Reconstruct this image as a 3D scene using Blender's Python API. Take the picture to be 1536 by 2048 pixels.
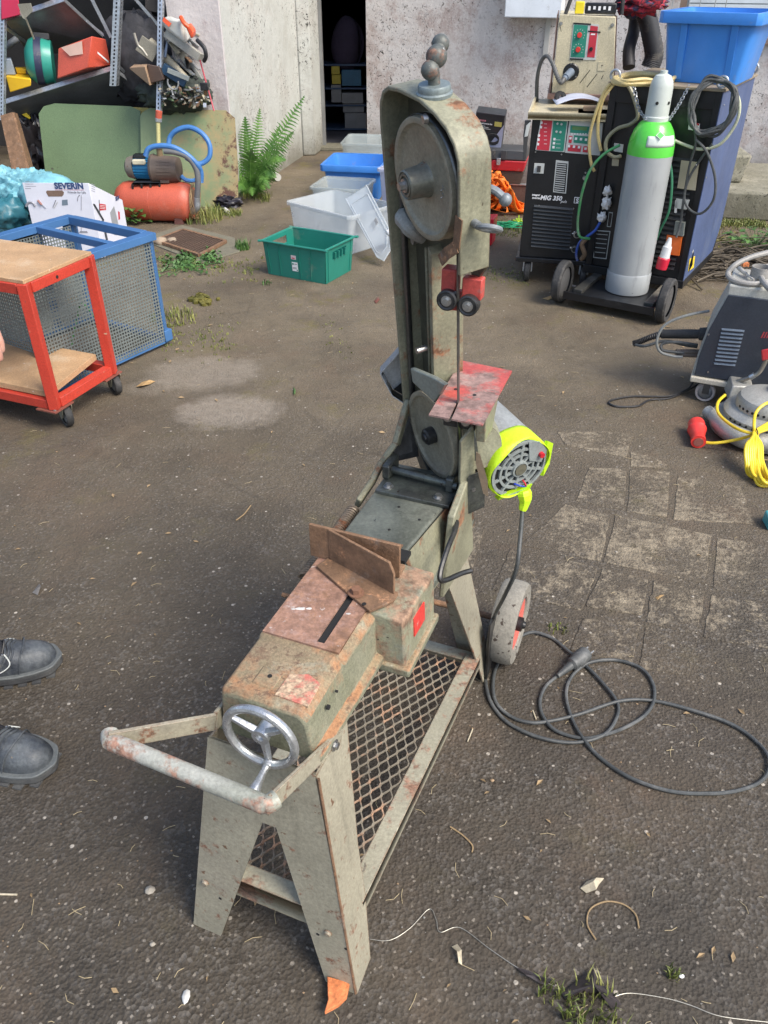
import bpy, bmesh, math, random
from mathutils import Vector, Matrix, noise
S=bpy.context.scene
for o in list(bpy.data.objects): bpy.data.objects.remove(o)
COL=S.collection
R=math.radians
# ---------------- camera, light, exposure ----------------
CAMH=1.45; TH=R(34.5); FPX=1600.0
cam=bpy.data.objects.new('camera',bpy.data.cameras.new('camera')); COL.objects.link(cam)
cam.location=(0,0,CAMH); cam.rotation_euler=(math.pi/2-TH,0,0)
cam.data.sensor_fit='VERTICAL'; cam.data.sensor_height=36; cam.data.lens=36*FPX/2048
cam.data.clip_start=.05; cam.data.clip_end=500
S.camera=cam
W=bpy.data.worlds.new('World'); S.world=W; W.use_nodes=True
SUN_AZ_X,SUN_AZ_Y,SUN_EL=.78,-.63,R(50)
sky=W.node_tree.nodes.new('ShaderNodeTexSky'); sky.sky_type='NISHITA'; sky.sun_disc=False
sky.sun_elevation=SUN_EL; sky.sun_rotation=math.atan2(SUN_AZ_X,SUN_AZ_Y)
sky.air_density=1.0; sky.dust_density=2.5; sky.ozone_density=1.0
bg=W.node_tree.nodes['Background']; bg.inputs['Strength'].default_value=.14
W.node_tree.links.new(sky.outputs[0],bg.inputs[0])
sl=bpy.data.lights.new('sun','SUN'); sl.energy=2.0; sl.angle=R(26); sl.color=(1,.94,.84)
so=bpy.data.objects.new('sun',sl); COL.objects.link(so)
sd=Vector((SUN_AZ_X*math.cos(SUN_EL),SUN_AZ_Y*math.cos(SUN_EL),math.sin(SUN_EL))).normalized()
so.rotation_euler=sd.to_track_quat('Z','Y').to_euler(); so.location=(-4,-5,8)
S.view_settings.view_transform='Standard'; S.view_settings.look='None'
S.view_settings.exposure=.95; S.view_settings.gamma=1; S.view_settings.use_curve_mapping=False
S.render.engine='CYCLES'
# ---------------- geometry helpers ----------------
V=Vector
FW=V((0,math.cos(TH),-math.sin(TH))); UP=V((0,math.sin(TH),math.cos(TH))); RT=V((1,0,0)); CC=V((0,0,CAMH))
def ray(x,y): return FW*FPX+RT*(x-768)+UP*(1024-y)
def gz(x,y,z=0.0):
    r=ray(x,y); return CC+r*((z-CAMH)/r.z)
def gy(x,y,Y):
    r=ray(x,y); return CC+r*(Y/r.y)
def gp(x,y,p,n):
    r=ray(x,y); return CC+r*((p-CC).dot(n)/r.dot(n))
def fr(o,x,y=None,z=None):
    """4x4 frame with origin o and axes x,y,z"""
    x=V(x).normalized()
    if z is None: z=x.cross(V(y)).normalized()
    else: z=V(z).normalized()
    y=z.cross(x).normalized(); x=y.cross(z).normalized()
    return Matrix(((x.x,y.x,z.x,o[0]),(x.y,y.y,z.y,o[1]),(x.z,y.z,z.z,o[2]),(0,0,0,1)))
I4=Matrix.Identity(4)
def rotz(o,deg): return Matrix.Translation(V(o))@Matrix.Rotation(R(deg),4,'Z')
def crv(pts,n=8,closed=False):
    pts=[V(p) for p in pts]; out=[]; m=len(pts)
    rng=range(m) if closed else range(m-1)
    for i in rng:
        if closed: a,b,c,d=pts[(i-1)%m],pts[i],pts[(i+1)%m],pts[(i+2)%m]
        else: a,b,c,d=pts[max(i-1,0)],pts[i],pts[i+1],pts[min(i+2,m-1)]
        for k in range(n):
            t=k/n; out.append(.5*((2*b)+(c-a)*t+(2*a-5*b+4*c-d)*t*t+(3*b-a-3*c+d)*t**3))
    if not closed: out.append(pts[-1])
    return out
class MB:
    def __init__(s): s.v=[]; s.f=[]
    def add(s,vs,fs,M=None):
        b=len(s.v)
        s.v+= [ (M@V(p)) if M else V(p) for p in vs]
        s.f+= [tuple(i+b for i in f) for f in fs]; return s
    def box(s,a,b,M=None):
        x0,y0,z0=a; x1,y1,z1=b
        return s.add([(x0,y0,z0),(x1,y0,z0),(x1,y1,z0),(x0,y1,z0),(x0,y0,z1),(x1,y0,z1),(x1,y1,z1),(x0,y1,z1)],
          [(0,3,2,1),(4,5,6,7),(0,1,5,4),(1,2,6,5),(2,3,7,6),(3,0,4,7)],M)
    def prism(s,pts,z0,z1,M=None):
        n=len(pts); ar=sum(pts[i][0]*pts[(i+1)%n][1]-pts[(i+1)%n][0]*pts[i][1] for i in range(n))
        if ar<0: pts=pts[::-1]
        return s.add([(p[0],p[1],z0) for p in pts]+[(p[0],p[1],z1) for p in pts],
          [tuple(range(n-1,-1,-1)),tuple(range(n,2*n))]+[(i,(i+1)%n,n+(i+1)%n,n+i) for i in range(n)],M)
    def slab(s,pts,th):
        """polygon in 3-D given thickness along -normal"""
        pts=[V(p) for p in pts]; nn=(pts[1]-pts[0]).cross(pts[2]-pts[0]).normalized()
        n=len(pts)
        return s.add([p-nn*th for p in pts]+pts,[tuple(range(n-1,-1,-1)),tuple(range(n,2*n))]+[(i,(i+1)%n,n+(i+1)%n,n+i) for i in range(n)])
    def hexa(s,b,t):
        """bottom quad, top quad"""
        return s.add(list(b)+list(t),[(0,3,2,1),(4,5,6,7),(0,1,5,4),(1,2,6,5),(2,3,7,6),(3,0,4,7)])
    def bar(s,p0,p1,w,h,up=(0,0,1)):
        p0=V(p0);p1=V(p1); x=(p1-p0); L=x.length; x.normalize(); u=V(up)
        y=u.cross(x)
        if y.length<1e-4: y=V((1,0,0)).cross(x)
        y.normalize(); z=x.cross(y)
        M=Matrix(((x.x,y.x,z.x,p0.x),(x.y,y.y,z.y,p0.y),(x.z,y.z,z.z,p0.z),(0,0,0,1)))
        return s.box((0,-w/2,-h/2),(L,w/2,h/2),M)
    def tube(s,pts,r,n=8,closed=False,caps=True,flat=1.0):
        pts=[V(p) for p in pts]; m=len(pts); b=len(s.v)
        rr=r if hasattr(r,'__len__') else [r]*m
        t=(pts[1]-pts[0]).normalized(); ref=V((0,0,1)) if abs(t.z)<.9 else V((1,0,0))
        nrm=(ref-t*ref.dot(t)).normalized()
        for i,p in enumerate(pts):
            if closed: t=(pts[(i+1)%m]-pts[(i-1)%m])
            else: t=(pts[min(i+1,m-1)]-pts[max(i-1,0)])
            if t.length<1e-9: t=V((0,0,1))
            t.normalize(); nrm=nrm-t*nrm.dot(t)
            if nrm.length<1e-6: nrm=t.orthogonal()
            nrm.normalize(); bn=t.cross(nrm)
            for k in range(n):
                a=2*math.pi*k/n; s.v.append(p+nrm*(math.cos(a)*rr[i]*flat)+bn*(math.sin(a)*rr[i]))
        for i in range(m if closed else m-1):
            j=(i+1)%m
            for k in range(n):
                l=(k+1)%n; s.f.append((b+i*n+k,b+i*n+l,b+j*n+l,b+j*n+k))
        if caps and not closed:
            s.f.append(tuple(b+k for k in range(n-1,-1,-1))); s.f.append(tuple(b+(m-1)*n+k for k in range(n)))
        return s
    def cyl(s,p0,p1,r0,r1=None,n=24):
        return s.tube([p0,p1],[r0,r0 if r1 is None else r1],n)
    def lathe(s,prof,M=None,n=28,cap=True):
        b=len(s.v); k=len(prof); vs=[];fs=[]
        for i in range(n):
            a=2*math.pi*i/n
            for (r,z) in prof: vs.append((r*math.cos(a),r*math.sin(a),z))
        for i in range(n):
            j=(i+1)%n
            for q in range(k-1): fs.append((i*k+q,j*k+q,j*k+q+1,i*k+q+1))
        if cap:
            if prof[0][0]>1e-5: fs.append(tuple(i*k for i in range(n-1,-1,-1)))
            if prof[-1][0]>1e-5: fs.append(tuple(i*k+k-1 for i in range(n)))
        return s.add(vs,fs,M)
    def grid(s,fn,nu,nv,M=None,cu=False):
        vs=[fn(i/(nu if cu else nu),j/nv) for i in range(nu+1) for j in range(nv+1)]
        return s.add(vs,[(i*(nv+1)+j,(i+1)*(nv+1)+j,(i+1)*(nv+1)+j+1,i*(nv+1)+j+1) for i in range(nu) for j in range(nv)],M)
    def blob(s,c,r,sc=(1,1,1),n=8,jit=0.0,seed=0,M=None):
        rg=random.Random(seed); vs=[];fs=[]; m=max(3,n//2)
        for i in range(m+1):
            a=math.pi*i/m
            for k in range(n):
                q=2*math.pi*k/n; j=1+jit*(rg.random()-.5)*2
                vs.append((c[0]+r*sc[0]*j*math.sin(a)*math.cos(q),c[1]+r*sc[1]*j*math.sin(a)*math.sin(q),c[2]+r*sc[2]*j*math.cos(a)))
        for i in range(m):
            for k in range(n):
                l=(k+1)%n; fs.append((i*n+k,(i+1)*n+k,(i+1)*n+l,i*n+l))
        return s.add(vs,fs,M)
    def bolt(s,p,nrm,r=.008,h=.006):
        nrm=V(nrm).normalized(); p=V(p)
        s.tube([p,p+nrm*.0015],r*1.55,14); return s.tube([p+nrm*.0015,p+nrm*h],r,6)
    def build(s,name,mat,parent=None,bevel=0,label=None,cat=None,group=None,kind=None,loc=None,smooth=35,sub=0,disp=None,solid=0):
        root=parent
        while root is not None and root.parent is not None: root=root.parent
        o0=V(root.location) if root is not None else (V(loc) if loc is not None else V((0,0,0)))
        me=bpy.data.meshes.new(name)
        me.from_pydata([tuple(p-o0) for p in s.v],[],s.f); 
        bm=bmesh.new(); bm.from_mesh(me); bmesh.ops.remove_doubles(bm,verts=bm.verts,dist=1e-6)
        bmesh.ops.recalc_face_normals(bm,faces=bm.faces)
        if smooth:
            ca=R(smooth)
            for f in bm.faces: f.smooth=True
            for e in bm.edges:
                if len(e.link_faces)==2 and e.link_faces[0].normal.length>0 and e.link_faces[1].normal.length>0:
                    if e.link_faces[0].normal.angle(e.link_faces[1].normal,0)>ca: e.smooth=False
        bm.to_mesh(me); bm.free()
        if mat: me.materials.append(mat)
        o=bpy.data.objects.new(name,me); COL.objects.link(o)
        if parent is not None: o.parent=parent
        else: o.location=o0
        if solid:
            m=o.modifiers.new('so','SOLIDIFY'); m.thickness=solid
        if bevel:
            m=o.modifiers.new('b','BEVEL'); m.width=bevel; m.segments=2; m.limit_method='ANGLE'; m.angle_limit=R(40)
        if sub:
            m=o.modifiers.new('s','SUBSURF'); m.levels=sub; m.render_levels=sub
        if label: o['label']=label
        if cat: o['category']=cat
        if group: o['group']=group
        if kind: o['kind']=kind
        return o
def thing(name,label,cat,loc,group=None):
    o=bpy.data.objects.new(name,None); COL.objects.link(o); o.location=loc; o.empty_display_size=.05
    o['label']=label; o['category']=cat
    if group: o['group']=group
    return o
def struct(name,loc=(0,0,0)):
    o=bpy.data.objects.new(name,None); COL.objects.link(o); o.location=loc; o['kind']='structure'; return o
def text(s,M,size,mat,parent,name='lettering',bold=0.0,ax='LEFT',sx=1,shear=0,th=.0006):
    c=bpy.data.curves.new('t','FONT'); c.body=s; c.size=size; c.extrude=th; c.offset=bold; c.align_x=ax; c.shear=shear; c.resolution_u=3
    t=bpy.data.objects.new('t',c); COL.objects.link(t)
    bpy.context.view_layer.update()
    me=bpy.data.meshes.new_from_object(t.evaluated_get(bpy.context.evaluated_depsgraph_get()))
    bpy.data.objects.remove(t)
    root=parent
    while root.parent is not None: root=root.parent
    me.transform(Matrix.Translation(-V(root.location))@M@Matrix.Diagonal((sx,1,1,1)))
    me.materials.clear(); me.materials.append(mat); me.name=name
    o=bpy.data.objects.new(name,me); COL.objects.link(o); o.parent=parent
    return o
# ---------------- materials ----------------
def mat(name,col,rough=.5,metal=0,var=.18,vs=6,rust=0,rs=8,rcol=(.16,.065,.03),spot=0,ss=60,scol=(.05,.04,.035),
        bump=.15,bs=60,dust=0,dcol=(.28,.25,.2),trans=0,alpha=1,coat=0,streak=0,grain=.55,edge=0,ecol=(.17,.09,.05)):
    if name in bpy.data.materials: return bpy.data.materials[name]
    m=bpy.data.materials.new(name); m.use_nodes=True; nt=m.node_tree; N=nt.nodes; L=nt.links
    bs_=N['Principled BSDF']; bs_.inputs['Roughness'].default_value=rough; bs_.inputs['Metallic'].default_value=metal
    tc=N.new('ShaderNodeTexCoord'); out=tc.outputs['Object']
    def nz(scale,det=5,rg=.6,vec=out):
        n=N.new('ShaderNodeTexNoise'); n.inputs['Scale'].default_value=scale; n.inputs['Detail'].default_value=det; n.inputs['Roughness'].default_value=rg
        L.new(vec,n.inputs['Vector']); return n.outputs['Fac']
    def ramp(f,a,b,inv=False):
        r=N.new('ShaderNodeMapRange'); r.inputs['From Min'].default_value=a; r.inputs['From Max'].default_value=b
        if inv: r.inputs['To Min'].default_value=1; r.inputs['To Max'].default_value=0
        L.new(f,r.inputs['Value']); return r.outputs[0]
    def mix(f,a,b):
        x=N.new('ShaderNodeMix'); x.data_type='RGBA'
        if hasattr(f,'links') or hasattr(f,'is_output'): L.new(f,x.inputs[0])
        else: x.inputs[0].default_value=f
        for s_,q in ((x.inputs[6],a),(x.inputs[7],b)):
            if isinstance(q,tuple): s_.default_value=(*q,1) if len(q)==3 else q
            else: L.new(q,s_)
        return x.outputs[2]
    lo=tuple(c*(1-var) for c in col); hi=tuple(min(1,c*(1+var)) for c in col)
    c=mix(ramp(nz(vs),.3,.7),lo,hi)
    rg=None
    if dust: c=mix(ramp(nz(vs*.7,6,.7),.62-dust*.3,.8),c,dcol)
    if rust:
        msk=ramp(nz(rs,8,.72),.72-rust*.45,.78-rust*.4)
        r2=mix(ramp(nz(rs*6,4),.35,.65),tuple(q*.55 for q in rcol),tuple(q*1.5 for q in rcol))
        c=mix(msk,c,r2); rg=msk
    if spot:
        vo=N.new('ShaderNodeTexNoise'); vo.inputs['Scale'].default_value=ss; vo.inputs['Detail'].default_value=3
        L.new(out,vo.inputs['Vector']); c=mix(ramp(vo.outputs['Fac'],.74-spot*.25,.77-spot*.25),c,scol)
    if streak:
        mp=N.new('ShaderNodeMapping'); mp.inputs['Scale'].default_value=(1,1,.12); L.new(out,mp.inputs['Vector'])
        c=mix(ramp(nz(30,5,.6,mp.outputs[0]),.6-streak*.3,.9),c,tuple(q*.35 for q in col))
    if edge:
        bv=N.new('ShaderNodeBevel'); bv.samples=4; bv.inputs['Radius'].default_value=edge; gn=N.new('ShaderNodeNewGeometry'); vm=N.new('ShaderNodeVectorMath'); vm.operation='DOT_PRODUCT'
        L.new(bv.outputs[0],vm.inputs[0]); L.new(gn.outputs['Normal'],vm.inputs[1]); em=ramp(vm.outputs['Value'],.97,.86,False)
        ml=N.new('ShaderNodeMath'); ml.operation='MULTIPLY'; L.new(em,ml.inputs[0]); L.new(ramp(nz(38,6,.75),.40,.52),ml.inputs[1]); c=mix(ml.outputs[0],c,ecol)
    gx=N.new('ShaderNodeMix'); gx.data_type='RGBA'; gx.blend_type='MULTIPLY'; gx.inputs[0].default_value=grain; L.new(c,gx.inputs[6]); gr_=N.new('ShaderNodeMapRange'); gr_.inputs['From Min'].default_value=.3; gr_.inputs['From Max'].default_value=.7; gr_.inputs['To Min'].default_value=.45; gr_.inputs['To Max'].default_value=1.35; L.new(nz(170,6,.75),gr_.inputs['Value']); L.new(gr_.outputs[0],gx.inputs[7]); c=gx.outputs[2]
    L.new(c,bs_.inputs['Base Color'])
    if rg is not None:
        rr=N.new('ShaderNodeMapRange'); L.new(rg,rr.inputs['Value']); rr.inputs['To Min'].default_value=rough; rr.inputs['To Max'].default_value=.85
        L.new(rr.outputs[0],bs_.inputs['Roughness'])
        if metal:
            r3=N.new('ShaderNodeMapRange'); L.new(rg,r3.inputs['Value']); r3.inputs['To Min'].default_value=metal; r3.inputs['To Max'].default_value=0
            L.new(r3.outputs[0],bs_.inputs['Metallic'])
    else:
        rr=N.new('ShaderNodeMapRange'); L.new(nz(vs*3),rr.inputs['Value']); rr.inputs['To Min'].default_value=max(.05,rough-.12); rr.inputs['To Max'].default_value=min(1,rough+.12)
        L.new(rr.outputs[0],bs_.inputs['Roughness'])
    if bump:
        b=N.new('ShaderNodeBump'); b.inputs['Strength'].default_value=bump; b.inputs['Distance'].default_value=.003
        b2=N.new('ShaderNodeBump'); b2.inputs['Strength'].default_value=.35; b2.inputs['Distance'].default_value=.006; L.new(nz(9,3,.5),b2.inputs['Height']); L.new(b2.outputs[0],b.inputs['Normal'])
        L.new(nz(bs,6,.65),b.inputs['Height']); L.new(b.outputs[0],bs_.inputs['Normal'])
    if trans:
        bs_.inputs['Transmission Weight'].default_value=trans; bs_.inputs['IOR'].default_value=1.1
    if alpha<1: bs_.inputs['Alpha'].default_value=alpha
    if coat: bs_.inputs['Coat Weight'].default_value=coat
    return m
def plastic(name,col,rough=.4,**k):
    k.setdefault('var',.07); k.setdefault('bump',.05); k.setdefault('dust',.05); k.setdefault('grain',.08); return mat(name,col,rough,**k)
RUST=(.24,.115,.06)
M=dict(
 paint=mat('green_grey_paint',(.245,.24,.165),.5,edge=.004,var=.26,vs=9,spot=.1,ss=40,scol=(.1,.08,.05),streak=.12,rust=.36,rs=11,rcol=RUST,bump=.25,bs=150),
 leg=mat('stand_paint',(.325,.30,.225),.5,edge=.005,var=.14,vs=7,rust=.33,rs=24,rcol=(.2,.10,.06),spot=.2,ss=55,scol=(.17,.10,.06),bump=.25,bs=90,streak=.10,dust=.15),
 bed=mat('bed_casting_paint',(.25,.235,.155),.55,var=.38,vs=24,rust=.50,rs=8,rcol=(.27,.165,.10),spot=.15,ss=70,scol=(.12,.08,.05),dust=.5,dcol=(.40,.36,.24),bump=.5,bs=220),
 bedplate=mat('rusty_bed_plate',(.29,.165,.115),.65,var=.35,vs=60,spot=.25,ss=90,scol=(.42,.34,.3),rust=.5,rs=7,rcol=(.26,.14,.08),bump=.35,bs=300,dust=.3,dcol=(.42,.3,.27)),
 rust=mat('rust_steel',(.20,.115,.065),.8,var=.35,vs=30,rust=.3,rs=25,rcol=(.36,.19,.1),bump=.6,bs=250,dust=.2,dcol=(.24,.2,.17)),
 greasy=mat('greasy_metal',(.085,.09,.085),.32,metal=.5,var=.5,vs=18,spot=.22,ss=60,bump=.3,bs=120,dust=.55,dcol=(.23,.26,.21)),
 dark=mat('dark_steel',(.05,.05,.05),.4,metal=.6,var=.4,vs=20,bump=.2,dust=.2,dcol=(.13,.12,.1)),
 steel=mat('steel',(.42,.42,.41),.35,metal=.9,var=.25,vs=25,bump=.15),
 wheelm=mat('wheel_metal',(.31,.28,.205),.5,metal=.15,var=.16,vs=40,bump=.25,bs=160,rust=.12,rs=15,rcol=(.12,.09,.06)),
 alu=mat('cast_aluminium',(.55,.57,.58),.3,metal=.75,var=.2,vs=30,bump=.2,bs=180),
 redpaint=mat('worn_red_paint',(.5,.075,.06),.45,var=.2,vs=14,rust=.42,rs=9,rcol=(.22,.16,.14),bump=.2,bs=120),
 redsign=mat('faded_red_plate',(.50,.15,.11),.6,var=.25,vs=60,rust=.6,rs=26,rcol=(.42,.30,.2),bump=.3),
 redbright=mat('red_plate',(.6,.05,.04),.45,rust=.2,rs=30,rcol=(.4,.3,.25)),
 motor=mat('motor_grey',(.31,.33,.33),.45,var=.12,vs=12,spot=.1,ss=40,bump=.15),
 hivis=mat('fluorescent_tape',(.50,.76,.02),.5,var=.15,vs=14,bump=.9,bs=28,grain=.12,dust=.15,dcol=(.35,.5,.1),spot=.05,ss=50),
 rubber=mat('rubber',(.035,.035,.035),.75,var=.3,vs=30,dust=.3,dcol=(.12,.11,.1),bump=.3),
 tyre=mat('worn_grey_tyre',(.24,.225,.19),.85,var=.25,vs=14,spot=.45,ss=45,scol=(.06,.045,.035),bump=.6,bs=80),
 black=mat('black_paint',(.012,.013,.015),.35,var=.3,vs=10,dust=.12,dcol=(.06,.06,.06),bump=.06),
 darkvoid=mat('dark_cavity',(.012,.012,.012),.8),
 cable=mat('cable_rubber',(.06,.065,.065),.55,var=.3,vs=12,dust=.4,dcol=(.2,.2,.19),bump=.2),
 blackcable=mat('black_cable',(.02,.02,.022),.5,dust=.2,dcol=(.1,.1,.1)),
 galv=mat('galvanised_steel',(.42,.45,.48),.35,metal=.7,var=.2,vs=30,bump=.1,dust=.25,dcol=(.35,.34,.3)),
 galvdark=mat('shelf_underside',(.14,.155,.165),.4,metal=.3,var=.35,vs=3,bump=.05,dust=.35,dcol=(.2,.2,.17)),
 wall=None)
def plain(n,c,r=.5,**k): return mat(n,c,r,var=.1,bump=.05,grain=.1,**k)
def bedmat():
    m=bpy.data.materials.new('weathered_bed_casting'); m.use_nodes=True; nt=m.node_tree; N=nt.nodes; L=nt.links; B=N['Principled BSDF']; tc=N.new('ShaderNodeTexCoord').outputs['Object']
    def nz(s,d=6,r=.7):
        n=N.new('ShaderNodeTexNoise'); n.inputs['Scale'].default_value=s; n.inputs['Detail'].default_value=d; n.inputs['Roughness'].default_value=r; L.new(tc,n.inputs['Vector']); return n.outputs['Fac']
    def mr(f,a,b,c=0,d=1):
        r=N.new('ShaderNodeMapRange'); 
        for k,q in zip(('From Min','From Max','To Min','To Max'),(a,b,c,d)): r.inputs[k].default_value=q
        L.new(f,r.inputs['Value']); return r.outputs[0]
    def mx(f,a,b):
        x=N.new('ShaderNodeMix'); x.data_type='RGBA'; L.new(f,x.inputs[0])
        for k,q in ((6,a),(7,b)):
            if isinstance(q,tuple): x.inputs[k].default_value=(*q,1)
            else: L.new(q,x.inputs[k])
        return x.outputs[2]
    def mu(a,b,op='MULTIPLY'):
        n=N.new('ShaderNodeMath'); n.operation=op; L.new(a,n.inputs[0]); L.new(b,n.inputs[1]) if not isinstance(b,float) else setattr(n.inputs[1],'default_value',b); return n.outputs[0]
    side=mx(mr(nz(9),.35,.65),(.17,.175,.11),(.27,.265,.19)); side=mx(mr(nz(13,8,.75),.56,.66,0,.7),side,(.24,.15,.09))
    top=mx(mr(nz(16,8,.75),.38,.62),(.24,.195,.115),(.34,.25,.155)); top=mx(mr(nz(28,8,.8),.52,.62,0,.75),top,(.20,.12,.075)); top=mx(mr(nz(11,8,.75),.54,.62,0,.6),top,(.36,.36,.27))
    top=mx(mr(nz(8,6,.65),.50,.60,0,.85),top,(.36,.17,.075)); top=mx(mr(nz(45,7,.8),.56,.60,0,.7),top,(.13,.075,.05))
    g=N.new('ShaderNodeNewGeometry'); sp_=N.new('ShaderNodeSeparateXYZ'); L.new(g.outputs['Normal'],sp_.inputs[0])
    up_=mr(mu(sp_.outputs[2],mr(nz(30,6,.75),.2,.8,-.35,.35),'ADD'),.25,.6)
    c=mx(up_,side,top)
    c2=N.new('ShaderNodeMix'); c2.data_type='RGBA'; c2.blend_type='MULTIPLY'; c2.inputs[0].default_value=.75; L.new(c,c2.inputs[6]); L.new(mr(nz(210,6,.8),.3,.7,.4,1.4),c2.inputs[7])
    L.new(c2.outputs[2],B.inputs['Base Color']); B.inputs['Roughness'].default_value=.7
    b=N.new('ShaderNodeBump'); b.inputs['Strength'].default_value=.6; b.inputs['Distance'].default_value=.003; L.new(nz(150,8,.75),b.inputs['Height']); L.new(b.outputs[0],B.inputs['Normal']); return m

M['bed']=bedmat()
# ================= SETTING =================
class NT:
    def __init__(s,name):
        s.m=bpy.data.materials.new(name); s.m.use_nodes=True; s.nt=s.m.node_tree; s.N=s.nt.nodes; s.L=s.nt.links
        s.b=s.N['Principled BSDF']; s.tc=s.N.new('ShaderNodeTexCoord').outputs['Object']
    def noise(s,sc,det=5,rg=.6,vec=None,dist=0):
        n=s.N.new('ShaderNodeTexNoise'); n.inputs['Scale'].default_value=sc; n.inputs['Detail'].default_value=det; n.inputs['Roughness'].default_value=rg; n.inputs['Distortion'].default_value=dist
        s.L.new(vec or s.tc,n.inputs['Vector']); return n.outputs['Fac']
    def vor(s,sc,feat='F1',out='Color',rnd=1,vec=None):
        n=s.N.new('ShaderNodeTexVoronoi'); n.inputs['Scale'].default_value=sc; n.feature=feat; n.inputs['Randomness'].default_value=rnd
        s.L.new(vec or s.tc,n.inputs['Vector']); return n.outputs[out]
    def mr(s,f,a,b,c=0,d=1):
        r=s.N.new('ShaderNodeMapRange'); 
        for k,q in zip(('From Min','From Max','To Min','To Max'),(a,b,c,d)): r.inputs[k].default_value=q
        s.L.new(f,r.inputs['Value']); return r.outputs[0]
    def sep(s,f=None):
        n=s.N.new('ShaderNodeSeparateXYZ'); s.L.new(f or s.tc,n.inputs[0]); return n.outputs
    def math(s,op,a,b=None):
        n=s.N.new('ShaderNodeMath'); n.operation=op
        for i,q in enumerate((a,b)):
            if q is None: continue
            if isinstance(q,(int,float)): n.inputs[i].default_value=q
            else: s.L.new(q,n.inputs[i])
        return n.outputs[0]
    def mix(s,f,a,b,bt='MIX'):
        x=s.N.new('ShaderNodeMix'); x.data_type='RGBA'; x.blend_type=bt
        if isinstance(f,(int,float)): x.inputs[0].default_value=f
        else: s.L.new(f,x.inputs[0])
        for k,q in ((6,a),(7,b)):
            if isinstance(q,tuple): x.inputs[k].default_value=(*q,1)
            else: s.L.new(q,x.inputs[k])
        return x.outputs[2]
    def bump(s,h,st=.4,d=.004,prev=None):
        n=s.N.new('ShaderNodeBump'); n.inputs['Strength'].default_value=st; n.inputs['Distance'].default_value=d
        s.L.new(h,n.inputs['Height'])
        if prev: s.L.new(prev,n.inputs['Normal'])
        return n.outputs[0]
def asphalt(name,slab=False):
    t=NT(name); X=t.sep()
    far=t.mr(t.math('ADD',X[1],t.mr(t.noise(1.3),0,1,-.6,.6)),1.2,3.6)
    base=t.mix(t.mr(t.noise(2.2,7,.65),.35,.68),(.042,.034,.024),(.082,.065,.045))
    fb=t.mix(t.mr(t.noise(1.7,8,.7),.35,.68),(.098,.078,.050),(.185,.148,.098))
    c=t.mix(far,base,fb)  # coarse dark near, dusty far; some grazing-light brightness is put into the colour too
    # aggregate: small stones of differing grey set in the binder
    rnd=t.sep(t.vor(150))[0]; ag=t.mr(rnd,.6,1.0); patch=t.mr(t.noise(5,4),.35,.6)
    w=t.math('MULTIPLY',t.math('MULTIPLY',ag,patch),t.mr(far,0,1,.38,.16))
    c=t.mix(w,c,(.21,.195,.175))
    rnd2=t.sep(t.vor(62))[1]; c=t.mix(t.math('MULTIPLY',t.mr(rnd2,.972,.985),t.mr(t.vor(62,out='Distance'),.22,.30,1,0)),c,(.4,.36,.3))
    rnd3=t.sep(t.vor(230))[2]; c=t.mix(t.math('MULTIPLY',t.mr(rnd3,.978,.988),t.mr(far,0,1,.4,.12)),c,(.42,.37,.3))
    # damp dark and rusty-brown areas
    c=t.mix(t.mr(t.noise(.9,5,.6),.5,.68,0,.55),c,(.048,.036,.028))
    c=t.mix(t.mr(t.noise(2.9,6,.7),.6,.72,0,.4),c,(.12,.075,.045))
    c=t.mix(t.mr(t.noise(1.15,7,.7),.52,.66,0,.5),c,(.135,.092,.058))
    c=t.mix(t.mr(t.noise(.7,6,.65),.42,.3,0,.45),c,(.19,.165,.13))
    c=t.mix(t.mr(t.noise(17,7,.75),.55,.7,0,.4),c,(.03,.022,.016))
    # moss in hollows
    mo=t.math('MULTIPLY',t.mr(t.noise(3.3,8,.78),.56,.66),t.mr(X[1],1.5,4.5,.12,.9))
    c=t.mix(mo,c,(.13,.11,.035))
    # fine cracks
    cr=t.vor(1.6,'DISTANCE_TO_EDGE','Distance',vec=None)
    crk=t.math('MULTIPLY',t.mr(cr,.0,.012,1,0),t.mr(t.noise(2.5),.5,.6))
    c=t.mix(t.math('MULTIPLY',crk,.22),c,(.02,.016,.012))
    # two dried spill stains
    if not slab:
        for (px,py,rx,ry,st) in ((405,745,.25,.17,.5),(458,822,.21,.15,.6),(300,775,.1,.08,.25)):
            g=gz(px,py); dx=t.math('DIVIDE',t.math('SUBTRACT',X[0],g.x),rx); dy=t.math('DIVIDE',t.math('SUBTRACT',X[1],g.y),ry)
            d=t.math('ADD',t.math('MULTIPLY',dx,dx),t.math('MULTIPLY',dy,dy)); d=t.math('ADD',d,t.mr(t.noise(11,8,.8),.2,.8,-.75,.75))
            c=t.mix(t.math('MULTIPLY',t.mr(d,.45,1.25,st*1.25,0),t.mr(t.noise(34,7,.8),.3,.62,.35,1)),c,(.29,.25,.20))
    if slab:
        # slabs showing pale where the tar layer has worn through
        mk=t.mr(t.math('ADD',t.math('ADD',t.noise(3.8,7,.7),t.mr(X[1],1.2,2.3,-.10,.02)),t.math('MULTIPLY',t.noise(48,6,.78),.9)),.90,1.04)
        pale=t.mix(t.mr(t.noise(30,6,.7),.35,.7),(.16,.13,.09),(.36,.30,.21))
        c=t.mix(t.math('MULTIPLY',mk,.85),c,pale)
    t.L.new(c,t.b.inputs['Base Color'])
    t.L.new(t.mr(t.noise(2.2,7,.65),.35,.7,.62,.9),t.b.inputs['Roughness'])
    b=t.bump(t.vor(150,out='Distance'),.7,.004); b=t.bump(t.noise(28,8,.75),.65,.010,b); b=t.bump(t.noise(3,4),.5,.03,b)
    t.L.new(b,t.b.inputs['Normal']); return t.m
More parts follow.
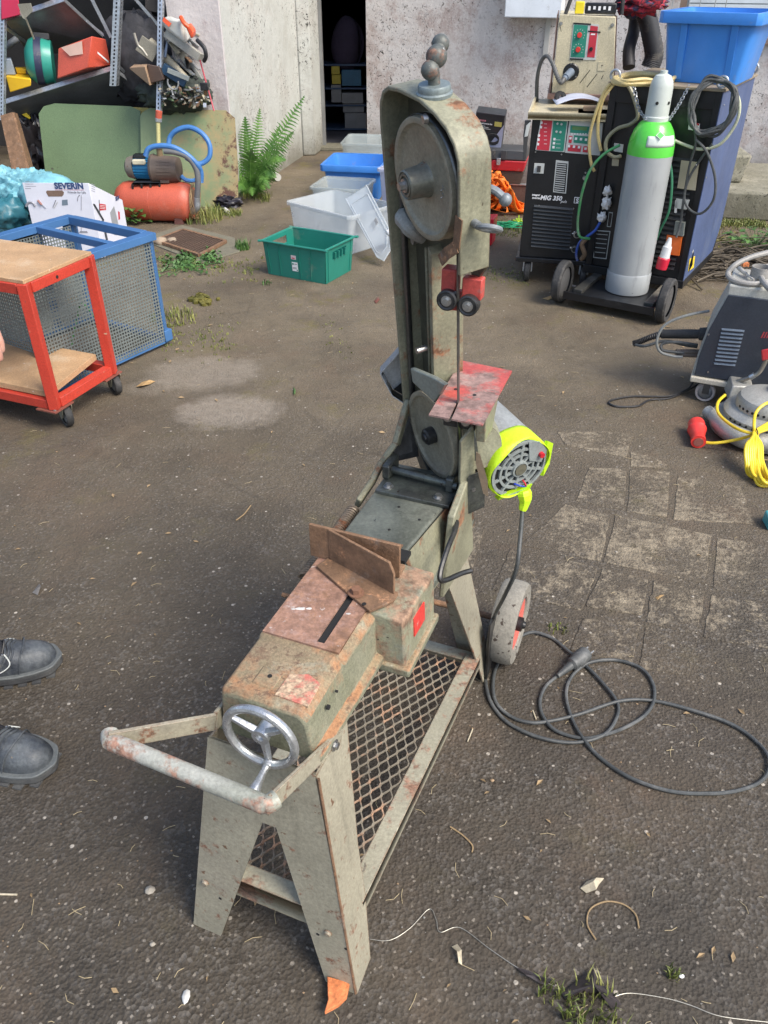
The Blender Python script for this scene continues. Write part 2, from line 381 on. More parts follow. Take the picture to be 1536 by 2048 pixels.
M['asphalt']=asphalt('old_asphalt'); M['slab']=asphalt('worn_slab',True)
def wallmat(name,white,under,peel=.5,mold=.3,low=.5,stain=(.3,.22,.18)):
    t=NT(name); X=t.sep()
    c=t.mix(t.mr(t.noise(2.2,8,.7),.35,.7),tuple(q*.82 for q in white),white)
    n1=t.noise(3.2,9,.78); pk=t.math('ADD',n1,t.mr(X[2],0,1.6,low*.12,-.02))
    c=t.mix(t.mr(pk,.60-peel*.16,.66-peel*.1,0,.8),c,under)
    c=t.mix(t.mr(t.noise(60,6,.7),.52,.6,0,.45),c,white)
    c=t.mix(t.mr(t.noise(2.1,5,.7),.5,.75,0,.35),c,stain)
    mp=t.N.new('ShaderNodeMapping'); mp.inputs['Scale'].default_value=(7,7,.7); t.L.new(t.tc,mp.inputs['Vector'])
    c=t.mix(t.mr(t.noise(1.6,6,.7,mp.outputs[0]),.55,.7,0,.35),c,tuple(q*1.08 for q in white))
    if mold:
        m1=t.math('MULTIPLY',t.mr(t.noise(30,7,.75,dist=1.5),.565,.60),t.mr(t.noise(2.2,5),.46-mold*.24,.56))
        c=t.mix(m1,c,(.03,.027,.022))
    c=t.mix(t.mr(t.math('ADD',X[2],t.mr(t.noise(4,6,.7),0,1,-.22,.22)),.02,.24,.75,0),c,(.13,.12,.085))
    t.L.new(c,t.b.inputs['Base Color']); t.b.inputs['Roughness'].default_value=.85
    b=t.bump(t.noise(70,8,.75),.5,.006); b=t.bump(t.noise(7,4),.5,.02,b); t.L.new(b,t.b.inputs['Normal']); return t.m
M['wall']=wallmat('peeling_white_render',(.60,.57,.55),(.36,.29,.265),.55,.55)
M['wallpink']=wallmat('stained_pinkish_render',(.58,.54,.53),(.37,.31,.305),.6,0)
M['wallgrey']=wallmat('damp_grey_render',(.52,.53,.49),(.40,.40,.36),.4,.1,.8)
M['conc']=wallmat('mossy_concrete',(.36,.34,.27),(.20,.19,.14),.6,.5,1.0,(.16,.16,.09))
M['brownstep']=mat('brown_painted_step',(.085,.06,.052),.7,var=.3,vs=8,dust=.4,dcol=(.18,.17,.14),bump=.5,bs=40)
# ground
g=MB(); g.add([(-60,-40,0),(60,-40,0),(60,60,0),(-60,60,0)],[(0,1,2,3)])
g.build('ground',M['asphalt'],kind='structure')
# paving
pv=struct('pavement')
slabs=[[(1115,865),(1190,862),(1268,867),(1252,915),(1190,902),(1130,890)],[(1262,905),(1300,912),(1335,930),(1333,938),(1262,934)],
 [(1177,936),(1253,938),(1248,1021),(1153,1002)],[(1259,940),(1339,944),(1333,1035),(1254,1023)],
 [(1355,952),(1480,973),(1509,1048),(1347,1040)],[(1132,1010),(1222,1030),(1200,1123),(1041,1090)],
 [(1231,1031),(1422,1070),(1411,1168),(1206,1124)],[(1434,1076),(1560,1092),(1560,1196),(1426,1178)],
 [(1020,1098),(1195,1134),(1165,1222),(985,1180)],[(1206,1138),(1297,1158),(1283,1232),(1170,1212)],
 [(1306,1162),(1410,1182),(1396,1268),(1292,1246)],[(1422,1190),(1560,1210),(1560,1300),(1405,1276)],
 [(905,1042),(970,1058),(940,1150),(880,1130)],[(1165,1236),(1280,1246),(1265,1330),(1140,1300)],[(1292,1256),(1392,1280),(1380,1352),(1278,1336)]]
rg=random.Random(5)
for s_ in slabs:
    pts=[gz(x,y) for x,y in s_]; poly=[]
    for i,p in enumerate(pts):
        q=pts[(i+1)%len(pts)]
        for k in range(7):
            r=p.lerp(q,k/7); j=.0028; poly.append((r.x+rg.uniform(-j,j),r.y+rg.uniform(-j,j)))
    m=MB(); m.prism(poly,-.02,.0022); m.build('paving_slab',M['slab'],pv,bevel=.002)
# building
bl=thing('workshop_building','old workshop building with peeling white walls, a dark open doorway and a concrete ledge','building',(0,7,0))
wd=V((1,-.32,0)).normalized(); wn=V((-wd.y,wd.x,0))      # along the main wall, into the wall
A=V((-.155,8.05,0)); zz=V((0,0,1))
FM=fr(A,wd,wn)                                            # frame of the main wall: x along, y inward, z up
MW=MB(); MW.box((0,0,0),(2.55,.3,3.1),FM); MW.box((2.55,0,0),(4.4,.3,.93),FM); MW.box((2.55,0,2.1),(4.4,.3,3.1),FM); MW.box((4.4,0,0),(9,.3,3.1),FM)
MW.build('wall',M['wall'],bl)
P0=gz(478,398); P0=V((P0.x,P0.y,0)); P1=gz(606,312); P2=gz(652,299)
d1=(P1-P0).normalized(); n1=V((-d1.y,d1.x,0))
m=MB(); m.prism([(P0.x,P0.y),(P1.x,P1.y),(P1.x-.34,P1.y+.1),(P0.x-.34,P0.y+.02)],0,3.1); m.build('wall',M['wallgrey'],bl)
m=MB(); m.prism([(P0.x-.008,P0.y-.012),(P0.x+.0,P0.y-.006),(P0.x-.33,P0.y+.25),(P0.x-.36,P0.y+.02)],0,3.1); m.build('wall',M['wallpink'],bl)
m=MB(); m.prism([(P1.x+.002,P1.y),(P1.x+.11,P1.y+.02),(P2.x-.03,P2.y),(P2.x-.03,P2.y+.35),(P1.x-.3,P1.y+.35)],0,3.1); m.build('door_jamb',M['wallgrey'],bl,bevel=.012)
m=MB(); m.prism([(P2.x-.03,P2.y+.02),(P2.x+.0,P2.y+.02),(P2.x+.0,P2.y+.1),(P2.x-.03,P2.y+.1)],0,2.05); m.build('door_frame',mat('grey_frame',(.2,.2,.19),.6),bl)
m=MB(); m.box((P2.x-.1,P2.y+.03,2.05),(A.x+.05,P2.y+.35,3.1)); m.build('lintel',M['wallgrey'],bl)
m=MB(); m.box((P1.x+.02,P2.y-.08,0),(A.x,P2.y+.14,.035)); m.build('threshold',M['conc'],bl,bevel=.006)
# room behind the doorway
m=MB(); y0,y1=P2.y+.36,P2.y+2.7
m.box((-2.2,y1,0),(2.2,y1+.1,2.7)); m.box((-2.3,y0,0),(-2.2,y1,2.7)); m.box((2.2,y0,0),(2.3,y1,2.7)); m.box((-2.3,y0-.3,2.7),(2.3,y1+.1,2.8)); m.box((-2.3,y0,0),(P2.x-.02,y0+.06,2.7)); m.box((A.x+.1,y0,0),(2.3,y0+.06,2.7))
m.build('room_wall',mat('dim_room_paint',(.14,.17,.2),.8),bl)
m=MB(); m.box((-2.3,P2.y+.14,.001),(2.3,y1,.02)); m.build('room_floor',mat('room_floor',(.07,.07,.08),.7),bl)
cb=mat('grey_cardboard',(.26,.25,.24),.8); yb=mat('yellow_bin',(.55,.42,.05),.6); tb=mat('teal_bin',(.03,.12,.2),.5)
xx=lambda px,Y: gy(px,200,Y).x
for i,(px0,px1,pt,pb,mt,lab) in enumerate([(690,732,226,258,cb,'pale cardboard box at the bottom of the stack inside the doorway'),(686,728,208,225,cb,'pale cardboard box in the middle of the stack inside the doorway'),(684,726,186,207,cb,'pale cardboard box on top of the stack inside the doorway'),
   (684,722,140,172,tb,'dim teal bin standing above the pale boxes inside the doorway'),(664,681,150,168,yb,'small yellow box, lower of two, in the dim doorway'),(663,679,132,149,yb,'small yellow box, upper of two, in the dim doorway'),(663,682,170,205,cb,'narrow grey carton beside the stacked boxes in the doorway')]):
    Y=9.0; a=gy(px0,pb,Y); b=gy(px1,pt,Y)
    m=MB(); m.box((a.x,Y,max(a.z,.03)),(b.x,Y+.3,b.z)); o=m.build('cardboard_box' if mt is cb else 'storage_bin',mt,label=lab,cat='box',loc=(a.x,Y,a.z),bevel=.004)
m=MB(); Y=9.0; a=gy(657,262,Y); b=gy(735,262,Y)
for pz in (262,208,174,127):
    z=gy(690,pz,Y).z; m.box((a.x-.1,Y-.01,max(z-.02,.03)),(b.x+.1,Y+.35,max(z-.005,.045)))
m.build('storage_rack',mat('rack_blue',(.03,.06,.12),.5),label='dark blue storage rack holding boxes inside the dim doorway',cat='rack',loc=(a.x,Y,0))
m=MB(); c=gy(693,85,Y); m.grid(lambda u,v_: (c.x+.15*math.cos(2*math.pi*u)*math.sin(math.pi*v_)*(1+.15*math.sin(9*u+4*v_)),Y+.1+.12*math.sin(2*math.pi*u)*math.sin(math.pi*v_),c.z-.02+.24*math.cos(math.pi*v_)),20,12)
m.build('sack',mat('dark_plum_cloth',(.05,.035,.06),.9),label='dark bulging sack on the rack inside the doorway',cat='sack',loc=c)
# black hose-like bundle
# ledge
L0=gz(935,408); L1=gz(1560,444); ld=(L1-L0).normalized(); 
FL=fr(L0,ld,(-ld.y,ld.x,0)); LL=(L1-L0).length
m=MB(); m.box((-.45,0,0),(.95,1.1,.148),FL); m.build('step',M['brownstep'],bl,bevel=.006)
m=MB(); m.box((.952,-.004,0),(LL+2.5,1.05,.175),FL); m.build('step',M['conc'],bl,bevel=.012)
m=MB(); m.box((-.45,-.006,.148),(.95,.03,.154),FL); m.build('step_edge',M['galv'],bl)
q=gz(1455,365,.175); m=MB(); m.hexa([q+V((-.1,-.0,0)),q+V((.085,-.02,0)),q+V((.19,.55,0)),q+V((-.1,.55,0))],[q+V((-.1,0,.17)),q+V((.125,-.02,.18)),q+V((.19,.55,.18)),q+V((-.1,.55,.18))]); m.build('stone_block',M['conc'],bl,bevel=.015)
# meter cabinet
mc=thing('meter_cabinet','white wall-mounted meter cabinet left of the old wire feeder','cabinet',gp(1060,40,A,wn))
def wp(px,py,off=0): return FM.inverted()@gp(px,py,A-wn*off,wn)
a=wp(1008,35,.2); b=wp(1121,35,.2)
m=MB(); m.box((a.x,-.2,a.z),(b.x,-.002,a.z+.9),FM); m.build('cabinet_body',plastic('white_enamel',(.72,.77,.82),.3),mc,bevel=.008)
m=MB(); m.box((a.x+.02,-.206,a.z+.18),(b.x-.02,-.2005,a.z+.88),FM); m.build('cabinet_door',plastic('white_enamel_door',(.70,.75,.80),.3),mc,bevel=.004)
m=MB(); q=wp(1092,55,0); m.box((q.x,-.03,q.z-.2),(q.x+.04,-.001,a.z+.05),FM); m.build('conduit',plastic('grey_conduit',(.4,.4,.38)),mc)
# window
wi=thing('window','wood-framed window with a wire grille at the upper right of the wall','window',FM@V((3.4,0,1)))
brown=mat('brown_window_wood',(.23,.16,.12),.6,dust=.2); blind=plain('white_blind',(.6,.66,.7))
a=wp(1300,30,0); x0,x1=2.62,wp(1478,20).x; z0=.98
m=MB(); m.box((2.55,-.04,.93),(4.4,.06,.98),FM); m.build('sill',brown,wi,bevel=.004)
m=MB(); m.box((2.55,.0,.98),(4.4,.05,1.03),FM); m.box((2.55,0,1.03),(2.60,.05,2.1),FM); m.box((4.35,0,1.03),(4.4,.05,2.1),FM); m.box((2.55,0,2.05),(4.4,.05,2.1),FM); m.build('frame',brown,wi)
m=MB(); m.box((2.6,.02,1.03),(4.35,.03,2.05),FM); m.build('pane',plain('window_glass',(.35,.4,.43),.08),wi)
m=MB()
for i in range(24): m.box((2.62,.004,1.035+i*.04),(4.33,.018,1.068+i*.04),FM)
m.build('blind',blind,wi)
for px in (1322,1345,1378,1400,1430,1452):
    q=wp(px,5,.08); m=MB(); m.cyl(FM@V((q.x,-.08,.84)),FM@V((q.x+.01,-.08,2.1)),.004,n=6); m.build('grille_bar',M['galv'],wi)
# rusty bar leaning at right
m=MB(); m.cyl(gy(1490,125,5.9),gy(1550,30,6.2),.012,n=8); m.build('iron_rod',M['rust'],label='rusty iron rod leaning behind the blue bin at the right edge',cat='rod',loc=gy(1490,125,5.9))
# dark lean-to shed behind the rack
m=MB(); m.box((-6,8.3,0),(P0.x-.34,8.4,2.9)); m.box((-6,P0.y+.5,2.9),(P0.x-.3,8.4,3.0)); m.box((-6.1,5.8,0),(-6,8.4,2.9))
m.build('lean_to_shed',mat('dark_shed_boards',(.05,.045,.04),.9),label='dark lean-to shed behind the collapsed rack on the left',cat='shed',loc=(-4,8.3,0))
# ---- vegetation ----
def leafmat(n,c,c2): 
    t=NT(n); f=t.mr(t.noise(14,3),.35,.65); t.L.new(t.mix(f,c,c2),t.b.inputs['Base Color']); t.b.inputs['Roughness'].default_value=.5
    t.b.inputs['Subsurface Weight'].default_value=0; return t.m
M['fern']=leafmat('fern_green',(.045,.13,.022),(.12,.25,.045)); M['grass']=leafmat('grass_green',(.09,.13,.025),(.24,.24,.07)); M['weed']=leafmat('weed_green',(.035,.10,.02),(.09,.19,.045))
M['moss']=leafmat('moss_olive',(.07,.07,.012),(.16,.14,.03))
fb=gz(505,385)+V((0,-.12,0)); fern=thing('fern','large green fern growing against the wall corner beside the green sheets','fern',fb)
def frond(base,tip,lift,w,nl=26,seed=0):
    rg=random.Random(seed); base=V(base); tip=V(tip); m=MB()
    w=min(w,.36*(tip-base).length)
    ctrl=[base,base.lerp(tip,.35)+V((0,0,lift)),base.lerp(tip,.7)+V((0,0,lift*.9)),tip]
    sp=crv(ctrl,12); m.tube(sp,[.004*(1-i/len(sp))+.001 for i in range(len(sp))],4)
    for i in range(nl):
        t=.12+.87*i/nl; k=t*(len(sp)-1); a=int(k); p=sp[a].lerp(sp[min(a+1,len(sp)-1)],k-a); tg=(sp[min(a+1,len(sp)-1)]-sp[max(a-1,0)]).normalized()
        side=tg.cross(V((0,-.7,.7))).normalized(); up=side.cross(tg).normalized()
        ln=w*math.sin(math.pi*min(1,(t*.9+.1))**.8)*(1.05 if t<.6 else 1)*(1.15-t*.35)
        for sg in (-1,1):
            dr=(side*sg+tg*.45+up*rg.uniform(-.25,.15)).normalized(); wd_=w*.062
            n=5; L_=[];R_=[]
            for q in range(n+1):
                s=q/n; c=p+dr*ln*s-V((0,0,1))*.25*ln*s*s; ww=wd_*(1-s*.85)*(1+.55*(q%2)); L_.append(c+tg*ww); R_.append(c-tg*ww)
            vs=L_+R_; m.add(vs,[(j,j+1,n+1+j+1,n+1+j) for j in range(n)])
    return m
def fp(px,py,Y): return gy(px,py,Y)
for i,(px,py,dy,lift,w) in enumerate([(610,190,.15,.03,.11),(490,232,.0,.0,.12),(505,392,-.3,.06,.07),(540,378,-.25,.10,.08),(470,392,-.2,.08,.07),(560,250,.1,.0,.11),(530,380,-.15,.05,.11),(588,262,-.1,.04,.10),(572,320,-.12,.10,.10),(470,385,-.1,.08,.09),(440,300,-.1,.02,.09),(552,355,-.1,.10,.10),(505,300,-.1,.06,.1),(520,215,.15,.02,.09)]):
    frond(fb,fp(px,py,fb.y+dy),lift,w,seed=i).build('frond',M['fern'],fern,smooth=0)
def blades(m,c,n,h,spread,rg,w=.0035,lean=.6):
    for i in range(n):
        a=rg.uniform(0,6.28); r=spread*math.sqrt(rg.random()); b=V(c)+V((r*math.cos(a),r*math.sin(a),0)); hh=h*rg.uniform(.4,1.1)
        q=rg.uniform(0,6.28); d=V((math.cos(q),math.sin(q),0)); s=V((-d.y,d.x,0))*w*rg.uniform(.6,1.3); L_=rg.uniform(.2,1)*lean*hh
        m.add([b-s,b+s,b+d*L_*.4+zz*hh*.6+s*.8,b+d*L_*.4+zz*hh*.6-s*.8,b+d*L_+zz*hh*.85],[(0,1,2,3),(3,2,4)])
def tuft(px,py,n,h,sp,label,mt='grass',name='grass_tuft',seed=0,cat='grass',w=.0035):
    m=MB(); c=gz(px,py); blades(m,c,n,h,sp,random.Random(seed),w=w); return m.build(name,M[mt],label=label,cat=cat,loc=c,smooth=0)
tuft(1185,2035,150,.05,.05,'tuft of yellow-green grass at the bottom edge of the asphalt',seed=1,w=.0016)
tuft(1105,1990,45,.035,.025,'small grass tuft beside the torn dark strip at the bottom',seed=2,w=.0014)
tuft(1345,1950,22,.03,.012,'tiny yellow grass sprig growing from the asphalt, lower right',seed=3,w=.0014)
tuft(484,498,90,.07,.05,'grass tuft growing beside the rusty drain grate',seed=4,mt='weed',w=.003)
tuft(345,637,160,.05,.12,'flat grass tuft in front of the blue frame',seed=5,w=.003)
tuft(405,440,200,.12,.14,'yellowish grass at the foot of the rusty green sheet',seed=6,w=.003)
tuft(535,568,20,.03,.03,'little green sprig by the left corner of the teal crate',mt='weed',seed=7,w=.003)
tuft(1117,1262,22,.02,.03,'tiny yellow weed on the asphalt right of the saw wheel',seed=8,w=.003)
m=MB(); rg=random.Random(9)
for i in range(60):
    c=gz(405+rg.gauss(0,9),601+rg.gauss(0,4)); m.blob((c.x,c.y,.008),rg.uniform(.012,.028),(1,1,.7),6,.2,i)
m.build('moss_clump',M['moss'],label='dark olive moss clump on the asphalt in front of the drain',cat='moss',loc=gz(405,601),smooth=0)
def leafy(px,py,n,sz,rad,hh,label,seed,mt='weed',name='weed'):
    m=MB(); rg=random.Random(seed); c=gz(px,py)
    for i in range(n):
        a=rg.uniform(0,6.28); d=V((math.cos(a),math.sin(a),0)); e=c+d*rad*rg.uniform(.2,1)+zz*hh*rg.random(); s=V((-d.y,d.x,0))*sz*.5; k=sz*rg.uniform(.6,1.2)
        m.add([e,e+d*k*.5+s+zz*.01,e+d*k+zz*-.005,e+d*k*.5-s+zz*.01],[(0,1,2),(0,2,3)])
        m.tube([c,e],.0015,4)
    return m.build(name,M[mt],label=label,cat='weed',loc=c,smooth=0)
leafy(272,445,60,.05,.09,.12,'leafy green weed at the foot of the red tank',1)
leafy(395,520,90,.03,.16,.03,'low leafy weed spreading in front of the drain grate',2)
leafy(368,533,70,.025,.2,.02,'sparse leafy weed left of the drain corner',3)
leafy(1510,498,60,.06,.16,.10,'leafy green bramble at the right edge beside the step',4)
leafy(1440,480,60,.03,.3,.03,'mossy weed along the foot of the concrete step',5,'moss')
# moss and grass fringes nobody could count
m=MB(); rg=random.Random(11)
for (x0,y0,x1,y1,n,h,wy) in [(960,450,1040,460,260,.02,.10),(1420,446,1536,452,420,.03,.05),(300,520,520,545,200,.02,.12),(420,425,480,430,160,.04,.04),(330,660,470,690,120,.015,.12),(960,545,1060,560,80,.012,.08),(480,390,540,400,120,.05,.05),(640,640,700,700,20,.01,.1)]:
    for i in range(n):
        t=rg.random(); c=gz(x0+(x1-x0)*t,y0+(y1-y0)*t)+V((0,rg.gauss(0,wy),0)); blades(m,c,3,h,.015,rg,w=.0025)
m.build('ground_grass',M['grass'],kind='stuff',smooth=0)
# brush pile
m=MB(); rg=random.Random(12)
for i in range(230):
    c=gz(1440+rg.gauss(30,45),538+rg.gauss(0,16)); a=rg.gauss(-.2,.6); L_=rg.uniform(.08,.35); d=V((math.cos(a),math.sin(a),0))*L_; z=abs(rg.gauss(0,.035))+.006
    m.tube([c+V((0,0,z))-d*.5,c+V((0,0,z+rg.uniform(-.005,.03))),c+d*.5+V((0,0,max(.005,z+rg.uniform(-.03,.03))))],rg.uniform(.002,.006),5)
m.build('twig_pile',mat('dry_twigs',(.11,.09,.065),.85,var=.6,vs=6),kind='stuff',label='heap of dry twigs and prunings behind the grey welder')
# litter
chipm=[mat('pale_chip',(.33,.30,.25),.8),mat('grey_chip',(.22,.21,.19),.8),mat('tan_chip',(.32,.22,.13),.8)]
for k,cm in enumerate(chipm):
    m=MB(); rg=random.Random(20+k)
    for i in range((110,800,160)[k]):
        Y=.45+5.5*rg.random()**1.6; X=rg.uniform(-1,1)*(.55*Y+.35); r=rg.uniform(.001,.0028)*(1+.12*Y)
        m.blob((X,Y,r*.4),r,(1,rg.uniform(.5,1),.6),4,.3,i)
    m.build('gravel',cm,kind='stuff',smooth=0)
m=MB(); rg=random.Random(31)
for i in range(380):
    Y=.45+5*rg.random()**1.6; X=rg.uniform(-1,1)*(.55*Y+.35); a=rg.uniform(0,3.14); L_=rg.uniform(.004,.016); d=V((math.cos(a),math.sin(a),0))*L_
    m.tube([V((X,Y,.002))-d,V((X,Y,.003))+V((-d.y,d.x,0))*rg.uniform(-.4,.4),V((X,Y,.002))+d],.0006,4)
m.build('straw_bits',mat('straw',(.42,.34,.2),.8),kind='stuff')
m=MB(); rg=random.Random(41)
for i in range(170):
    Y=.45+5*rg.random()**1.4; X=rg.uniform(-1,1)*(.55*Y+.35); a=rg.uniform(0,6.28); s=rg.uniform(.003,.009)*(1+.25*Y); c=V((X,Y,.004)); e=V((math.cos(a),math.sin(a),0)); n_=V((-e.y,e.x,0))
    m.add([c-e*s,c+n_*s*.45+zz*rg.uniform(0,.004),c+e*s,c-n_*s*.4+zz*rg.uniform(0,.004)],[(0,1,2),(0,2,3)])
m.build('leaf_litter',mat('leaf_litter_tan',(.30,.21,.11),.8,var=.6,vs=3),kind='stuff',smooth=0)
def pebble(px,py,r,label,mt,sc=(1,.8,.6),seed=0,name='stone'):
    c=gz(px,py); m=MB(); m.blob((c.x,c.y,r*sc[2]*.8),r,sc,8,.15,seed); m.build(name,mt,label=label,cat='stone',loc=c,smooth=60)
pebble(300,1783,.010,'pale pebble on the asphalt left of the saw foot',chipm[0])
pebble(305,1890,.006,'small white chip below the saw foot at left',chipm[0],seed=2)
pebble(372,1995,.010,'white crumbly chip near the bottom edge left of centre',plain('white_chip',(.5,.5,.48),.8),(.7,1.2,.4),seed=3)
pebble(1362,1953,.005,'tiny white pebble at the lower right',plain('white_chip2',(.8,.8,.8),.8),seed=4)
pebble(323,490,.045,'larger tan cobble at the left corner of the drain',mat('cobble',(.36,.28,.2),.8),seed=5)
pebble(345,487,.035,'tan cobble right beside the larger one at the drain',mat('cobble2',(.34,.27,.2),.8),seed=6)
pebble(984,1562,.005,'small tan pebble right of the saw rail',chipm[2],seed=7)
pebble(1232,1105,.005,'pale pebble on the worn paving slabs',chipm[0],seed=8)
pebble(983,1404,.004,'white chip beside the black cable loop',chipm[0],seed=9)
def leaf(pts,label,mt,lift=.012,cat='leaf',name='dry_leaf'):
    P=[gz(x,y) for x,y in pts]; n=len(P); c=sum(P,V())/n; vs=[c+zz*lift]+[p+zz*(.003+.006*((i*7)%3)) for i,p in enumerate(P)]
    m=MB(); m.add(vs,[(0,i+1,(i+1)%n+1) for i in range(n)]); return m.build(name,mt,label=label,cat=cat,loc=c,solid=.0008,smooth=0)
tan=mat('dry_leaf_tan',(.42,.27,.12),.8); pal=mat('dry_leaf_pale',(.48,.42,.3),.8); brk=mat('brick_orange',(.62,.2,.07),.85,var=.35,vs=60,bump=.8,bs=120); dkl=mat('dark_torn_plastic',(.055,.045,.045),.5)
leaf([(272,775),(285,768),(300,766),(311,764),(300,772),(284,778)],'tan curled leaf on the asphalt right of the red trolley',tan)
leaf([(1160,1778),(1172,1768),(1190,1764),(1208,1758),(1196,1775),(1190,1788),(1172,1788)],'pale dry leaf on the asphalt at the lower right',pal,.02)
leaf([(903,1895),(914,1893),(922,1908),(924,1932),(917,1930),(914,1910)],'curled pale strip of husk near the thin wire at the bottom',pal)
leaf([(65,1187),(80,1172),(84,1180),(76,1192)],'grey shard lying above the dark shoes',mat('grey_shard',(.15,.14,.13)))
leaf([(748,603),(756,597),(760,604),(752,608)],'small reddish leaf in front of the clear lid',mat('reddish_leaf',(.2,.07,.05)))
leaf([(1310,1196),(1322,1194),(1326,1198),(1314,1201)],'little orange leaf on the worn slabs',tan)
leaf([(587,775),(592,785),(590,796),(586,788)],'tiny green leaf on the asphalt left of the saw column',M['weed'])
leaf([(1085,598),(1108,592),(1118,596),(1096,601)],'tan wood chip in front of the black welder wheels',tan)
m=MB(); P=[gz(x,y) for x,y in [(655,1965),(700,1978),(694,2006),(678,2022),(650,2037),(657,2012)]]
m.slab([p+zz*.012 for p in P],.011); m.build('brick_shard',brk,label='orange brick shard wedged under the front right foot of the saw',cat='brick shard',loc=P[0],bevel=.0015)
leaf([(1030,1936),(1050,1944),(1090,1966),(1100,1975),(1080,1972),(1050,1958)],'thin dark torn plastic sliver at the lower right',dkl,name='torn_plastic',cat='plastic scrap')
leaf([(1122,1988),(1160,1962),(1185,1945),(1200,1972),(1215,1978),(1240,2018),(1225,2022),(1195,1990),(1150,1994),(1130,2000)],'crumpled dark torn strip lying in the grass at the bottom',dkl,.03,name='torn_plastic',cat='plastic scrap')
def twig(pts,r,label,mt,name='twig',cat='twig',z=.003):
    m=MB(); P=[gz(x,y)+zz*z for x,y in pts]; m.tube(crv(P,8),r,6); m.build(name,mt,label=label,cat=cat,loc=P[0])
tw=mat('twig_tan',(.3,.21,.11),.8)
twig([(1191,1881),(1174,1850),(1180,1820),(1210,1805),(1245,1810),(1270,1830),(1277,1858)],.0016,'curved tan twig on the asphalt at the lower right',tw)
twig([(900,1655),(925,1672),(944,1692),(944,1706)],.0016,'short bent twig right of the saw rail',tw)
twig([(472,1042),(488,1030),(502,1012)],.002,'thin straight twig left of the spring',tw)
twig([(935,1485),(945,1460)],.0016,'pale stalk between the rail and the cable',pal)
twig([(0,1790),(35,1791)],.002,'pale straw at the left edge below the shoes',pal)
twig([(1065,1422),(1072,1440)],.0015,'short yellow stalk inside the cable loop',pal)
wm=mat('thin_wire',(.35,.34,.3),.4,metal=.6)
twig([(740,1880),(780,1882),(820,1858),(858,1820),(872,1840),(880,1866),(920,1857),(980,1900),(1040,1940),(1110,1975)],.0007,'thin wire curling across the asphalt at the bottom',wm,'wire','wire')
twig([(1225,1996),(1260,1988),(1330,1998),(1380,2012),(1440,2034),(1536,2046)],.0008,'thin pale wire running to the lower right corner',wm,'wire','wire')
# drain grate
dg=thing('drain_grate','rusty iron drain grate set in a cracked concrete surround','drain',gz(385,490))
Q=[gz(x,y) for x,y in [(312,487),(400,517),(452,489),(367,466)]]
sur=[gz(x,y) for x,y in [(300,488),(402,528),(480,505),(470,478),(365,452),(310,470)]]
m=MB(); m.slab([p+zz*.008 for p in sur],.01); m.build('surround',M['conc'],dg,bevel=.003)
m=MB(); m.slab([p+zz*.012 for p in Q],.003); m.build('pit',M['darkvoid'],dg)
for i in range(17):
    t=(i+.5)/17; a=Q[0].lerp(Q[1],t); b=Q[3].lerp(Q[2],t); m=MB(); m.bar(a+zz*.02,b+zz*.02,.008,.012); m.build('grate_bar',mat('grate_iron',(.085,.055,.04),.8),dg)
for a,b in ((Q[0],Q[3]),(Q[1],Q[2]),(Q[0],Q[1]),(Q[3],Q[2])):
    m=MB(); m.bar(a+zz*.019,b+zz*.019,.02,.016); m.build('grate_frame',M['rust'],dg)
# ================= BANDSAW =================
O=V((-.0469,.6579,0)); sa=V((.37230566,.92811017,0)); sv=V((.92811017,-.37230566,0))
def sp(u,v,z): return O+sa*u+sv*v+V((0,0,z))
SM=Matrix(((sa.x,sv.x,0,O.x),(sa.y,sv.y,0,O.y),(0,0,1,0),(0,0,0,1)))
A0=sp(.70,-.128,.70); al,ph=.179,.844
aw=(-sa*math.sin(al)+zz*math.cos(al)).normalized(); af=-sa*math.cos(ph)+sv*math.sin(ph); ad=(af-aw*af.dot(aw)).normalized(); an=ad.cross(aw)
if an.dot(sa)>0: an=-an
AM=Matrix(((ad.x,an.x,aw.x,A0.x),(ad.y,an.y,aw.y,A0.y),(ad.z,an.z,aw.z,A0.z),(0,0,0,1)))   # arm frame: D, N(towards viewer), W(up the arm)
def ap(d,n,w): return A0+ad*d+an*n+aw*w
AW=AM@Matrix(((1,0,0,0),(0,0,1,0),(0,1,0,0),(0,0,0,1)))   # prism in (D,W) extruded along N
saw=thing('bandsaw','tall grey-green metal-cutting bandsaw on a rusty stand with its arm raised','bandsaw',sp(.4,-.16,0))
# stand: front A-shaped plate with side flanges
def legplate(u0,k,name='leg_panel',flip=1):
    pl=[(-.325,0),(-.267,0),(-.162,.36),(-.138,.36),(-.058,0),(0,0),(-.070,.508),(-.245,.508)]
    m=MB(); n=len(pl)
    f=[sp(u0+k*z,v,z) for v,z in pl]; b=[sp(u0+k*z+.0035*flip,v,z) for v,z in pl]
    # split into three convex pieces: left leg, right leg, top
    L=[0,1,2,7]; Rr=[3,4,5,6]; T=[7,2,3,6]
    for q in (L,Rr,T): m.add([f[i] for i in q],[(0,1,2,3)]); m.add([b[i] for i in q],[(3,2,1,0)])
    return m
legplate(0,.075).build('leg_panel',M['leg'],saw,smooth=0)
for sgn,vb,vt in ((1,0,-.070),(-1,-.325,-.245)):
    m=MB(); v0=lambda z:vb+(vt-vb)*z/.508
    P=[(.0015,0),(.062,0.006),(.09,.147),(.102,.265),(.146,.502),(.0395,.502)]
    if sgn<0: P=P[::-1]
    m.slab([sp(u,v0(z)+.001*sgn,z) for u,z in P],.0035); m.build('leg_flange',M['leg'],saw)
# front corner weld beads with rust
m=MB(); m.tube([sp(.001+.075*z,-.125*z-.002,z) for z in [i*.02 for i in range(26)]],.0022,6); m.build('corner_edge',M['rust'],saw)
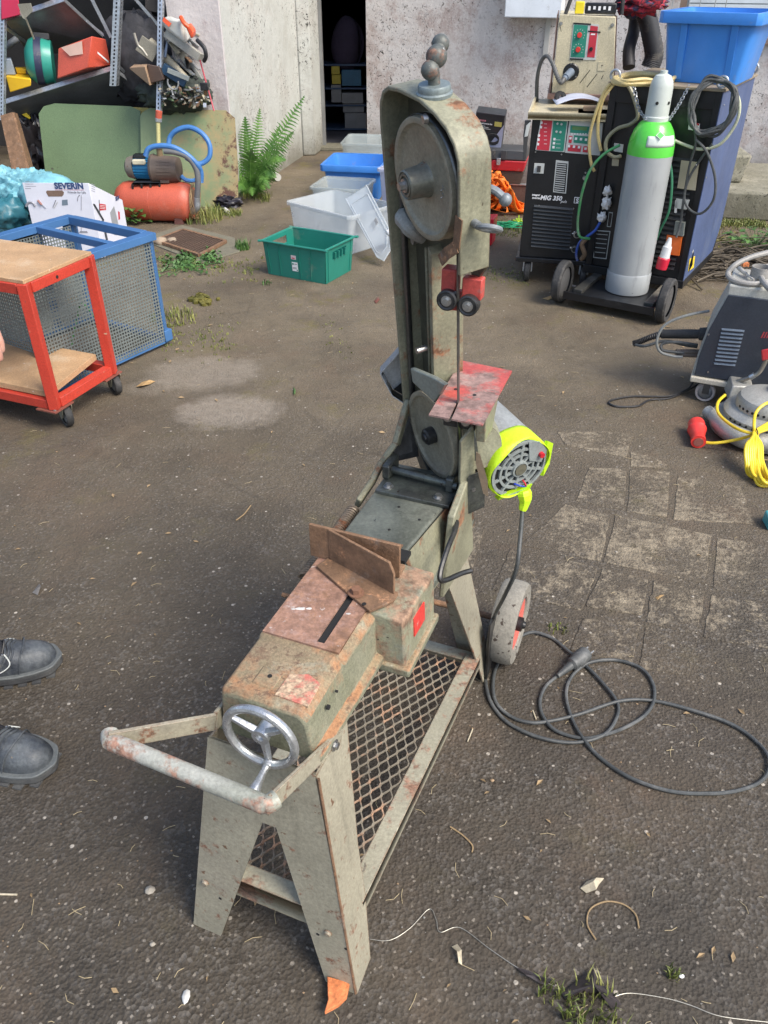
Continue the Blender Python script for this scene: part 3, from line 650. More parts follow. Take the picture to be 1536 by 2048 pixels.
# rear legs
for sgn,vb,vt in ((1,0.002,-.0625),(-1,-.325,-.245)):
    v0=lambda z:vb+(vt-vb)*z/.51
    m=MB(); P=[(.772,0),(.79,0),(.81,.10),(.70,.508),(.565,.508),(.745,.08)]
    if sgn<0: P=P[::-1]
    m.slab([sp(u,v0(z),z) for u,z in P],.0035); m.build('leg_flange',M['leg'],saw)
m=MB()
for (va,vb_) in ((-.325,-.262),(-.064,-.003)):
    c=(-.245+.07 if va<-.2 else -.125)
    pts=[(va,0),(vb_,0),((-.165 if va<-.2 else -.064),.5),((-.24 if va<-.2 else -.14),.5)]
    m.slab([sp(.806-.2*z,v,z) for v,z in pts],.003)
m.build('leg_panel',M['leg'],saw)
# rails: angle iron
def angle(p0,p1,up,side,w1,w2,th,name,mt):
    p0=V(p0);p1=V(p1);up=V(up).normalized();side=V(side).normalized(); m=MB()
    m.hexa([p0,p0+side*w1,p1+side*w1,p1],[p0+up*th,p0+side*w1+up*th,p1+side*w1+up*th,p1+up*th])
    m.hexa([p0-up*w2,p0-up*w2+side*th,p1-up*w2+side*th,p1-up*w2],[p0,p0+side*th,p1+side*th,p1]); return m.build(name,mt,saw,bevel=.001)
railm=mat('rail_paint',(.33,.31,.23),.55,edge=.005,var=.15,rust=.42,rs=16,rcol=(.26,.15,.1),bump=.3,bs=120,dust=.2)
angle(sp(.075,-.018,.148),sp(.745,-.006,.105),(0,0,1),-sv,.034,.036,.003,'side_rail',railm)
angle(sp(.075,-.305,.148),sp(.745,-.318,.105),(0,0,1),sv,.03,.036,.003,'side_rail',railm)
angle(sp(.02,-.285,.175),sp(.02,-.03,.175),(0,0,1),sa,.032,.05,.003,'cross_rail',railm)
angle(sp(.76,-.31,.10),sp(.76,-.01,.10),(0,0,1),-sa,.032,.04,.003,'cross_rail',railm)
# expanded metal tray
m=MB(); lu,lv=.045,.0112; u0,u1,v0_,v1_=.045,.735,-.302,-.035
zt=lambda u:.150-.055*(u-.07)/.67
nv=int((v1_-v0_)/lv); nu=int((u1-u0)/lu)
for j in range(nv+1):
    pts=[]
    for i in range(nu*2+1):
        u=u0+i*lu/2; v=v0_+j*lv+(.44*lv if (i+j)%2 else -.44*lv)
        # flat kink at each bond
        pts+= [sp(u-.004,min(max(v,v0_),v1_),zt(u)+.002*((i+j)%2)),sp(u+.004,min(max(v,v0_),v1_),zt(u)+.002*((i+j)%2))]
    for a,b in zip(pts[:-1],pts[1:]): m.bar(a,b,.0026,.003)
m.build('mesh_tray',mat('mesh_steel',(.24,.21,.16),.6,metal=.1,rust=.5,rs=14,rcol=(.36,.22,.14),var=.3),saw,smooth=0)
# bed
def loft(secs):
    m=MB(); n=len(secs[0]); vs=[sp(*p) for s_ in secs for p in s_]; fs=[]
    for i in range(len(secs)-1):
        for k in range(n): l=(k+1)%n; fs.append((i*n+k,i*n+l,(i+1)*n+l,(i+1)*n+k))
    fs.append(tuple(range(n))); fs.append(tuple((len(secs)-1)*n+k for k in range(n))[::-1]); return m.add(vs,fs)
def sec(u,vl,vr,zt_,zb,vlb,vrb,ch=.012,lip=.012): return [(u,vlb-lip,zb),(u,vlb-lip,zb+.014),(u,vlb,zb+.018),(u,vl-.002,zt_-ch*.4),(u,vl+.004,zt_),(u,vr-ch,zt_),(u,vr,zt_-ch),(u,vrb,zb+.018),(u,vrb+lip,zb+.014),(u,vrb+lip,zb)]
bd=loft([sec(.058,-.221,-.090,.592,.507,-.229,-.082),sec(.066,-.224,-.086,.599,.507,-.229,-.080),sec(.172,-.224,-.086,.600,.503,-.229,-.078),sec(.178,-.225,-.081,.604,.503,-.229,-.077),sec(.385,-.226,-.074,.604,.498,-.229,-.074),sec(.395,-.226,-.10,.596,.498,-.229,-.08)])
bdo=bd.build('bed',M['bed'],saw,bevel=.003)
m=loft([[(.39,-.222,.5),(.39,-.222,.59),(.39,-.105,.59),(.39,-.105,.5)],[(.46,-.216,.5),(.46,-.216,.59),(.46,-.095,.59),(.46,-.095,.5)]]); m.build('bed_neck',M['bed'],saw)
m=loft([sec(.435,-.214,-.088,.604,.49,-.222,-.06,.006,.004),sec(.625,-.213,-.066,.604,.49,-.222,-.045,.006,.004),sec(.73,-.212,-.06,.60,.49,-.22,-.045,.006,.004)]); m.build('bed_rear',mat('oily_bed_top',(.13,.14,.115),.35,metal=.2,var=.35,vs=16,spot=.26,ss=55,scol=(.03,.03,.03),dust=.3,dcol=(.30,.31,.26),rust=.1,rs=10,bump=.25),saw,bevel=.003)
m=MB(); m.slab([sp(.436,-.086,.600),sp(.624,-.0635,.600),sp(.73,-.058,.598),sp(.73,-.040,.49),(sp(.625,-.040,.49)),sp(.46,-.054,.49)],-.003); m.build('side_plate',M['paint'],saw)
# raised plate with slot
slot_u0,slot_u1,sc_,sw=.188,.335,-.128,.0065
m=MB(); zt0,zt1=.6035,.6075
for (ua,ub,va,vb) in ((.178,slot_u0,-.221,-.093),(slot_u1,.384,-.221,-.093),(slot_u0,slot_u1,-.221,sc_-sw),(slot_u0,slot_u1,sc_+sw,-.093)): m.box((ua,va,zt0),(ub,vb,zt1),SM)
pl_=m.build('bed_plate',M['bedplate'],saw)
m=MB(); m.box((slot_u0,sc_-sw,.6037),(slot_u1,sc_+sw,.6046),SM); m.build('slot',M['darkvoid'],saw)
m=MB(); m.box((.084,-.187,.598),(.118,-.152,.6022),SM); m.build('tab',M['bed'],saw,bevel=.003)
m=MB(); m.cyl(sp(.103,-.168,.6000),sp(.103,-.168,.6028),.0035,n=12); m.cyl(sp(.107,-.0805,.57),sp(.107,-.0765,.57),.004,n=10); m.cyl(sp(.135,-.080,.575),sp(.135,-.0760,.575),.002,n=10); m.build('hole',M['darkvoid'],saw)
m=MB(); m.prism([(.075,-.145),(.073,-.092),(.118,-.094),(.128,-.118),(.118,-.144)],.5985,.6016,SM); m.build('name_plate',M['redsign'],saw,bevel=.0005)
# side box
m=loft([[(.283,-.088,.498),(.283,-.088,.603),(.283,-.030,.600),(.283,-.026,.498)],[(.420,-.088,.498),(.420,-.088,.603),(.420,-.026,.600),(.420,-.022,.498)]]); m.build('jaw_housing',mat('housing_paint',(.25,.25,.17),.5,var=.25,vs=12,rust=.52,rs=9,rcol=(.27,.17,.11),dust=.3,dcol=(.2,.22,.24),spot=.1,ss=60,streak=.1,bump=.4,bs=200),saw,bevel=.004)
m=MB(); m.box((.276,-.09,.487),(.428,-.016,.505),SM); m.build('housing_lip',M['bed'],saw,bevel=.004)
m=MB(); m.hexa([sp(.322,-.0275,.538),sp(.322,-.0240,.538),sp(.368,-.0225,.538),sp(.368,-.0255,.538)],[sp(.322,-.0295,.576),sp(.322,-.0262,.576),sp(.368,-.0245,.576),sp(.368,-.0275,.576)]); m.build('maker_plate',M['redbright'],saw)
m=MB(); m.box((.421,-.100,.598),(.452,-.080,.6065),SM); m.build('opening',M['darkvoid'],saw)
m=MB(); m.box((.437,-.21,.6035),(.466,-.10,.6052),SM); m.build('rust_band',M['rust'],saw)
for (u,v,r) in ((.245,-.19,.006),(.25,-.178,.004),(.24,-.20,.003),(.262,-.115,.003)):
    m=MB(); m.blob(sp(u,v,.6076),r,(1.3,.6,.15),10,.25,int(r*9000)); m.build('bird_dropping',mat('chalky_white',(.55,.53,.5),.9),saw)
# jaws
m=MB(); m.box((.374,-.236,.608),(.380,-.072,.674),SM); m.build('fixed_jaw',M['rust'],saw,bevel=.0012)
m=MB(); m.box((.380,-.215,.600),(.41,-.075,.609),SM); m.build('jaw_foot',M['rust'],saw,bevel=.001)
m=MB(); m.prism([(.346,-.211),(.373,-.203),(.333,-.058),(.312,-.058),(.275,-.084),(.300,-.130)],.6078,.6135,SM)
mj=m.build('moving_jaw',M['rust'],saw,bevel=.001)
a=V((.372,-.199,0)); b=V((.326,-.064,0)); nn=V((b.y-a.y,-(b.x-a.x),0)).normalized()*.005
def lp(p,z): return sp(p.x,p.y,z)
m=MB(); P=[lp(a,.612),lp(b,.612),lp(b,.654),lp(b-(b-a)*.07,.672),lp(a,.674)]; m.slab(P,.005); m.build('jaw_face',M['rust'],mj,bevel=.001)
m=MB(); m.bolt(sp(.305,-.120,.6145),zz,.0085,.010); m.build('bolt',mat('orange_rust_bolt',(.2,.10,.06),.8,bump=.4),mj)
m=MB(); m.cyl(sp(.286,-.098,.612),sp(.286,-.098,.6146),.0035,n=10); m.build('hole',M['darkvoid'],mj)
# hand wheel
wc=V((.028,-.143,.569)); wa=-sa                                         # wheel axis points to the viewer
HM=fr(sp(*wc),sv,zz,-sa)
hw=MB(); n=40; hw.tube([HM@V((.053*math.cos(2*math.pi*i/n),.053*math.sin(2*math.pi*i/n),.004)) for i in range(n)],.0065,10,closed=True)
ho=hw.build('hand_wheel',M['alu'],saw)
m=MB(); m.lathe([(.0,-.018),(.012,-.018),(.012,-.004),(.013,.0),(.013,.006),(.006,.0065),(.006,.002),(0,.002)],HM,20); m.build('hub',M['alu'],ho)
for k in range(3):
    a_=math.radians(-82+120*k); m=MB(); e=V((math.cos(a_),math.sin(a_),0)); s_=V((-e.y,e.x,0))
    m.hexa([HM@(e*.011+s_*.007-zz*.004),HM@(e*.011-s_*.007-zz*.004),HM@(e*.05-s_*.0055-zz*.001),HM@(e*.05+s_*.0055-zz*.001)],[HM@(e*.011+s_*.0035+zz*.004),HM@(e*.011-s_*.0035+zz*.004),HM@(e*.05-s_*.0025+zz*.005),HM@(e*.05+s_*.0025+zz*.005)]); m.build('spoke',M['alu'],ho,bevel=.0008)
cr0=HM@V((.008,-.050,.004)); cr1=sp(-.028,-.133,.512)
m=MB(); q=[cr0,cr0.lerp(cr1,.12),cr0.lerp(cr1,.15),cr0.lerp(cr1,.3),cr0.lerp(cr1,.6),cr0.lerp(cr1,.85),cr0.lerp(cr1,.96),cr1]; m.tube(q,[.0075,.0075,.0055,.005,.0065,.009,.0075,.003],14); m.build('crank_handle',M['alu'],ho)
m=MB(); m.cyl(sp(.03,-.146,.562),sp(.06,-.146,.562),.008,n=14); m.build('lead_screw',M['dark'],saw)
# lifting handle
hz=.57
t0,t1=sp(-.060,-.335,hz),sp(-.068,-.078,hz)
bare=mat('worn_handle_tube',(.30,.31,.25),.45,metal=.1,var=.2,rust=.55,rs=14,rcol=(.30,.17,.12),dust=.8,dcol=(.52,.51,.47),bump=.25,bs=140)
m=MB(); m.tube(crv([t0+sa*.012-sv*.004,t0+sv*.008,t0+sv*.03,t1-sv*.03,t1-sv*.006,t1+sa*.012+sv*.003],5),.0125,14); m.build('handle_tube',bare,saw)
def flatbar(pts,h,th,name,mt,par=saw):
    m=MB(); pts=[V(p) for p in pts]
    for a,b in zip(pts[:-1],pts[1:]): m.bar(a,b,th,h)
    return m.build(name,mt,par,bevel=.001)
flatbar([t0+sv*.002,sp(.045,-.232,.540),sp(.085,-.238,.528)],.031,.006,'handle_arm',M['leg'])
flatbar([t1-sv*.002,sp(.075,-.073,.512),sp(.12,-.068,.497)],.029,.006,'handle_arm',M['leg'])
m=MB(); m.bolt(sp(.098,-.067,.503),sv,.006,.006); m.build('bolt',M['steel'],saw)
for (v,z) in ((-.285,.145),(-.052,.145)):
    m=MB(); m.cyl(sp(.075*z-.0005,v,z),sp(.075*z-.0055,v,z),.0075,.0045,n=12); m.build('bolt',M['leg'],saw)
m=MB(); 
for (v,z) in ((-.318,.135),(-.258,.115),(-.071,.128),(-.02,.12),): m.cyl(sp(.075*z+.002,v,z),sp(.075*z-.0006,v,z),.003,n=10)
m.build('hole',M['darkvoid'],saw)
# spring
sa0,sb0=sp(.575,-.243,.575),sp(.36,-.243,.565); ax=(sb0-sa0).normalized(); s1=ax.cross(zz).normalized(); s2=ax.cross(s1)
m=MB(); m.tube([sa0+ax*((sb0-sa0).length*i/600)+(s1*math.cos(i*2*math.pi*34/600)+s2*math.sin(i*2*math.pi*34/600))*.0115 for i in range(601)],.0022,5); m.build('spring',mat('rusty_spring',(.2,.16,.12),.55,metal=.4,rust=.4,rs=20),saw)
m=MB(); m.cyl(sb0,sp(.33,-.243,.563),.004,n=8); m.cyl(sp(.31,-.228,.563),sp(.31,-.26,.563),.004,n=8); m.build('spring_rod',M['rust'],saw)
# spring lever (bent flat casting on the left)
m=MB(); lv=[ap(-.098,.0,.02),sp(.705,-.205,.665),sp(.685,-.228,.625),sp(.655,-.238,.592),sp(.60,-.243,.578)]; 
for a,b in zip(lv[:-1],lv[1:]): m.bar(a,b+(b-a).normalized()*.006,.012,.026,up=-sa)
m.build('spring_lever',M['paint'],saw,bevel=.003)
m=MB(); m.slab([ap(-.09,-.01,.0),sp(.72,-.20,.665),sp(.70,-.22,.615),sp(.74,-.17,.62)],.010); m.build('lever_web',M['dark'],saw)
# hinge
m=MB(); m.box((.602,-.210,.604),(.70,-.060,.612),SM); m.build('hinge_plate',M['greasy'],saw,bevel=.0015)
m=MB(); m.cyl(sp(.662,-.205,.628),sp(.652,-.060,.626),.0075,n=14); m.build('hinge_rod',M['greasy'],saw)
for v in (-.205,-.075):
    m=MB(); m.box((.645,v-.008,.612),(.70,v+.008,.642),SM); m.build('hinge_lug',M['greasy'],saw,bevel=.003)
for v in (-.190,-.088):
    m=MB(); m.bolt(sp(.622,v,.6122),zz,.0065,.007); m.build('bolt',M['steel'],saw)
m=MB(); 
for (u,v) in ((.575,-.15),(.50,-.14),(.55,-.10)): m.cyl(sp(u,v,.604),sp(u,v,.6048),.0028,n=8)
m.build('hole',M['darkvoid'],saw)
# stop rod on right side
m=MB(); m.tube(crv([sp(.575,-.036,.60),sp(.545,-.03,.60),sp(.50,-.028,.595),sp(.455,-.026,.575),sp(.45,-.02,.56),sp(.50,.0,.545),sp(.52,.012,.54)],6),.005,8); m.build('stop_rod',M['dark'],saw)
m=MB(); m.hexa([sp(.53,-.05,.45),sp(.53,-.04,.45),sp(.70,-.03,.45),sp(.70,-.05,.45)],[sp(.56,-.05,.62),sp(.56,-.036,.62),sp(.65,-.036,.66),sp(.65,-.05,.66)]); m.build('pivot_bracket',M['paint'],saw,bevel=.003)
# wheels at the back
m=MB(); m.cyl(sp(.895,-.37,.105),sp(.895,.065,.105),.008,n=12); m.build('axle',M['rust'],saw)
for v0,lab in ((-.005,0),(-.375,1)):
    WM_=fr(sp(.895,v0,.105),sa,zz,sv)
    m=MB(); m.lathe([(.066,.004),(.100,.0),(.105,.008),(.106,.03),(.105,.052),(.100,.06),(.070,.058),(.066,.05)],WM_,40,cap=False); ty=m.build('tyre',M['tyre'],saw)
    m=MB(); m.lathe([(.0,.030),(.020,.032),(.024,.040),(.050,.046),(.066,.053),(.068,.053),(.068,.006),(.04,.012),(0,.014)],WM_,32); rim=m.build('rim',mat('faded_red_rim',(.62,.14,.11),.45,var=.12,dust=.15,rust=.12,rs=14) if not lab else bpy.data.materials['faded_red_rim'],saw)
    m=MB(); m.lathe([(0,.072),(.008,.072),(.010,.066),(.018,.064),(.018,.034),(0,.034)],WM_,16); m.build('wheel_hub',M['dark'],rim)
m=MB(); m.slab([sp(.76,.004,.20),sp(.93,.004,.14),sp(.90,.004,.085),sp(.78,.004,.0)],.004); m.build('axle_bracket',M['dark'],saw)
# ---- arm ----
arm=MB()
outer=[(-.092,-.10),(-.10,.0),(-.112,.30),(-.121,.545),(-.118,.570),(-.106,.590),(-.086,.601),(-.05,.606),(.01,.607),(.05,.600),(.084,.588),(.105,.572),(.116,.553),(.118,.53),(.118,.385)]
th=.0065
def offs(pl,t):
    o=[]
    for i,p in enumerate(pl):
        a=V((*pl[max(i-1,0)],0)); b=V((*pl[min(i+1,len(pl)-1)],0)); d=(b-a).normalized(); o.append((p[0]+d.y*t,p[1]-d.x*t))
    return o
inner=offs(outer,th)
arm.prism(outer+inner[::-1],-.040,.012,AW)
ao=arm.build('arm_casting',M['paint'],saw,bevel=.0018)
m=MB(); m.prism(offs(outer,.002)[3:]+[(.085,.345),(.03,.40),(.0,.36),(-.018,.34),(-.018,-.02),(-.095,-.02)],-.0415,-.0355,AW); m.build('web_plate',mat('web_paint',(.085,.082,.058),.5,rust=.25,rs=12,rcol=(.12,.08,.05),dust=.25,dcol=(.16,.16,.11),streak=.3,var=.3),ao,bevel=.001)
m=MB(); m.prism([(-.024,-.03),(-.014,-.03),(-.012,.36),(-.022,.37)],-.075,-.012,AW); m.build('column_flange',M['paint'],ao,bevel=.0015)
m=MB(); m.prism([(-.060,.05),(-.054,.05),(-.054,.35),(-.060,.35)],-.036,-.026,AW); m.build('column_rib',M['paint'],ao,bevel=.0015)
m=MB(); m.prism([(-.046,.10),(-.052,.128),(-.03,.135),(.030,.155),(.074,.165),(.036,.104)],.006,.016,AW); m.build('gusset_plate',mat('bare_gusset',(.30,.33,.29),.4,metal=.3,rust=.15,dust=.2,bump=.2),ao,bevel=.002)
m=MB(); m.lathe([(0,-.03),(.1025,-.03),(.1045,-.036),(0,-.036)],AM@Matrix(((1,0,0,0),(0,0,1,0),(0,1,0,0),(0,0,0,1))),40); 
m.build('lower_guard',M['greasy'],ao)
m=MB(); m.prism([(-.112,-.02),(-.105,-.09),(-.07,-.14),(-.03,-.125),(-.06,-.10),(-.088,-.06),(-.095,-.02)],-.036,-.004,AW); m.build('lower_guard_lip',M['greasy'],ao,bevel=.002)
m=MB(); m.prism([(-.05,-.125),(.11,-.08),(.118,-.02),(.118,-.12),(.04,-.155),(-.06,-.15)],-.045,-.005,AW); m.build('pivot_arm',M['greasy'],ao,bevel=.002)
# cast wheels
def bladewheel(w,hub,name='blade_wheel'):
    FMx=AM@Matrix(((1,0,0,0),(0,1,0,0),(0,0,1,w),(0,0,0,1)))
    FZ=FMx@Matrix(((1,0,0,0),(0,0,1,0),(0,1,0,0),(0,0,0,1)))
    m=MB(); m.lathe([(0,.0),(.074,.0),(.077,.002),(.080,.006),(.086,.007),(.0885,.006),(.0895,.0),(.089,-.014),(.091,-.016),(.0905,-.020),(.08,-.020),(0,-.012)],FZ,72); wo=m.build(name,M['wheelm'],saw)
    if hub:
        m=MB(); m.lathe([(.0,.0),(.026,.0),(.024,.004),(.0215,.034),(.0195,.036),(.018,.034),(.017,.034),(.0165,.036),(.0135,.036),(.0125,.033),(.011,.033),(.0105,.036),(.008,.036),(.0,.036)],FZ,32); m.build('hub',mat('hub_metal',(.22,.22,.18),.4,metal=.5,rust=.35,rs=22,rcol=(.17,.09,.05)),wo)
        m=MB(); m.bolt(FZ@V((0,0,.036)),an,.0065,.010); m.build('bolt',M['steel'],wo)
    else:
        m=MB(); m.lathe([(.0,.0),(.017,.0),(.0165,.016),(.013,.019),(.009,.019),(.008,.022),(0,.022)],FZ,24); m.build('hub',M['dark'],wo)
    return wo,FZ
w1,F1=bladewheel(0,False); w2,F2=bladewheel(.488,True)
for k in range(10):
    q=F2@V((.047+.004*(k%2),.0+(k//2-2)*.006*-1,0)); m=MB(); m.cyl(F2@V((.046+.003*((k*7)%3),-.012+.006*k*.6,.0)),F2@V((.049+.003*((k*5)%3),-.010+.006*k*.6,.0012)),.0009,n=5); 
    if k<6: m.build('weld_mark',M['steel'],w2)
m=MB()
# blade: loop of ribbon
def ribbon(pts,wdirs,w):
    m=MB(); vs=[]
    for p,d in zip(pts,wdirs): vs+= [p-d*w/2,p+d*w/2]
    n=len(pts); m.add(vs,[(2*i,2*i+1,2*i+3,2*i+2) for i in range(n-1)]); return m
pts=[];wd_=[]; r=.0912
for i in range(0,25): a_=math.pi*i/24; pts.append(ap(r*math.cos(a_),-.006,.488+r*math.sin(a_))); wd_.append(an)
for i in range(1,10): t=i/10; pts.append(ap(-r,-.006,.488*(1-t))); wd_.append(an)
for i in range(0,25): a_=math.pi+math.pi*i/24; pts.append(ap(r*math.cos(a_),-.006,r*math.sin(a_))); wd_.append(an)
fdir=(-sa*math.cos(al)-zz*math.sin(al)).normalized()
for i in range(1,40):
    w=.488*i/40; t=min(1,max(0,(w-.02)/.08)) if w<.244 else min(1,max(0,(.45-w)/.09)); d=(an.lerp(fdir,t)).normalized(); pts.append(ap(r,-.006+.004*t,w)); wd_.append(d)
pts.append(pts[0]); wd_.append(wd_[0])
ribbon(pts,wd_,.0125).build('blade',mat('blade_steel',(.16,.16,.155),.35,metal=.8,var=.3),saw,solid=.0008)
# guides
bt=ap(.091,-.002,.335); bb=ap(.091,-.002,.125)
m=MB(); FG=fr(bt,sv,zz,-sa)
m.box((-.030,.002,-.03),(-.006,.040,-.002),FG); m.box((.004,-.003,-.022),(.036,.030,-.002),FG); gb=m.build('guide_block',M['redpaint'],saw,bevel=.002)
m=MB(); m.box((-.032,-.028,-.026),(.0,.004,-.012),FG); m.build('guide_bracket',M['redpaint'],gb,bevel=.001)
def roller(FX,x,y,r=.0125,z=.004):
    m=MB(); Q=FX@Matrix.Translation((x,y,z)); m.lathe([(0,-.012),(r*.9,-.012),(r,-.010),(r,.004),(r*.85,.0055),(r*.7,.004),(r*.5,.0045),(0,.0045)],Q,28); ro=m.build('guide_roller',M['dark'],saw)
    m=MB(); m.bolt(Q@V((0,0,.005)),Q.to_3x3()@V((0,0,1)),.0055,.007); m.build('bolt',M['steel'],ro)
roller(FG,-.0165,-.006,.0165); roller(FG,.0185,-.010,.0165)
FB=fr(bb,sv,zz,-sa); roller(FB,-.016,-.022,.0115); roller(FB,.017,-.024,.0115)
m=MB(); m.box((-.03,-.05,-.03),(.03,-.012,-.010),FB); m.build('lower_guide_block',M['dark'],saw,bevel=.002)
# saw table
zt_=.82; m=MB(); 
m.slab([sp(u,v,zt_) for u,v in [(.556,-.091),(.79,-.107),(.78,-.004),(.554,.004),(.555,-.0502),(.629,-.0588),(.629,-.0622),(.555,-.0548)]],-.003)
tb_=m.build('work_table',mat('worn_red_table',(.56,.10,.08),.38,metal=.2,var=.2,vs=20,rust=.62,rs=6,rcol=(.26,.17,.15),bump=.12,dust=.12,dcol=(.35,.2,.18)),saw)
for u,v in ((.665,-.078),(.655,-.04)): m=MB(); m.cyl(sp(u,v,.8203),sp(u,v,.8208),.0035,n=12); m.build('hole',M['darkvoid'],tb_)
m=MB(); m.hexa([sp(.61,-.02,.755),sp(.61,-.004,.755),sp(.66,-.004,.755),sp(.66,-.02,.755)],[sp(.60,-.02,.8165),sp(.60,-.002,.8165),sp(.68,-.002,.8165),sp(.68,-.02,.8165)]); m.build('table_bracket',M['paint'],saw,bevel=.002)
# lower right flange of the casting
def pdn(x,y,d=.114):
    return gp(x,y,A0+ad*d,ad)
m=MB(); m.slab([pdn(*p) for p in [(922,885),(948,852),(952,980),(935,1018),(924,1010),(920,960)]],-.007); m.build('lower_flange',M['paint'],ao,bevel=.0015)
m=MB(); q=pdn(945,977); m.bolt(q,ad,.005,.005); m.build('bolt',M['steel'],ao)
for (d,w) in ((.022,.582),):
    m=MB(); m.cyl(ap(d,.008,w),ap(d,.014,w),.0075,.0055,n=14); m.build('bolt',M['steel'],ao)
for (d,n_,w) in ((-.072,-.03,.36),(-.035,-.01,.172)):
    m=MB(); m.cyl(ap(d,n_,w),ap(d,n_+.02,w),.006,n=12); m.build('bolt',M['steel'],ao)
m=MB(); m.tube(crv([ap(-.10,-.02,.395),ap(-.08,.0,.40),ap(-.055,.0,.39),ap(-.05,-.02,.37)],5),[.010,.011,.012,.013,.014,.015,.015,.014,.013,.014,.014,.013,.012,.011,.010,.009],10); m.build('slider_boss',mat('cast_boss',(.3,.3,.27),.5,rust=.2),ao)
# blade guard clip (bent rusty strip)
m=MB(); 
for a,b in zip([ap(.117,.012,.475),ap(.112,.014,.43),ap(.095,.020,.415)],[ap(.112,.014,.43),ap(.095,.020,.415),ap(.075,.020,.395)]): m.bar(a,b,.018,.0018,up=an)
m.build('rusty_clip',M['rust'],ao)
# eye bolt and ball lever
e0=ap(.119,-.012,.462); m=MB(); m.cyl(e0-ad*.0,e0+ad*.012,.006,n=12); rc=e0+ad*.012+sv*.016-zz*.002
m.tube([rc+(sv*math.cos(t)+(-sa*.75+zz*.35)*math.sin(t))*.0155 for t in [2*math.pi*i/24 for i in range(24)]],.0042,10,closed=True); m.build('eye_bolt',mat('grey_zinc',(.25,.27,.28),.5,metal=.4,rust=.1),ao)
e1=ap(.10,-.045,.498); m=MB(); q=[e1,e1+sv*.012-zz*.003,e1+sv*.020-zz*.008,e1+sv*.028-zz*.014]; m.tube(crv(q,4),.0062,10); m.blob(q[-1],.0095,n=14); m.build('ball_lever',mat('grey_zinc2',(.22,.25,.27),.5,metal=.3,rust=.1),ao)
# top knob: collar and ball handle
k0=ap(.004,-.016,.606); m=MB(); KM=fr(k0,ad,an,aw); m.lathe([(0,-.002),(.026,-.002),(.026,.002),(.0235,.004),(.0235,.010),(.022,.0125),(0,.0125)],KM,32); ko=m.build('tension_collar',mat('grey_collar',(.2,.24,.24),.45,metal=.3,rust=.1),saw)
m=MB(); kp=[k0+aw*.010,k0+aw*.024]; m.cyl(k0+aw*.010,k0+aw*.026,.0085,n=16)
bl_=[(k0+aw*.030-sv*.004-sa*.004,.0130),(k0+aw*.046+sv*.0008+sa*.010,.0150),(k0+aw*.060+sa*.030,.0125)]
for c,r_ in bl_: m.blob(c,r_,n=18)
m.tube([bl_[0][0],bl_[1][0],bl_[2][0]],.0095,12)
m.build('ball_handle',mat('worn_ball_handle',(.12,.13,.12),.5,metal=.2,rust=.45,rs=30,rcol=(.19,.11,.08),spot=.2,ss=90,scol=(.4,.4,.38),bump=.4),ko)
# belt guard behind the column
m=MB(); Yg=1.47
G=[gy(762,735,Yg),gy(802,690,Yg),gy(880,676,Yg),gy(915,712,Yg),gy(908,760,Yg),gy(820,800,Yg),gy(785,778,Yg)]
m.slab([g_+V((0,.0,0)) for g_ in G],-.006); bg_=m.build('belt_guard',mat('pale_guard',(.52,.55,.56),.35,metal=.3),saw,bevel=.001)
for q_ in ([(866,688),(884,684),(908,714),(902,752),(868,760)],[(787,779),(815,757),(822,798)]):
    m=MB(); m.slab([gy(x,y,Yg-.009) for x,y in q_],-.002); m.build('guard_opening',M['darkvoid'],bg_)
m=MB(); 
for a,b in zip(G,G[1:]+G[:1]): m.slab([a,b,b+V((0,-.03,0)),a+V((0,-.03,0))],.002)
m.build('guard_rim',bpy.data.materials['pale_guard'],bg_)
m=MB(); pc=gy(893,722,1.445); PMx=fr(pc,(1,0,0),(0,0,1),(0,-1,0)); m.lathe([(0,0),(.008,0),(.018,.002),(.020,.0),(.020,-.01),(0,-.01)],PMx,24); m.build('pulley',M['wheelm'],bg_)
# motor
F=gz(1036,934,.66); q=ad
mo=MB(); MMx=fr(F,sv,zz,ad); mo.lathe([(0,-.225),(.060,-.225),(.066,-.216),(.066,-.003),(.0635,.0),(0,.0)],MMx,48); moo=mo.build('motor',M['motor'],saw)
m=MB(); n=48; 
def tf(i,j):
    a_=2*math.pi*i; r_=.0675+.0006*math.sin(a_*7); z=-.040+.047*j; 
    if j>.9: r_=.064+.002*math.sin(a_*5)
    return (r_*math.cos(a_),r_*math.sin(a_),z+ (.004*math.sin(a_*3+1) if j>.9 else 0))
m.grid(tf,n,6,MMx); m.build('tape',M['hivis'],moo,solid=.001)
m=MB(); m.hexa([MMx@V((.052,-.045,.0)),MMx@V((.066,-.02,.002)),MMx@V((.07,.03,.002)),MMx@V((.058,.04,.0))],[MMx@V((.058,-.045,.006)),MMx@V((.07,-.02,.006)),MMx@V((.074,.03,.006)),MMx@V((.06,.042,.006))]); m.build('tape_flap',M['hivis'],moo)
rng_=[(.062,.056),(.046,.041),(.033,.029)]
m=MB()
for ro_,ri in rng_:
    vs=[];N_=44
    m.lathe([(ri,.001),(ro_,.001),(ro_,.006),(ri,.006),(ri,.001)],MMx,N_,cap=False)
m.lathe([(0,.001),(.018,.001),(.017,.009),(.014,.0095),(.013,.007),(0,.007)],MMx,28)
for k in range(10):
    a_=2*math.pi*k/10+.2; e=V((math.cos(a_),math.sin(a_),0)); s_=V((-e.y,e.x,0))*.0025
    m.hexa([MMx@(e*.014+s_+zz*.001),MMx@(e*.014-s_+zz*.001),MMx@(e*.06-s_+zz*.001),MMx@(e*.06+s_+zz*.001)],[MMx@(e*.014+s_+zz*.0055),MMx@(e*.014-s_+zz*.0055),MMx@(e*.06-s_+zz*.0055),MMx@(e*.06+s_+zz*.0055)])
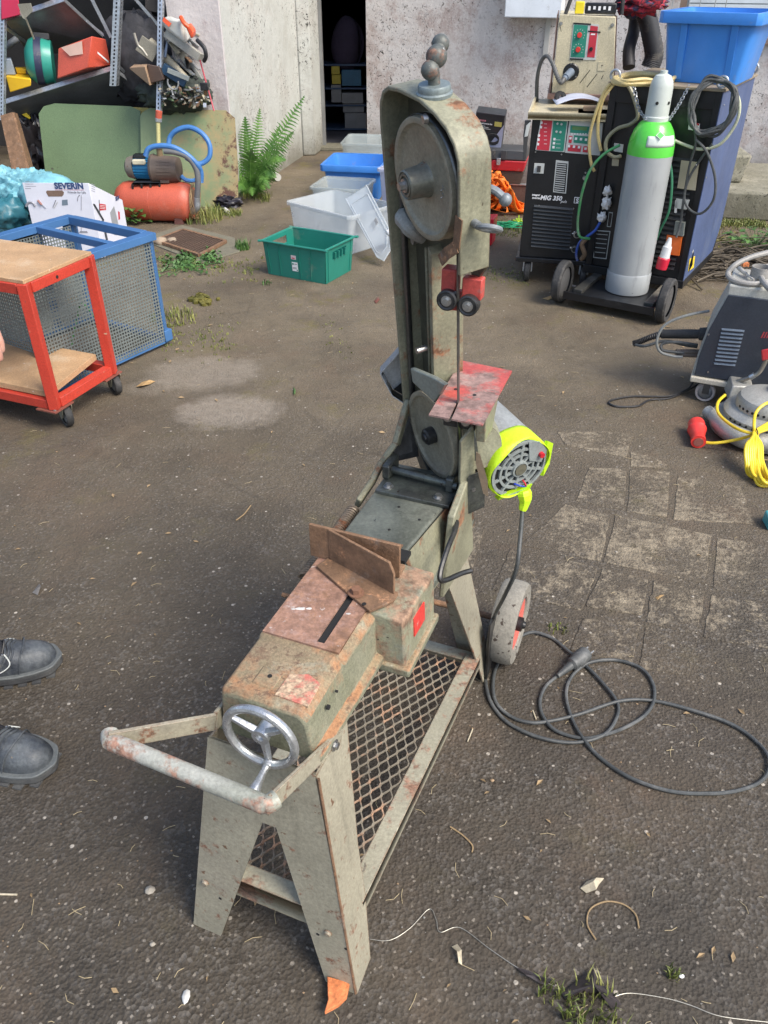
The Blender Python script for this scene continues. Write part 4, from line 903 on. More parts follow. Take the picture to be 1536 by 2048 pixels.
m.build('fan_cover',mat('fan_grey',(.27,.30,.29),.45),moo)
m=MB(); m.lathe([(0,.0005),(.057,.0005),(.057,.001),(0,.001)],MMx,40); m.build('fan_cavity',M['darkvoid'],moo)
m=MB(); m.prism([(.020,.012),(.048,-.004),(.060,.022),(.040,.050),(.016,.058)],.0062,.0075,MMx); m.build('vent_patch',bpy.data.materials['fan_grey'],moo)
m=MB(); m.cyl(MMx@V((.045,.018,.0075)),MMx@V((.045,.018,.0145)),.0055,n=14); m.build('reset_button',plastic('red_button',(.5,.02,.03)),moo)
m=MB(); m.lathe([(0,.0095),(.0125,.0095),(.0125,.0105),(0,.0105)],MMx,24); m.build('hub_cap',mat('hub_cap_brown',(.13,.125,.09),.4),moo)
for k,(cl_,nm) in enumerate((((.02,.05,.4),'blue'),((.5,.03,.04),'red'))):
    m=MB(); m.tube(crv([MMx@V((-.01+.02*k,-.035,.004)),MMx@V((.0+.01*k,-.038,.014)),MMx@V((.012,-.046,.012)),MMx@V((.02,-.055,.004))],4),.0018,6); m.build('wire',plastic(nm+'_wire',cl_),moo)
# tape tail with cable exit
ce=gp(1045,1020,F,V((0,1,0))); m=MB(); tl=MMx@V((.012,-.06,.006))
m.tube(crv([tl,tl.lerp(ce,.5)+V((.004,0,0)),ce],4),[.012,.014,.015,.014,.013,.011,.010,.009,.008],7); m.build('tape_tail',M['hivis'],moo,smooth=0)
m=MB(); m.hexa([MMx@V((-.045,-.062,-.01)),MMx@V((.03,-.062,-.01)),MMx@V((.03,-.066,.004)),MMx@V((-.045,-.062,.004))],[MMx@V((-.04,-.05,.0)),MMx@V((.03,-.054,.0)),MMx@V((.03,-.05,.010)),MMx@V((-.04,-.048,.008))]); m.build('tape_fold',M['hivis'],moo)
# rusty plate hanging beside the motor
m=MB(); m.slab([gy(952,903,1.25),gy(960,908,1.25),gy(975,960,1.25),gy(976,992,1.25),gy(966,985,1.25),gy(951,925,1.25)],.003); m.build('hanging_plate',mat('brown_plate',(.16,.12,.08),.6),saw)
m=MB(); m.cyl(ap(.095,-.04,.02),F-ad*.16,.045,.05,n=24); m.build('gear_case',M['paint'],saw)
# ---- mains cable and plug ----
cb_=[ce]+[gy(x,y,Y) for x,y,Y in ((1040,1080,1.24),(1032,1140,1.21),(1010,1190,1.24))]+[gz(988,1235,.18),gz(972,1290,.07)]
gpts=[(970,1340),(975,1385),(990,1418),(1020,1448),(1080,1475),(1150,1485),(1210,1468),(1235,1430),(1232,1400),(1200,1360),(1170,1330),(1140,1305),(1110,1280),(1085,1268),(1060,1265),(1030,1280),(1005,1310),(988,1350),(990,1400),(1020,1432),(1060,1445),(1100,1442),(1160,1428),(1240,1402),(1310,1402),(1400,1425),(1470,1452),(1520,1490),(1540,1525),(1525,1560),(1480,1580),(1420,1587),(1340,1582),(1260,1555),(1200,1515),(1165,1475),(1145,1440),(1133,1400),(1135,1370),(1150,1345),(1180,1325),(1230,1320),(1280,1335),(1305,1365),(1308,1400),(1290,1430),(1250,1455),(1200,1472),(1160,1476),(1110,1460),(1085,1430),(1080,1400),(1092,1372),(1115,1352)]
rg=random.Random(3)
cb_+=[gz(x,y,.0045+.004*math.sin(i*1.3)**2) for i,(x,y) in enumerate(gpts)]
m=MB(); m.tube(crv(cb_,6),.0042,8); co=m.build('mains_cable',M['cable'],label='long dark mains cable hanging from the saw motor and looping over the asphalt',cat='cable',loc=gz(1240,1430))
pa=gz(1115,1352,.012); pb=gz(1172,1306,.02); px_=(pb-pa).normalized()
m=MB(); L_=(pb-pa).length; m.tube([pa,pa+px_*L_*.25,pa+px_*L_*.45,pa+px_*L_*.5,pa+px_*L_*.62,pa+px_*L_*.66,pa+px_*L_*.95,pa+px_*L_],[.0055,.009,.011,.017,.017,.020,.020,.018],16); m.build('plug_body',M['cable'],co)
sd_=px_.cross(zz)
for s_ in (-1,1):
    m=MB(); m.cyl(pb+sd_*.009*s_,pb+sd_*.009*s_+px_*.019,.0024,n=8); m.build('plug_pin',M['steel'],co)
# ================= RIGHT SIDE: WELDERS =================
creamm=mat('cream_enamel',(.56,.50,.34),.5,var=.12,vs=7,rust=.2,rs=14,rcol=(.25,.15,.08),streak=.12,bump=.1)
slate=mat('slate_blue_panel',(.07,.105,.22),.45,var=.15,vs=4,bump=.04,dust=.15,dcol=(.14,.17,.24),streak=.1)
white=plain('white_print',(.75,.75,.75)); redp=plain('red_print',(.5,.03,.05)); greenp=plain('green_print',(.02,.22,.15)); lgrey=plain('light_grey_print',(.5,.52,.5)); lcd=plain('display_green',(.10,.22,.07)); yel=plain('yellow_print',(.75,.55,.03)); knobr=plastic('red_knob',(.6,.04,.03)); orangep=plastic('orange_plastic',(.7,.14,.02)); 
class Face:
    """vertical or tilted panel: frame FM_, x right, y inward, z up; px() finds where a pixel falls on it"""
    def __init__(s,Mx,off=0): s.M=Mx; s.i=Mx.inverted(); s.n=(Mx.to_3x3()@V((0,1,0))); s.o=Mx@V((0,off,0)); s.off=off
    def px(s,x,y): q=s.i@gp(x,y,s.o,s.n); return q.x,q.z
    def poly(s,pts,name,mt,par,out=.002,back=0,bevel=0):
        P=[s.px(*p) for p in pts]; m=MB(); n=len(P)
        m.add([(a,s.off-out,b) for a,b in P]+[(a,s.off-back+.0003,b) for a,b in P],[tuple(range(n)),tuple(range(2*n-1,n-1,-1))]+[(i,n+i,n+(i+1)%n,(i+1)%n) for i in range(n)],s.M)
        return m.build(name,mt,par,bevel=bevel,smooth=0)
    def rect(s,x0,y0,x1,y1,name,mt,par,out=.002,**k):  # near-axis-aligned from pixel corners
        a=s.px(x0,y0); b=s.px(x1,y1); m=MB(); m.box((min(a[0],b[0]),s.off-out,min(a[1],b[1])),(max(a[0],b[0]),s.off+.0003,max(a[1],b[1])),s.M); return m.build(name,mt,par,smooth=0,**k)
    def txt(s,t,x,y,size,mt,par,out=.002,**k):
        a=s.px(x,y); T=s.M@Matrix.Translation((a[0],s.off-out,a[1]))@Matrix.Rotation(math.pi/2,4,'X'); return text(t,T,size,mt,par,**k)
    def knob(s,x,y,r,h,name,mt,par):
        a=s.px(x,y); m=MB(); m.cyl(s.M@V((a[0],s.off,a[1])),s.M@V((a[0],s.off-h,a[1])),r,r*.85,20); return m.build(name,mt,par)
    def pt(s,x,y,out=0): a=s.px(x,y); return s.M@V((a[0],s.off-out,a[1]))
def wheel(Mx,r,w,name,par,mt,hubm,hr=.4):
    """Mx: origin at wheel centre, z along the axle"""
    m=MB(); m.lathe([(r*.72,-w*.42),(r*.93,-w*.5),(r,-w*.32),(r,w*.32),(r*.93,w*.5),(r*.72,w*.42)],Mx,32,cap=False); t=m.build(name,mt,par)
    m=MB(); m.lathe([(0,-w*.36),(r*hr,-w*.36),(r*.74,-w*.2),(r*.74,w*.2),(r*hr,w*.36),(0,w*.36)],Mx,24); m.build('hub',hubm,t); return t
# --- black MIG welder ---
E0=gz(1038,518,.12); E0.z=0; EM=rotz(E0,-12); ef=Face(EM)
ew=thing('welding_machine','black MIG welding machine with red and green control panel, standing by the wall','welding machine',E0)
m=MB(); m.box((0,0,.135),(.44,.62,.815),EM); m.build('cabinet',M['black'],ew,bevel=.004)
m=MB(); m.box((-.018,-.02,.112),(.455,.66,.135),EM); m.build('base_tray',M['black'],ew,bevel=.003)
m=MB(); m.box((-.022,-.028,.812),(.46,.64,.822),EM); 
m.box((-.022,-.028,.822),(.46,-.018,.846),EM); m.box((-.022,-.018,.822),(-.012,.64,.846),EM); m.box((.45,-.018,.822),(.46,.64,.846),EM); m.build('top_tray',creamm,ew,bevel=.002)
for x,y in ((.07,.02),(.37,.02)):
    WMx=EM@Matrix.Translation((x-.02,y,.055))@Matrix.Rotation(math.pi/2,4,'Y'); wheel(WMx,.055,.03,'caster',ew,M['rubber'],M['steel'])
    m=MB(); m.box((x-.045,y-.03,.06),(x-.038,y+.02,.112),EM); m.box((x-.002,y-.03,.06),(x+.005,y+.02,.112),EM); m.build('caster_fork',M['galv'],ew)
for x in (.04,.40):
    WMx=EM@Matrix.Translation((x,.5,.055))@Matrix.Rotation(math.pi/2,4,'Y'); wheel(WMx,.055,.03,'caster',ew,M['rubber'],M['steel'])
cp=ef.poly([(1082,236),(1136,241),(1129,304),(1071,300)],'control_panel',lgrey,ew,.003)
q=[(1084,239),(1105,241),(1098,301),(1073,299)]; ef.poly(q,'red_field',redp,cp,.0042)
ef.poly([(1107,241),(1134,243),(1127,302),(1101,301)],'green_field',greenp,cp,.0042)
c2=ef.poly([(1139,240),(1206,246),(1200,311),(1130,305)],'control_panel',lgrey,ew,.003)
ef.poly([(1141,250),(1179,253),(1176,268),(1140,265)],'display_field',greenp,c2,.0042); ef.poly([(1145,252),(1175,254),(1173,261),(1144,259)],'display',lcd,c2,.005)
ef.poly([(1148,270),(1179,273),(1176,288),(1147,285)],'green_field',greenp,c2,.0042); ef.poly([(1138,271),(1145,272),(1143,286),(1137,285)],'red_field',redp,c2,.0042)
ef.poly([(1137,289),(1163,291),(1161,304),(1135,302)],'red_field',redp,c2,.0042); ef.poly([(1167,292),(1181,293),(1179,305),(1165,304)],'red_field',redp,c2,.0042)
for (x,y) in [(1083,245),(1082,254),(1078,271),(1077,279),(1076,288)]: ef.rect(x-2,y-2.5,x+2,y+2.5,'button',white,cp,.0052)
for (x,y) in [(1109,278),(1108,286),(1107,294),(1141,276),(1152,277),(1162,278),(1172,279),(1138,292),(1148,293),(1158,294),(1171,297)]: ef.rect(x-2,y-2.5,x+2,y+2.5,'button',white,cp if x<1130 else c2,.0055)
for (x,y) in [(1115,247),(1123,248),(1113,263),(1121,264)]: ef.knob(x,y,.006,.008,'knob',lgrey,cp)
for i in range(6): ef.rect(1088,247+8*i,1094,248+8*i,'print_line',white,cp,.0048)
for i in range(3): ef.rect(1112,279+8*i,1121,280+8*i,'print_line',white,cp,.0048)
for i in range(6): ef.rect(1143+5.6*i,266,1144.6+5.6*i,269,'lamp',white,c2,.0048)
ef.poly([(1050,240),(1062,240),(1056,278),(1052,316),(1047,316),(1047,270)],'side_grip',plain('dark_grip',(.05,.05,.05)),ew,.02,bevel=.002)
ef.poly([(1060,243),(1062,243),(1056,271),(1049,273),(1053,250)],'grip_edge',lgrey,ew,.024,bevel=.002)
k=ef.rect(1069,326,1087,347,'switch_plate',lgrey,ew,.004); ef.rect(1075,331,1081,343,'switch_lever',M['rubber'],k,.016)
k=ef.poly([(1112,320),(1137,323),(1132,387),(1106,384)],'settings_table',lgrey,ew,.002)
ef.poly([(1114,325),(1135,327),(1130,385),(1108,382)],'table_field',M['black'],k,.0026)
for i in range(13): ef.poly([(1114-i*.4,327+i*4.3),(1133-i*.4,329+i*4.3),(1132.8-i*.4,330.6+i*4.3),(1113.8-i*.4,328.6+i*4.3)],'print_line',lgrey,k,.0032)
ef.txt('MIG 350',1080,399,.031,white,ew,bold=.0009,shear=.2)
ef.txt('puls',1121,405,.019,white,ew,shear=.25); ef.txt('integral',1064,391,.013,white,ew,bold=.0006,shear=.25); ef.txt('inverter',1064,397,.013,white,ew,bold=.0006,shear=.25)
k=ef.rect(1149,394,1160,407,'letter_box',white,ew,.002); ef.rect(1150.2,395.2,1158.8,405.8,'letter_field',M['black'],k,.0026); ef.txt('S',1151.5,405,.030,white,k,out=.003,bold=.001)
vt=mat('vent_grey',(.05,.055,.06),.4)
for i in range(12):
    y=409+i*7.2; s_=i*.55; P=[ef.px(1068-s_,y),ef.px(1146-s_*1.1,y+7),ef.px(1146-s_*1.1,y+10.5),ef.px(1068-s_,y+3.6)]; m=MB()
    m.add([(P[0][0],-.001,P[0][1]),(P[1][0],-.001,P[1][1]),(P[2][0],-.014,P[2][1]),(P[3][0],-.014,P[3][1]),(P[3][0],-.001,P[3][1]-.002),(P[2][0],-.001,P[2][1]-.002)],[(0,1,2,3),(3,2,5,4),(0,3,4),(1,5,2)],EM); m.build('vent_louvre',vt,ew,smooth=0)
ef.rect(1154,338,1190,368,'inlet_plate',M['black'],ew,.004); ef.knob(1169,355,.011,.02,'inlet',M['steel'],ew); ef.knob(1171,345,.005,.01,'inlet',M['steel'],ew)
for x,y in ((1154,469),(1149,498)):
    kk=ef.knob(x,y,.020,.012,'socket',M['steel'],ew); ef.knob(x,y,.014,.014,'socket_insert',M['darkvoid'],kk)
ef.txt('+',1143,472,.04,white,ew,bold=.001); ef.txt('-',1139,499,.05,white,ew,bold=.001)
for x,y in ((1071,304),(1123,309),(1078,411),(1147,417)): ef.knob(x,y,.004,.004,'screw',M['steel'],ew)
# objects in the top tray: reel and papers
q=gz(1121,208,.85); m=MB(); RM=fr(q+V((0,.03,.028)),(1,.2,0),(0,0,1)); m.lathe([(.010,-.012),(.028,-.012),(.028,-.009),(.018,-.009),(.018,.009),(.028,.009),(.028,.012),(.010,.012),(.010,-.012)],RM,24,cap=False); m.build('tape_reel',M['rubber'],label='small black reel lying on the cream top tray under the wire feeder',cat='reel',loc=q)
m=MB(); q=gz(1160,212,.85); m.grid(lambda u,v_:(q.x-.12+.24*u,q.y-.0+.12*v_,.855+.03*math.sin(3*u)+.01*v_),14,4); m.build('paper',plain('bluish_paper',(.55,.57,.65)),label='curled bluish-white papers under the wire feeder',cat='papers',loc=q,solid=.001)
m=MB(); m.box((.24,.03,.85),(.33,.09,.866),EM); m.build('wood_block',mat('wood_block',(.3,.2,.12),.7),label='small brown block in the top tray of the black welder',cat='block',loc=EM@V((.24,.03,.85)))
# --- wire feeder on top ---
F0=gz(1102,188,.87); F0.z=0; FFM=rotz(F0,-11)@Matrix.Rotation(R(-3),4,'X'); ff=Face(rotz(F0,-11))
wf=thing('wire_feeder','cream wire feeder box with red knobs standing on top of the black welder','wire feeder',F0+V((.15,.1,.87)))
FFM=rotz(F0,-11)
TL,TR,BL,BR=ff.px(1119,29),ff.px(1232,34),ff.px(1103,186),ff.px(1226,192)
def loc_pts(P,y): return [FFM@V((a,y,b)) for a,b in P]
m=MB(); m.hexa(loc_pts([BL,BR],0)+loc_pts([(BR[0],BR[1]),(BL[0],BL[1])],.45),loc_pts([TL,TR],0)+loc_pts([TR,TL],.45)); m.build('front_case',creamm,wf,bevel=.003)
brn=mat('brown_side',(.16,.10,.08),.5,var=.3,streak=.4,rust=.1)
m=MB(); m.slab([FFM@V((BR[0]+.001,.012,BR[1])),FFM@V((BR[0]+.001,.45,BR[1])),FFM@V((TR[0]+.001,.45,TR[1])),FFM@V((TR[0]+.001,.012,TR[1]))],-.006); m.build('side_cover',brn,wf)
m=MB(); m.slab([FFM@V((BL[0]-.006,.0,BL[1])),FFM@V((BL[0]-.006,.45,BL[1])),FFM@V((TL[0]-.006,.45,TL[1])),FFM@V((TL[0]-.006,.0,TL[1]))],.006); m.build('side_cover',brn,wf)
m=MB(); m.box((BL[0]-.02,-.015,BL[1]-.028),(BR[0]+.02,.47,BL[1]-.001),FFM); m.build('base_rim',mat('brown_base',(.25,.15,.12),.6),wf,bevel=.003)
pn=ff.poly([(1147,45),(1198,49),(1192,120),(1139,119)],'control_panel',lgrey,wf,.003)
ff.poly([(1148,49),(1176,51),(1169,115),(1141,114)],'green_field',greenp,pn,.0042); ff.poly([(1181,51),(1196,53),(1189,115),(1174,114)],'red_field',redp,pn,.0042)
ff.poly([(1147,45),(1182,47),(1182,50),(1147,48)],'name_strip',M['black'],pn,.005); ff.poly([(1140,116),(1167,117),(1166,120),(1140,119)],'name_strip',M['black'],pn,.005); ff.poly([(1176,61),(1201,63),(1201,65.5),(1176,63.5)],'name_strip',M['black'],pn,.005)
for x,y in ((1159,70),(1156,99)):
    k=ff.knob(x,y,.019,.004,'dial_ring',lgrey,pn); ff.knob(x,y,.0135,.016,'knob',knobr,k)
    for i in range(9):
        t=R(-30+30*i); a=ff.px(x,y); c=FFM@V((a[0]+.025*math.cos(t),-.0044,a[1]+.025*math.sin(t))); mm=MB(); mm.blob(c,.0018,(1,.3,1),6); mm.build('dial_tick',white,k)
ff.knob(1182,98,.010,.014,'knob',M['black'],pn); ff.rect(1182,67,1190,70,'print_line',white,pn,.005)
k=ff.knob(1142,144,.042,.006,'cable_gland',M['black'],wf)
for x,y in ((1142,127),(1152,153)): ff.knob(x,y,.004,.009,'screw',M['steel'],wf)
g0=ff.pt(1142,144,.0); g1=ff.pt(1128,155,.075); m=MB(); m.cyl(g0,g0.lerp(g1,.8),.021,.019,14); m.cyl(g0.lerp(g1,.8),g1,.014,.012,14); m.build('plug',plastic('blue_grey_plug',(.16,.2,.25)),wf)
hp=[g1,ff.pt(1122,160,.11),ff.pt(1115,148,.10),ff.pt(1108,130,.06),ff.pt(1100,116,.03),ff.pt(1092,112,.0),ff.pt(1083,122,-.02),ff.pt(1076,145,-.04),ff.pt(1073,170,-.06),ff.pt(1072,215,-.1)]
m=MB(); cc_=crv(hp,8); m.tube(cc_,[.010+ (.003 if (i%2==0 and i<28) else 0) for i in range(len(cc_))],10); m.build('feeder_hose',mat('grey_hose',(.12,.12,.115),.5),wf)
for (x0,y0,x1,y1) in ((1159,166,1180,139),(1173,174,1194,147),(1202,158,1206,150),(1120,53,1122,63)): ff.poly([(x0,y0),(x1,y1),(x1+1,y1+1),(x0+1.2,y0+1)],'scratch',M['darkvoid'],wf,.0006)
k=ff.rect(1197,123,1210,142,'latch_plate',creamm,wf,.0025); ff.knob(1204,131,.0035,.004,'screw',M['black'],k)
for x,y in ((1122,47),(1225,50)): ff.knob(x,y,.009,.008,'corner_screw',M['steel'],wf)
# roll bar handle over the feeder
m=MB(); tz=TL[1]; m.tube(crv([FFM@V((.03,.04,tz)),FFM@V((.06,.05,tz+.10)),FFM@V((.09,.05,tz+.16)),FFM@V((.26,.05,tz+.17)),FFM@V((.30,.05,tz+.1)),FFM@V((.31,.05,tz))],5),.010,8); m.build('carry_bar',M['rubber'],wf)
q=FFM@V((.07,.06,tz)); m=MB(); m.box((.075,.03,tz+.002),(.12,.09,tz+.055),FFM); m.build('yellow_box',plastic('yellow_plastic',(.75,.6,.02)),label='small yellow object lying on top of the cream wire feeder',cat='box',loc=q,bevel=.004)
m=MB(); m.box((.125,.03,tz+.002),(.28,.10,tz+.05),FFM); o_=m.build('black_case',M['black'],label='black case with white stripes on top of the cream wire feeder',cat='case',loc=FFM@V((.2,.06,tz)),bevel=.006)
for i in range(5): m=MB(); m.box((.14+.025*i,.0285,tz+.018+.004*(i%2)),(.152+.025*i,.0297,tz+.036),FFM); m.build('stripe',white,o_,smooth=0)
def clothblob(c,rx,ry,rz_,name,mt,label,cat,seed=0,amp=.25,fr_=4,nu=28,nv=16,parent=None):
    c=V(c); m=MB()
    def fn(u,v_):
        t=2*math.pi*u; p_=math.pi*v_; d=V((math.sin(p_)*math.cos(t),math.sin(p_)*math.sin(t),math.cos(p_)))
        w_=d+V((.25*noise.noise(d*2+V((seed,1,2))),.25*noise.noise(d*2+V((3,seed,2))),0)); k=1+amp*(noise.noise(w_*fr_+V((seed*7,0,0)))-1.1*abs(noise.noise(w_*fr_*1.9+V((seed*3,5,0))))-.5*abs(noise.noise(w_*fr_*4.5+V((seed*3,9,0)))))
        return (c.x+d.x*rx*k,c.y+d.y*ry*k,max(.002,c.z+d.z*rz_*k))
    m.grid(fn,nu,nv); return m.build(name,mt,parent,label=label,cat=cat,loc=c,smooth=80) if label else m.build(name,mt,parent,smooth=80)
def plaid(name,c1,c2):
    t=NT(name); f=t.mr(t.noise(38,3),.45,.55); c=t.mix(f,c1,c2); c=t.mix(t.mr(t.noise(21,2),.5,.58),c,(.03,.04,.09)); t.L.new(c,t.b.inputs['Base Color']); t.b.inputs['Roughness'].default_value=.9; return t.m
clothblob(FFM@V((.40,.16,tz+.05)),.15,.12,.07,'crumpled_cloth',plaid('red_dark_cloth',(.45,.03,.05),(.10,.02,.03)),'crumpled red and dark cloth on top of the wire feeder','cloth',1,.5,5)
# grey corrugated hose behind
h=[gy(1262,20,5.05),gy(1275,10,5.1),gy(1292,30,5.1),gy(1302,70,5.1),gy(1308,110,5.1),gy(1300,135,5.1)]
m=MB(); cc_=crv(h,14); m.tube(cc_,[.052 if i%2 else .050 for i in range(len(cc_))],12); m.build('exhaust_hose',mat('dark_hose',(.035,.037,.042),.6,dust=.3),label='thick dark hose hanging behind the cream wire feeder',cat='hose',loc=h[0])
h=[gy(1272,20,5.2),gy(1268,60,5.2),gy(1258,100,5.15),gy(1258,135,5.1)]
m=MB(); m.tube(crv(h,8),.034,12); m.build('exhaust_hose',mat('dark_hose2',(.025,.025,.03),.6),label='shorter black hose next to the brown side of the wire feeder',cat='hose',loc=h[0])
# --- black and blue cabinet on wheels, with gas cylinder ---
K0=gz(1170,530,.12); K0.z=0; KM_=rotz(K0,-32); kf=Face(KM_)
kw=thing('welding_cabinet','tall black welding cabinet with blue side, carrying the gas cylinder platform','welding machine',K0)
m=MB(); m.box((0,.012,.125),(.512,.68,.975),KM_); m.build('cabinet',M['black'],kw,bevel=.003)
m=MB(); m.box((0,0,.125),(.035,.012,.975),KM_); m.box((.485,0,.125),(.512,.012,.975),KM_); m.box((.035,0,.9),(.485,.006,.975),KM_); m.build('front_frame',M['black'],kw,bevel=.002)
sideP=[(0,.125),(.60,.125),(.68,.25),(.68,.975),(0,.975)]
m=MB(); m.slab([KM_@V((.513,y,z)) for y,z in sideP],-.004); m.build('side_cover',slate,kw,bevel=.001)
m=MB(); m.box((-.01,-.01,.975),(.525,.69,.987),KM_); m.build('top_cover',mat('top_tan_dust',(.3,.24,.16),.6,var=.3,dust=.3),kw,bevel=.002)
m=MB(); m.box((-.01,-.005,.085),(.52,.62,.125),KM_); m.build('chassis',M['black'],kw,bevel=.002)
for x,y,nm in ((.012,.0,'a'),(.50,.0,'b'),(.50,.66,'c')):
    m=MB(); c=KM_@V((x,y+.012,1.012)); X_=KM_.to_3x3()@V((1,0,0)); m.tube([c+(X_*math.cos(2*math.pi*i/20)+zz*math.sin(2*math.pi*i/20))*.022 for i in range(20)],.006,8,closed=True); m.cyl(c-zz*.03,c-zz*.020,.012,n=12); m.build('lifting_eye',M['galv'],kw)
m=MB(); kl=mat('vent_black',(.02,.021,.023),.4)
for i in range(22):
    z=.17+i*.024; m=MB(); m.add([(.30,-.001+.012,z+.014),(.46,.011,z+.014),(.46,.0,z),(.30,.0,z),(.30,.011,z-.002),(.46,.011,z-.002)],[(0,1,2,3),(3,2,5,4)],KM_); m.build('vent_louvre',kl,kw,smooth=0)
def kp(pts,n,mt,out=.003,par=None): return kf.poly(pts,n,mt,par or kw,out)
beige=plain('beige_label',(.42,.38,.27))
kf.off=.012; kf.o=KM_@V((0,.012,0))
kp([(1364,320),(1399,324),(1392,380),(1356,375)],'data_label',beige,.014); lb=kp([(1354,396),(1380,399),(1374,418),(1350,415)],'warning_label',lgrey,.014); kp([(1352,400),(1357,400),(1354,425),(1350,424)],'warning_label',white,.014)
kp([(1379,243),(1400,247),(1399,262),(1378,258)],'brand_label',white,.014); kp([(1379,243),(1400,247),(1399.6,250),(1379,247)],'brand_strip',redp,.0155)
kp([(1229,286),(1247,289),(1245,305),(1228,302)],'small_label',lgrey,.004); kp([(1225,318),(1238,319),(1237,332),(1224,331)],'small_label',beige,.004)
pn=kp([(1189,460),(1221,462),(1213,518),(1187,515)],'terminal_plate',lgrey,.003); kp([(1190.5,461.5),(1219.5,463.5),(1212,516),(1188.5,513.5)],'terminal_field',M['black'],.0042,pn)
for i in range(5): kp([(1193-i*.6,467+i*9),(1216-i*1.2,469+i*9),(1216-i*1.2,470+i*9),(1193-i*.6,468+i*9)],'print_line',lgrey,.005,pn)
pn=kp([(1218,424),(1226,425),(1222,454),(1214,453)],'switch_symbols',lgrey,.003); kp([(1219,425.5),(1225,426.5),(1221,452.5),(1215.4,451.5)],'symbol_field',M['black'],.0042,pn)
kp([(1379,590-60),(1388,500),(1385,530),(1377,545)],'edge_strip',M['black'],.003)
sf=Face(fr(KM_@V((.5175,0,0)),KM_.to_3x3()@V((0,1,0)),KM_.to_3x3()@V((-1,0,0))))
k=sf.poly([(1379,518),(1390,512),(1387,535),(1376,543)],'yellow_sticker',yel,kw,.001); sf.knob(1386,503,.009,.001,'round_sticker',lgrey,kw)
for x,y in ((1412,355),(1412,420),(1448,210),(1392,330)): sf.knob(x,y,.004,.003,'screw',M['steel'],kw)
# socket, connector
kp([(1354,440),(1372,443),(1369,470),(1350,467)],'socket_cover',mat('grey_socket',(.2,.22,.2),.5),.03); kp([(1336,468),(1366,472),(1360,510),(1332,505)],'orange_plate',orangep,.02)
# platform
m=MB(); m.box((.03,-.34,.062),(.47,-.02,.068),KM_); m.box((.02,-.345,.045),(.48,-.335,.082),KM_); m.build('platform',M['black'],kw,bevel=.001)
for x in (.055,.415):
    m=MB(); m.box((x,-.30,.068),(x+.045,.0,.088),KM_); m.build('platform_rail',mat('worn_black',(.05,.05,.045),.5,dust=.4,rust=.15),kw,bevel=.002)
m=MB(); m.cyl(KM_@V((-.03,-.16,.05)),KM_@V((.53,-.16,.05)),.009,n=10); m.build('axle',M['steel'],kw)
for x in (-.018,.512):
    wheel(KM_@Matrix.Translation((x,-.27,.105))@Matrix.Rotation(math.pi/2,4,'Y'),.105,.045,'wheel',kw,M['rubber'],mat('grey_hub%d'%(x>0),(.09,.09,.09),.5))
for x in (.03,.47):
    wheel(KM_@Matrix.Translation((x,.56,.045))@Matrix.Rotation(math.pi/2,4,'Y'),.045,.03,'wheel',kw,M['rubber'],M['dark'])
# cylinder
cyc=gz(1254,592,.072); cyc=cyc+V((.017,.104,0)).normalized()*.104+V((.005,0,0)); cr=.104
gc=thing('gas_cylinder','grey gas cylinder with bright green shoulder standing on the wheeled platform','gas cylinder',cyc)
CM=Matrix.Translation(cyc-V((0,0,cyc.z)))
hz_=lambda py:gy(1290,py,cyc.y-.06).z
z_g0,z_g1,z_n,z_t=hz_(313),hz_(262),hz_(240),hz_(168)
m=MB(); m.lathe([(.0,.072),(.092,.072),(cr,.082),(cr,.60),(cr,z_g0)],CM,56); m.build('body',mat('grey_cylinder_paint',(.33,.35,.355),.33,var=.1,vs=3,spot=.08,ss=30,bump=.06,coat=.25,grain=.06,streak=.12),gc)
m=MB(); m.lathe([(cr+.0025,.072),(cr+.004,.082),(cr+.004,.165),(cr+.001,.171)],CM,56,cap=False); m.build('foot_ring',bpy.data.materials['grey_cylinder_paint'],gc)
m=MB(); m.lathe([(cr+.0004,z_g0),(cr+.0004,z_g0+.03),(cr*.97,z_g0+.065),(cr*.86,z_g0+.10),(cr*.66,z_g0+.132),(cr*.5,z_g0+.145),(.0,z_g0+.15)],CM,56); m.build('shoulder',mat('green_shoulder',(.10,.58,.06),.3,var=.08,coat=.3,grain=.06,spot=.06,ss=45),gc)
zc=z_g0+.128
m=MB(); m.lathe([(.056,zc),(.056,zc+.03),(.052,zc+.035),(.051,zc+.15),(.046,zc+.175),(.034,zc+.195),(.016,zc+.203),(.016,zc+.215),(0,zc+.215)],CM,40); m.build('cap',mat('pale_cap',(.48,.52,.48),.4,grain=.1,var=.1,spot=.08,ss=40),gc)
for a_ in (-.9,-2.0):
    m=MB(); c=CM@V((.0515*math.cos(a_),.0515*math.sin(a_),zc+.09)); m.cyl(c,c+V((math.cos(a_),math.sin(a_),0))*.002,.007,n=12); m.build('cap_hole',M['darkvoid'],gc)
m=MB(); zl=z_g0+.045
def lf(u,v_):
    a_=R(-120+85*u); z=zl+.045*v_-.012*u*0; rr=cr*(1.004-.0*v_)*(1 if z<z_g0+.03 else 1-.03*(z-z_g0-.03)/.035 if z<z_g0+.065 else .975-.115*(z-z_g0-.065)/.035)+.0012
    return (rr*math.cos(a_),rr*math.sin(a_),z)
m.grid(lf,14,4,CM); m.build('label',plain('cylinder_label',(.6,.66,.6)),gc,solid=.0005)
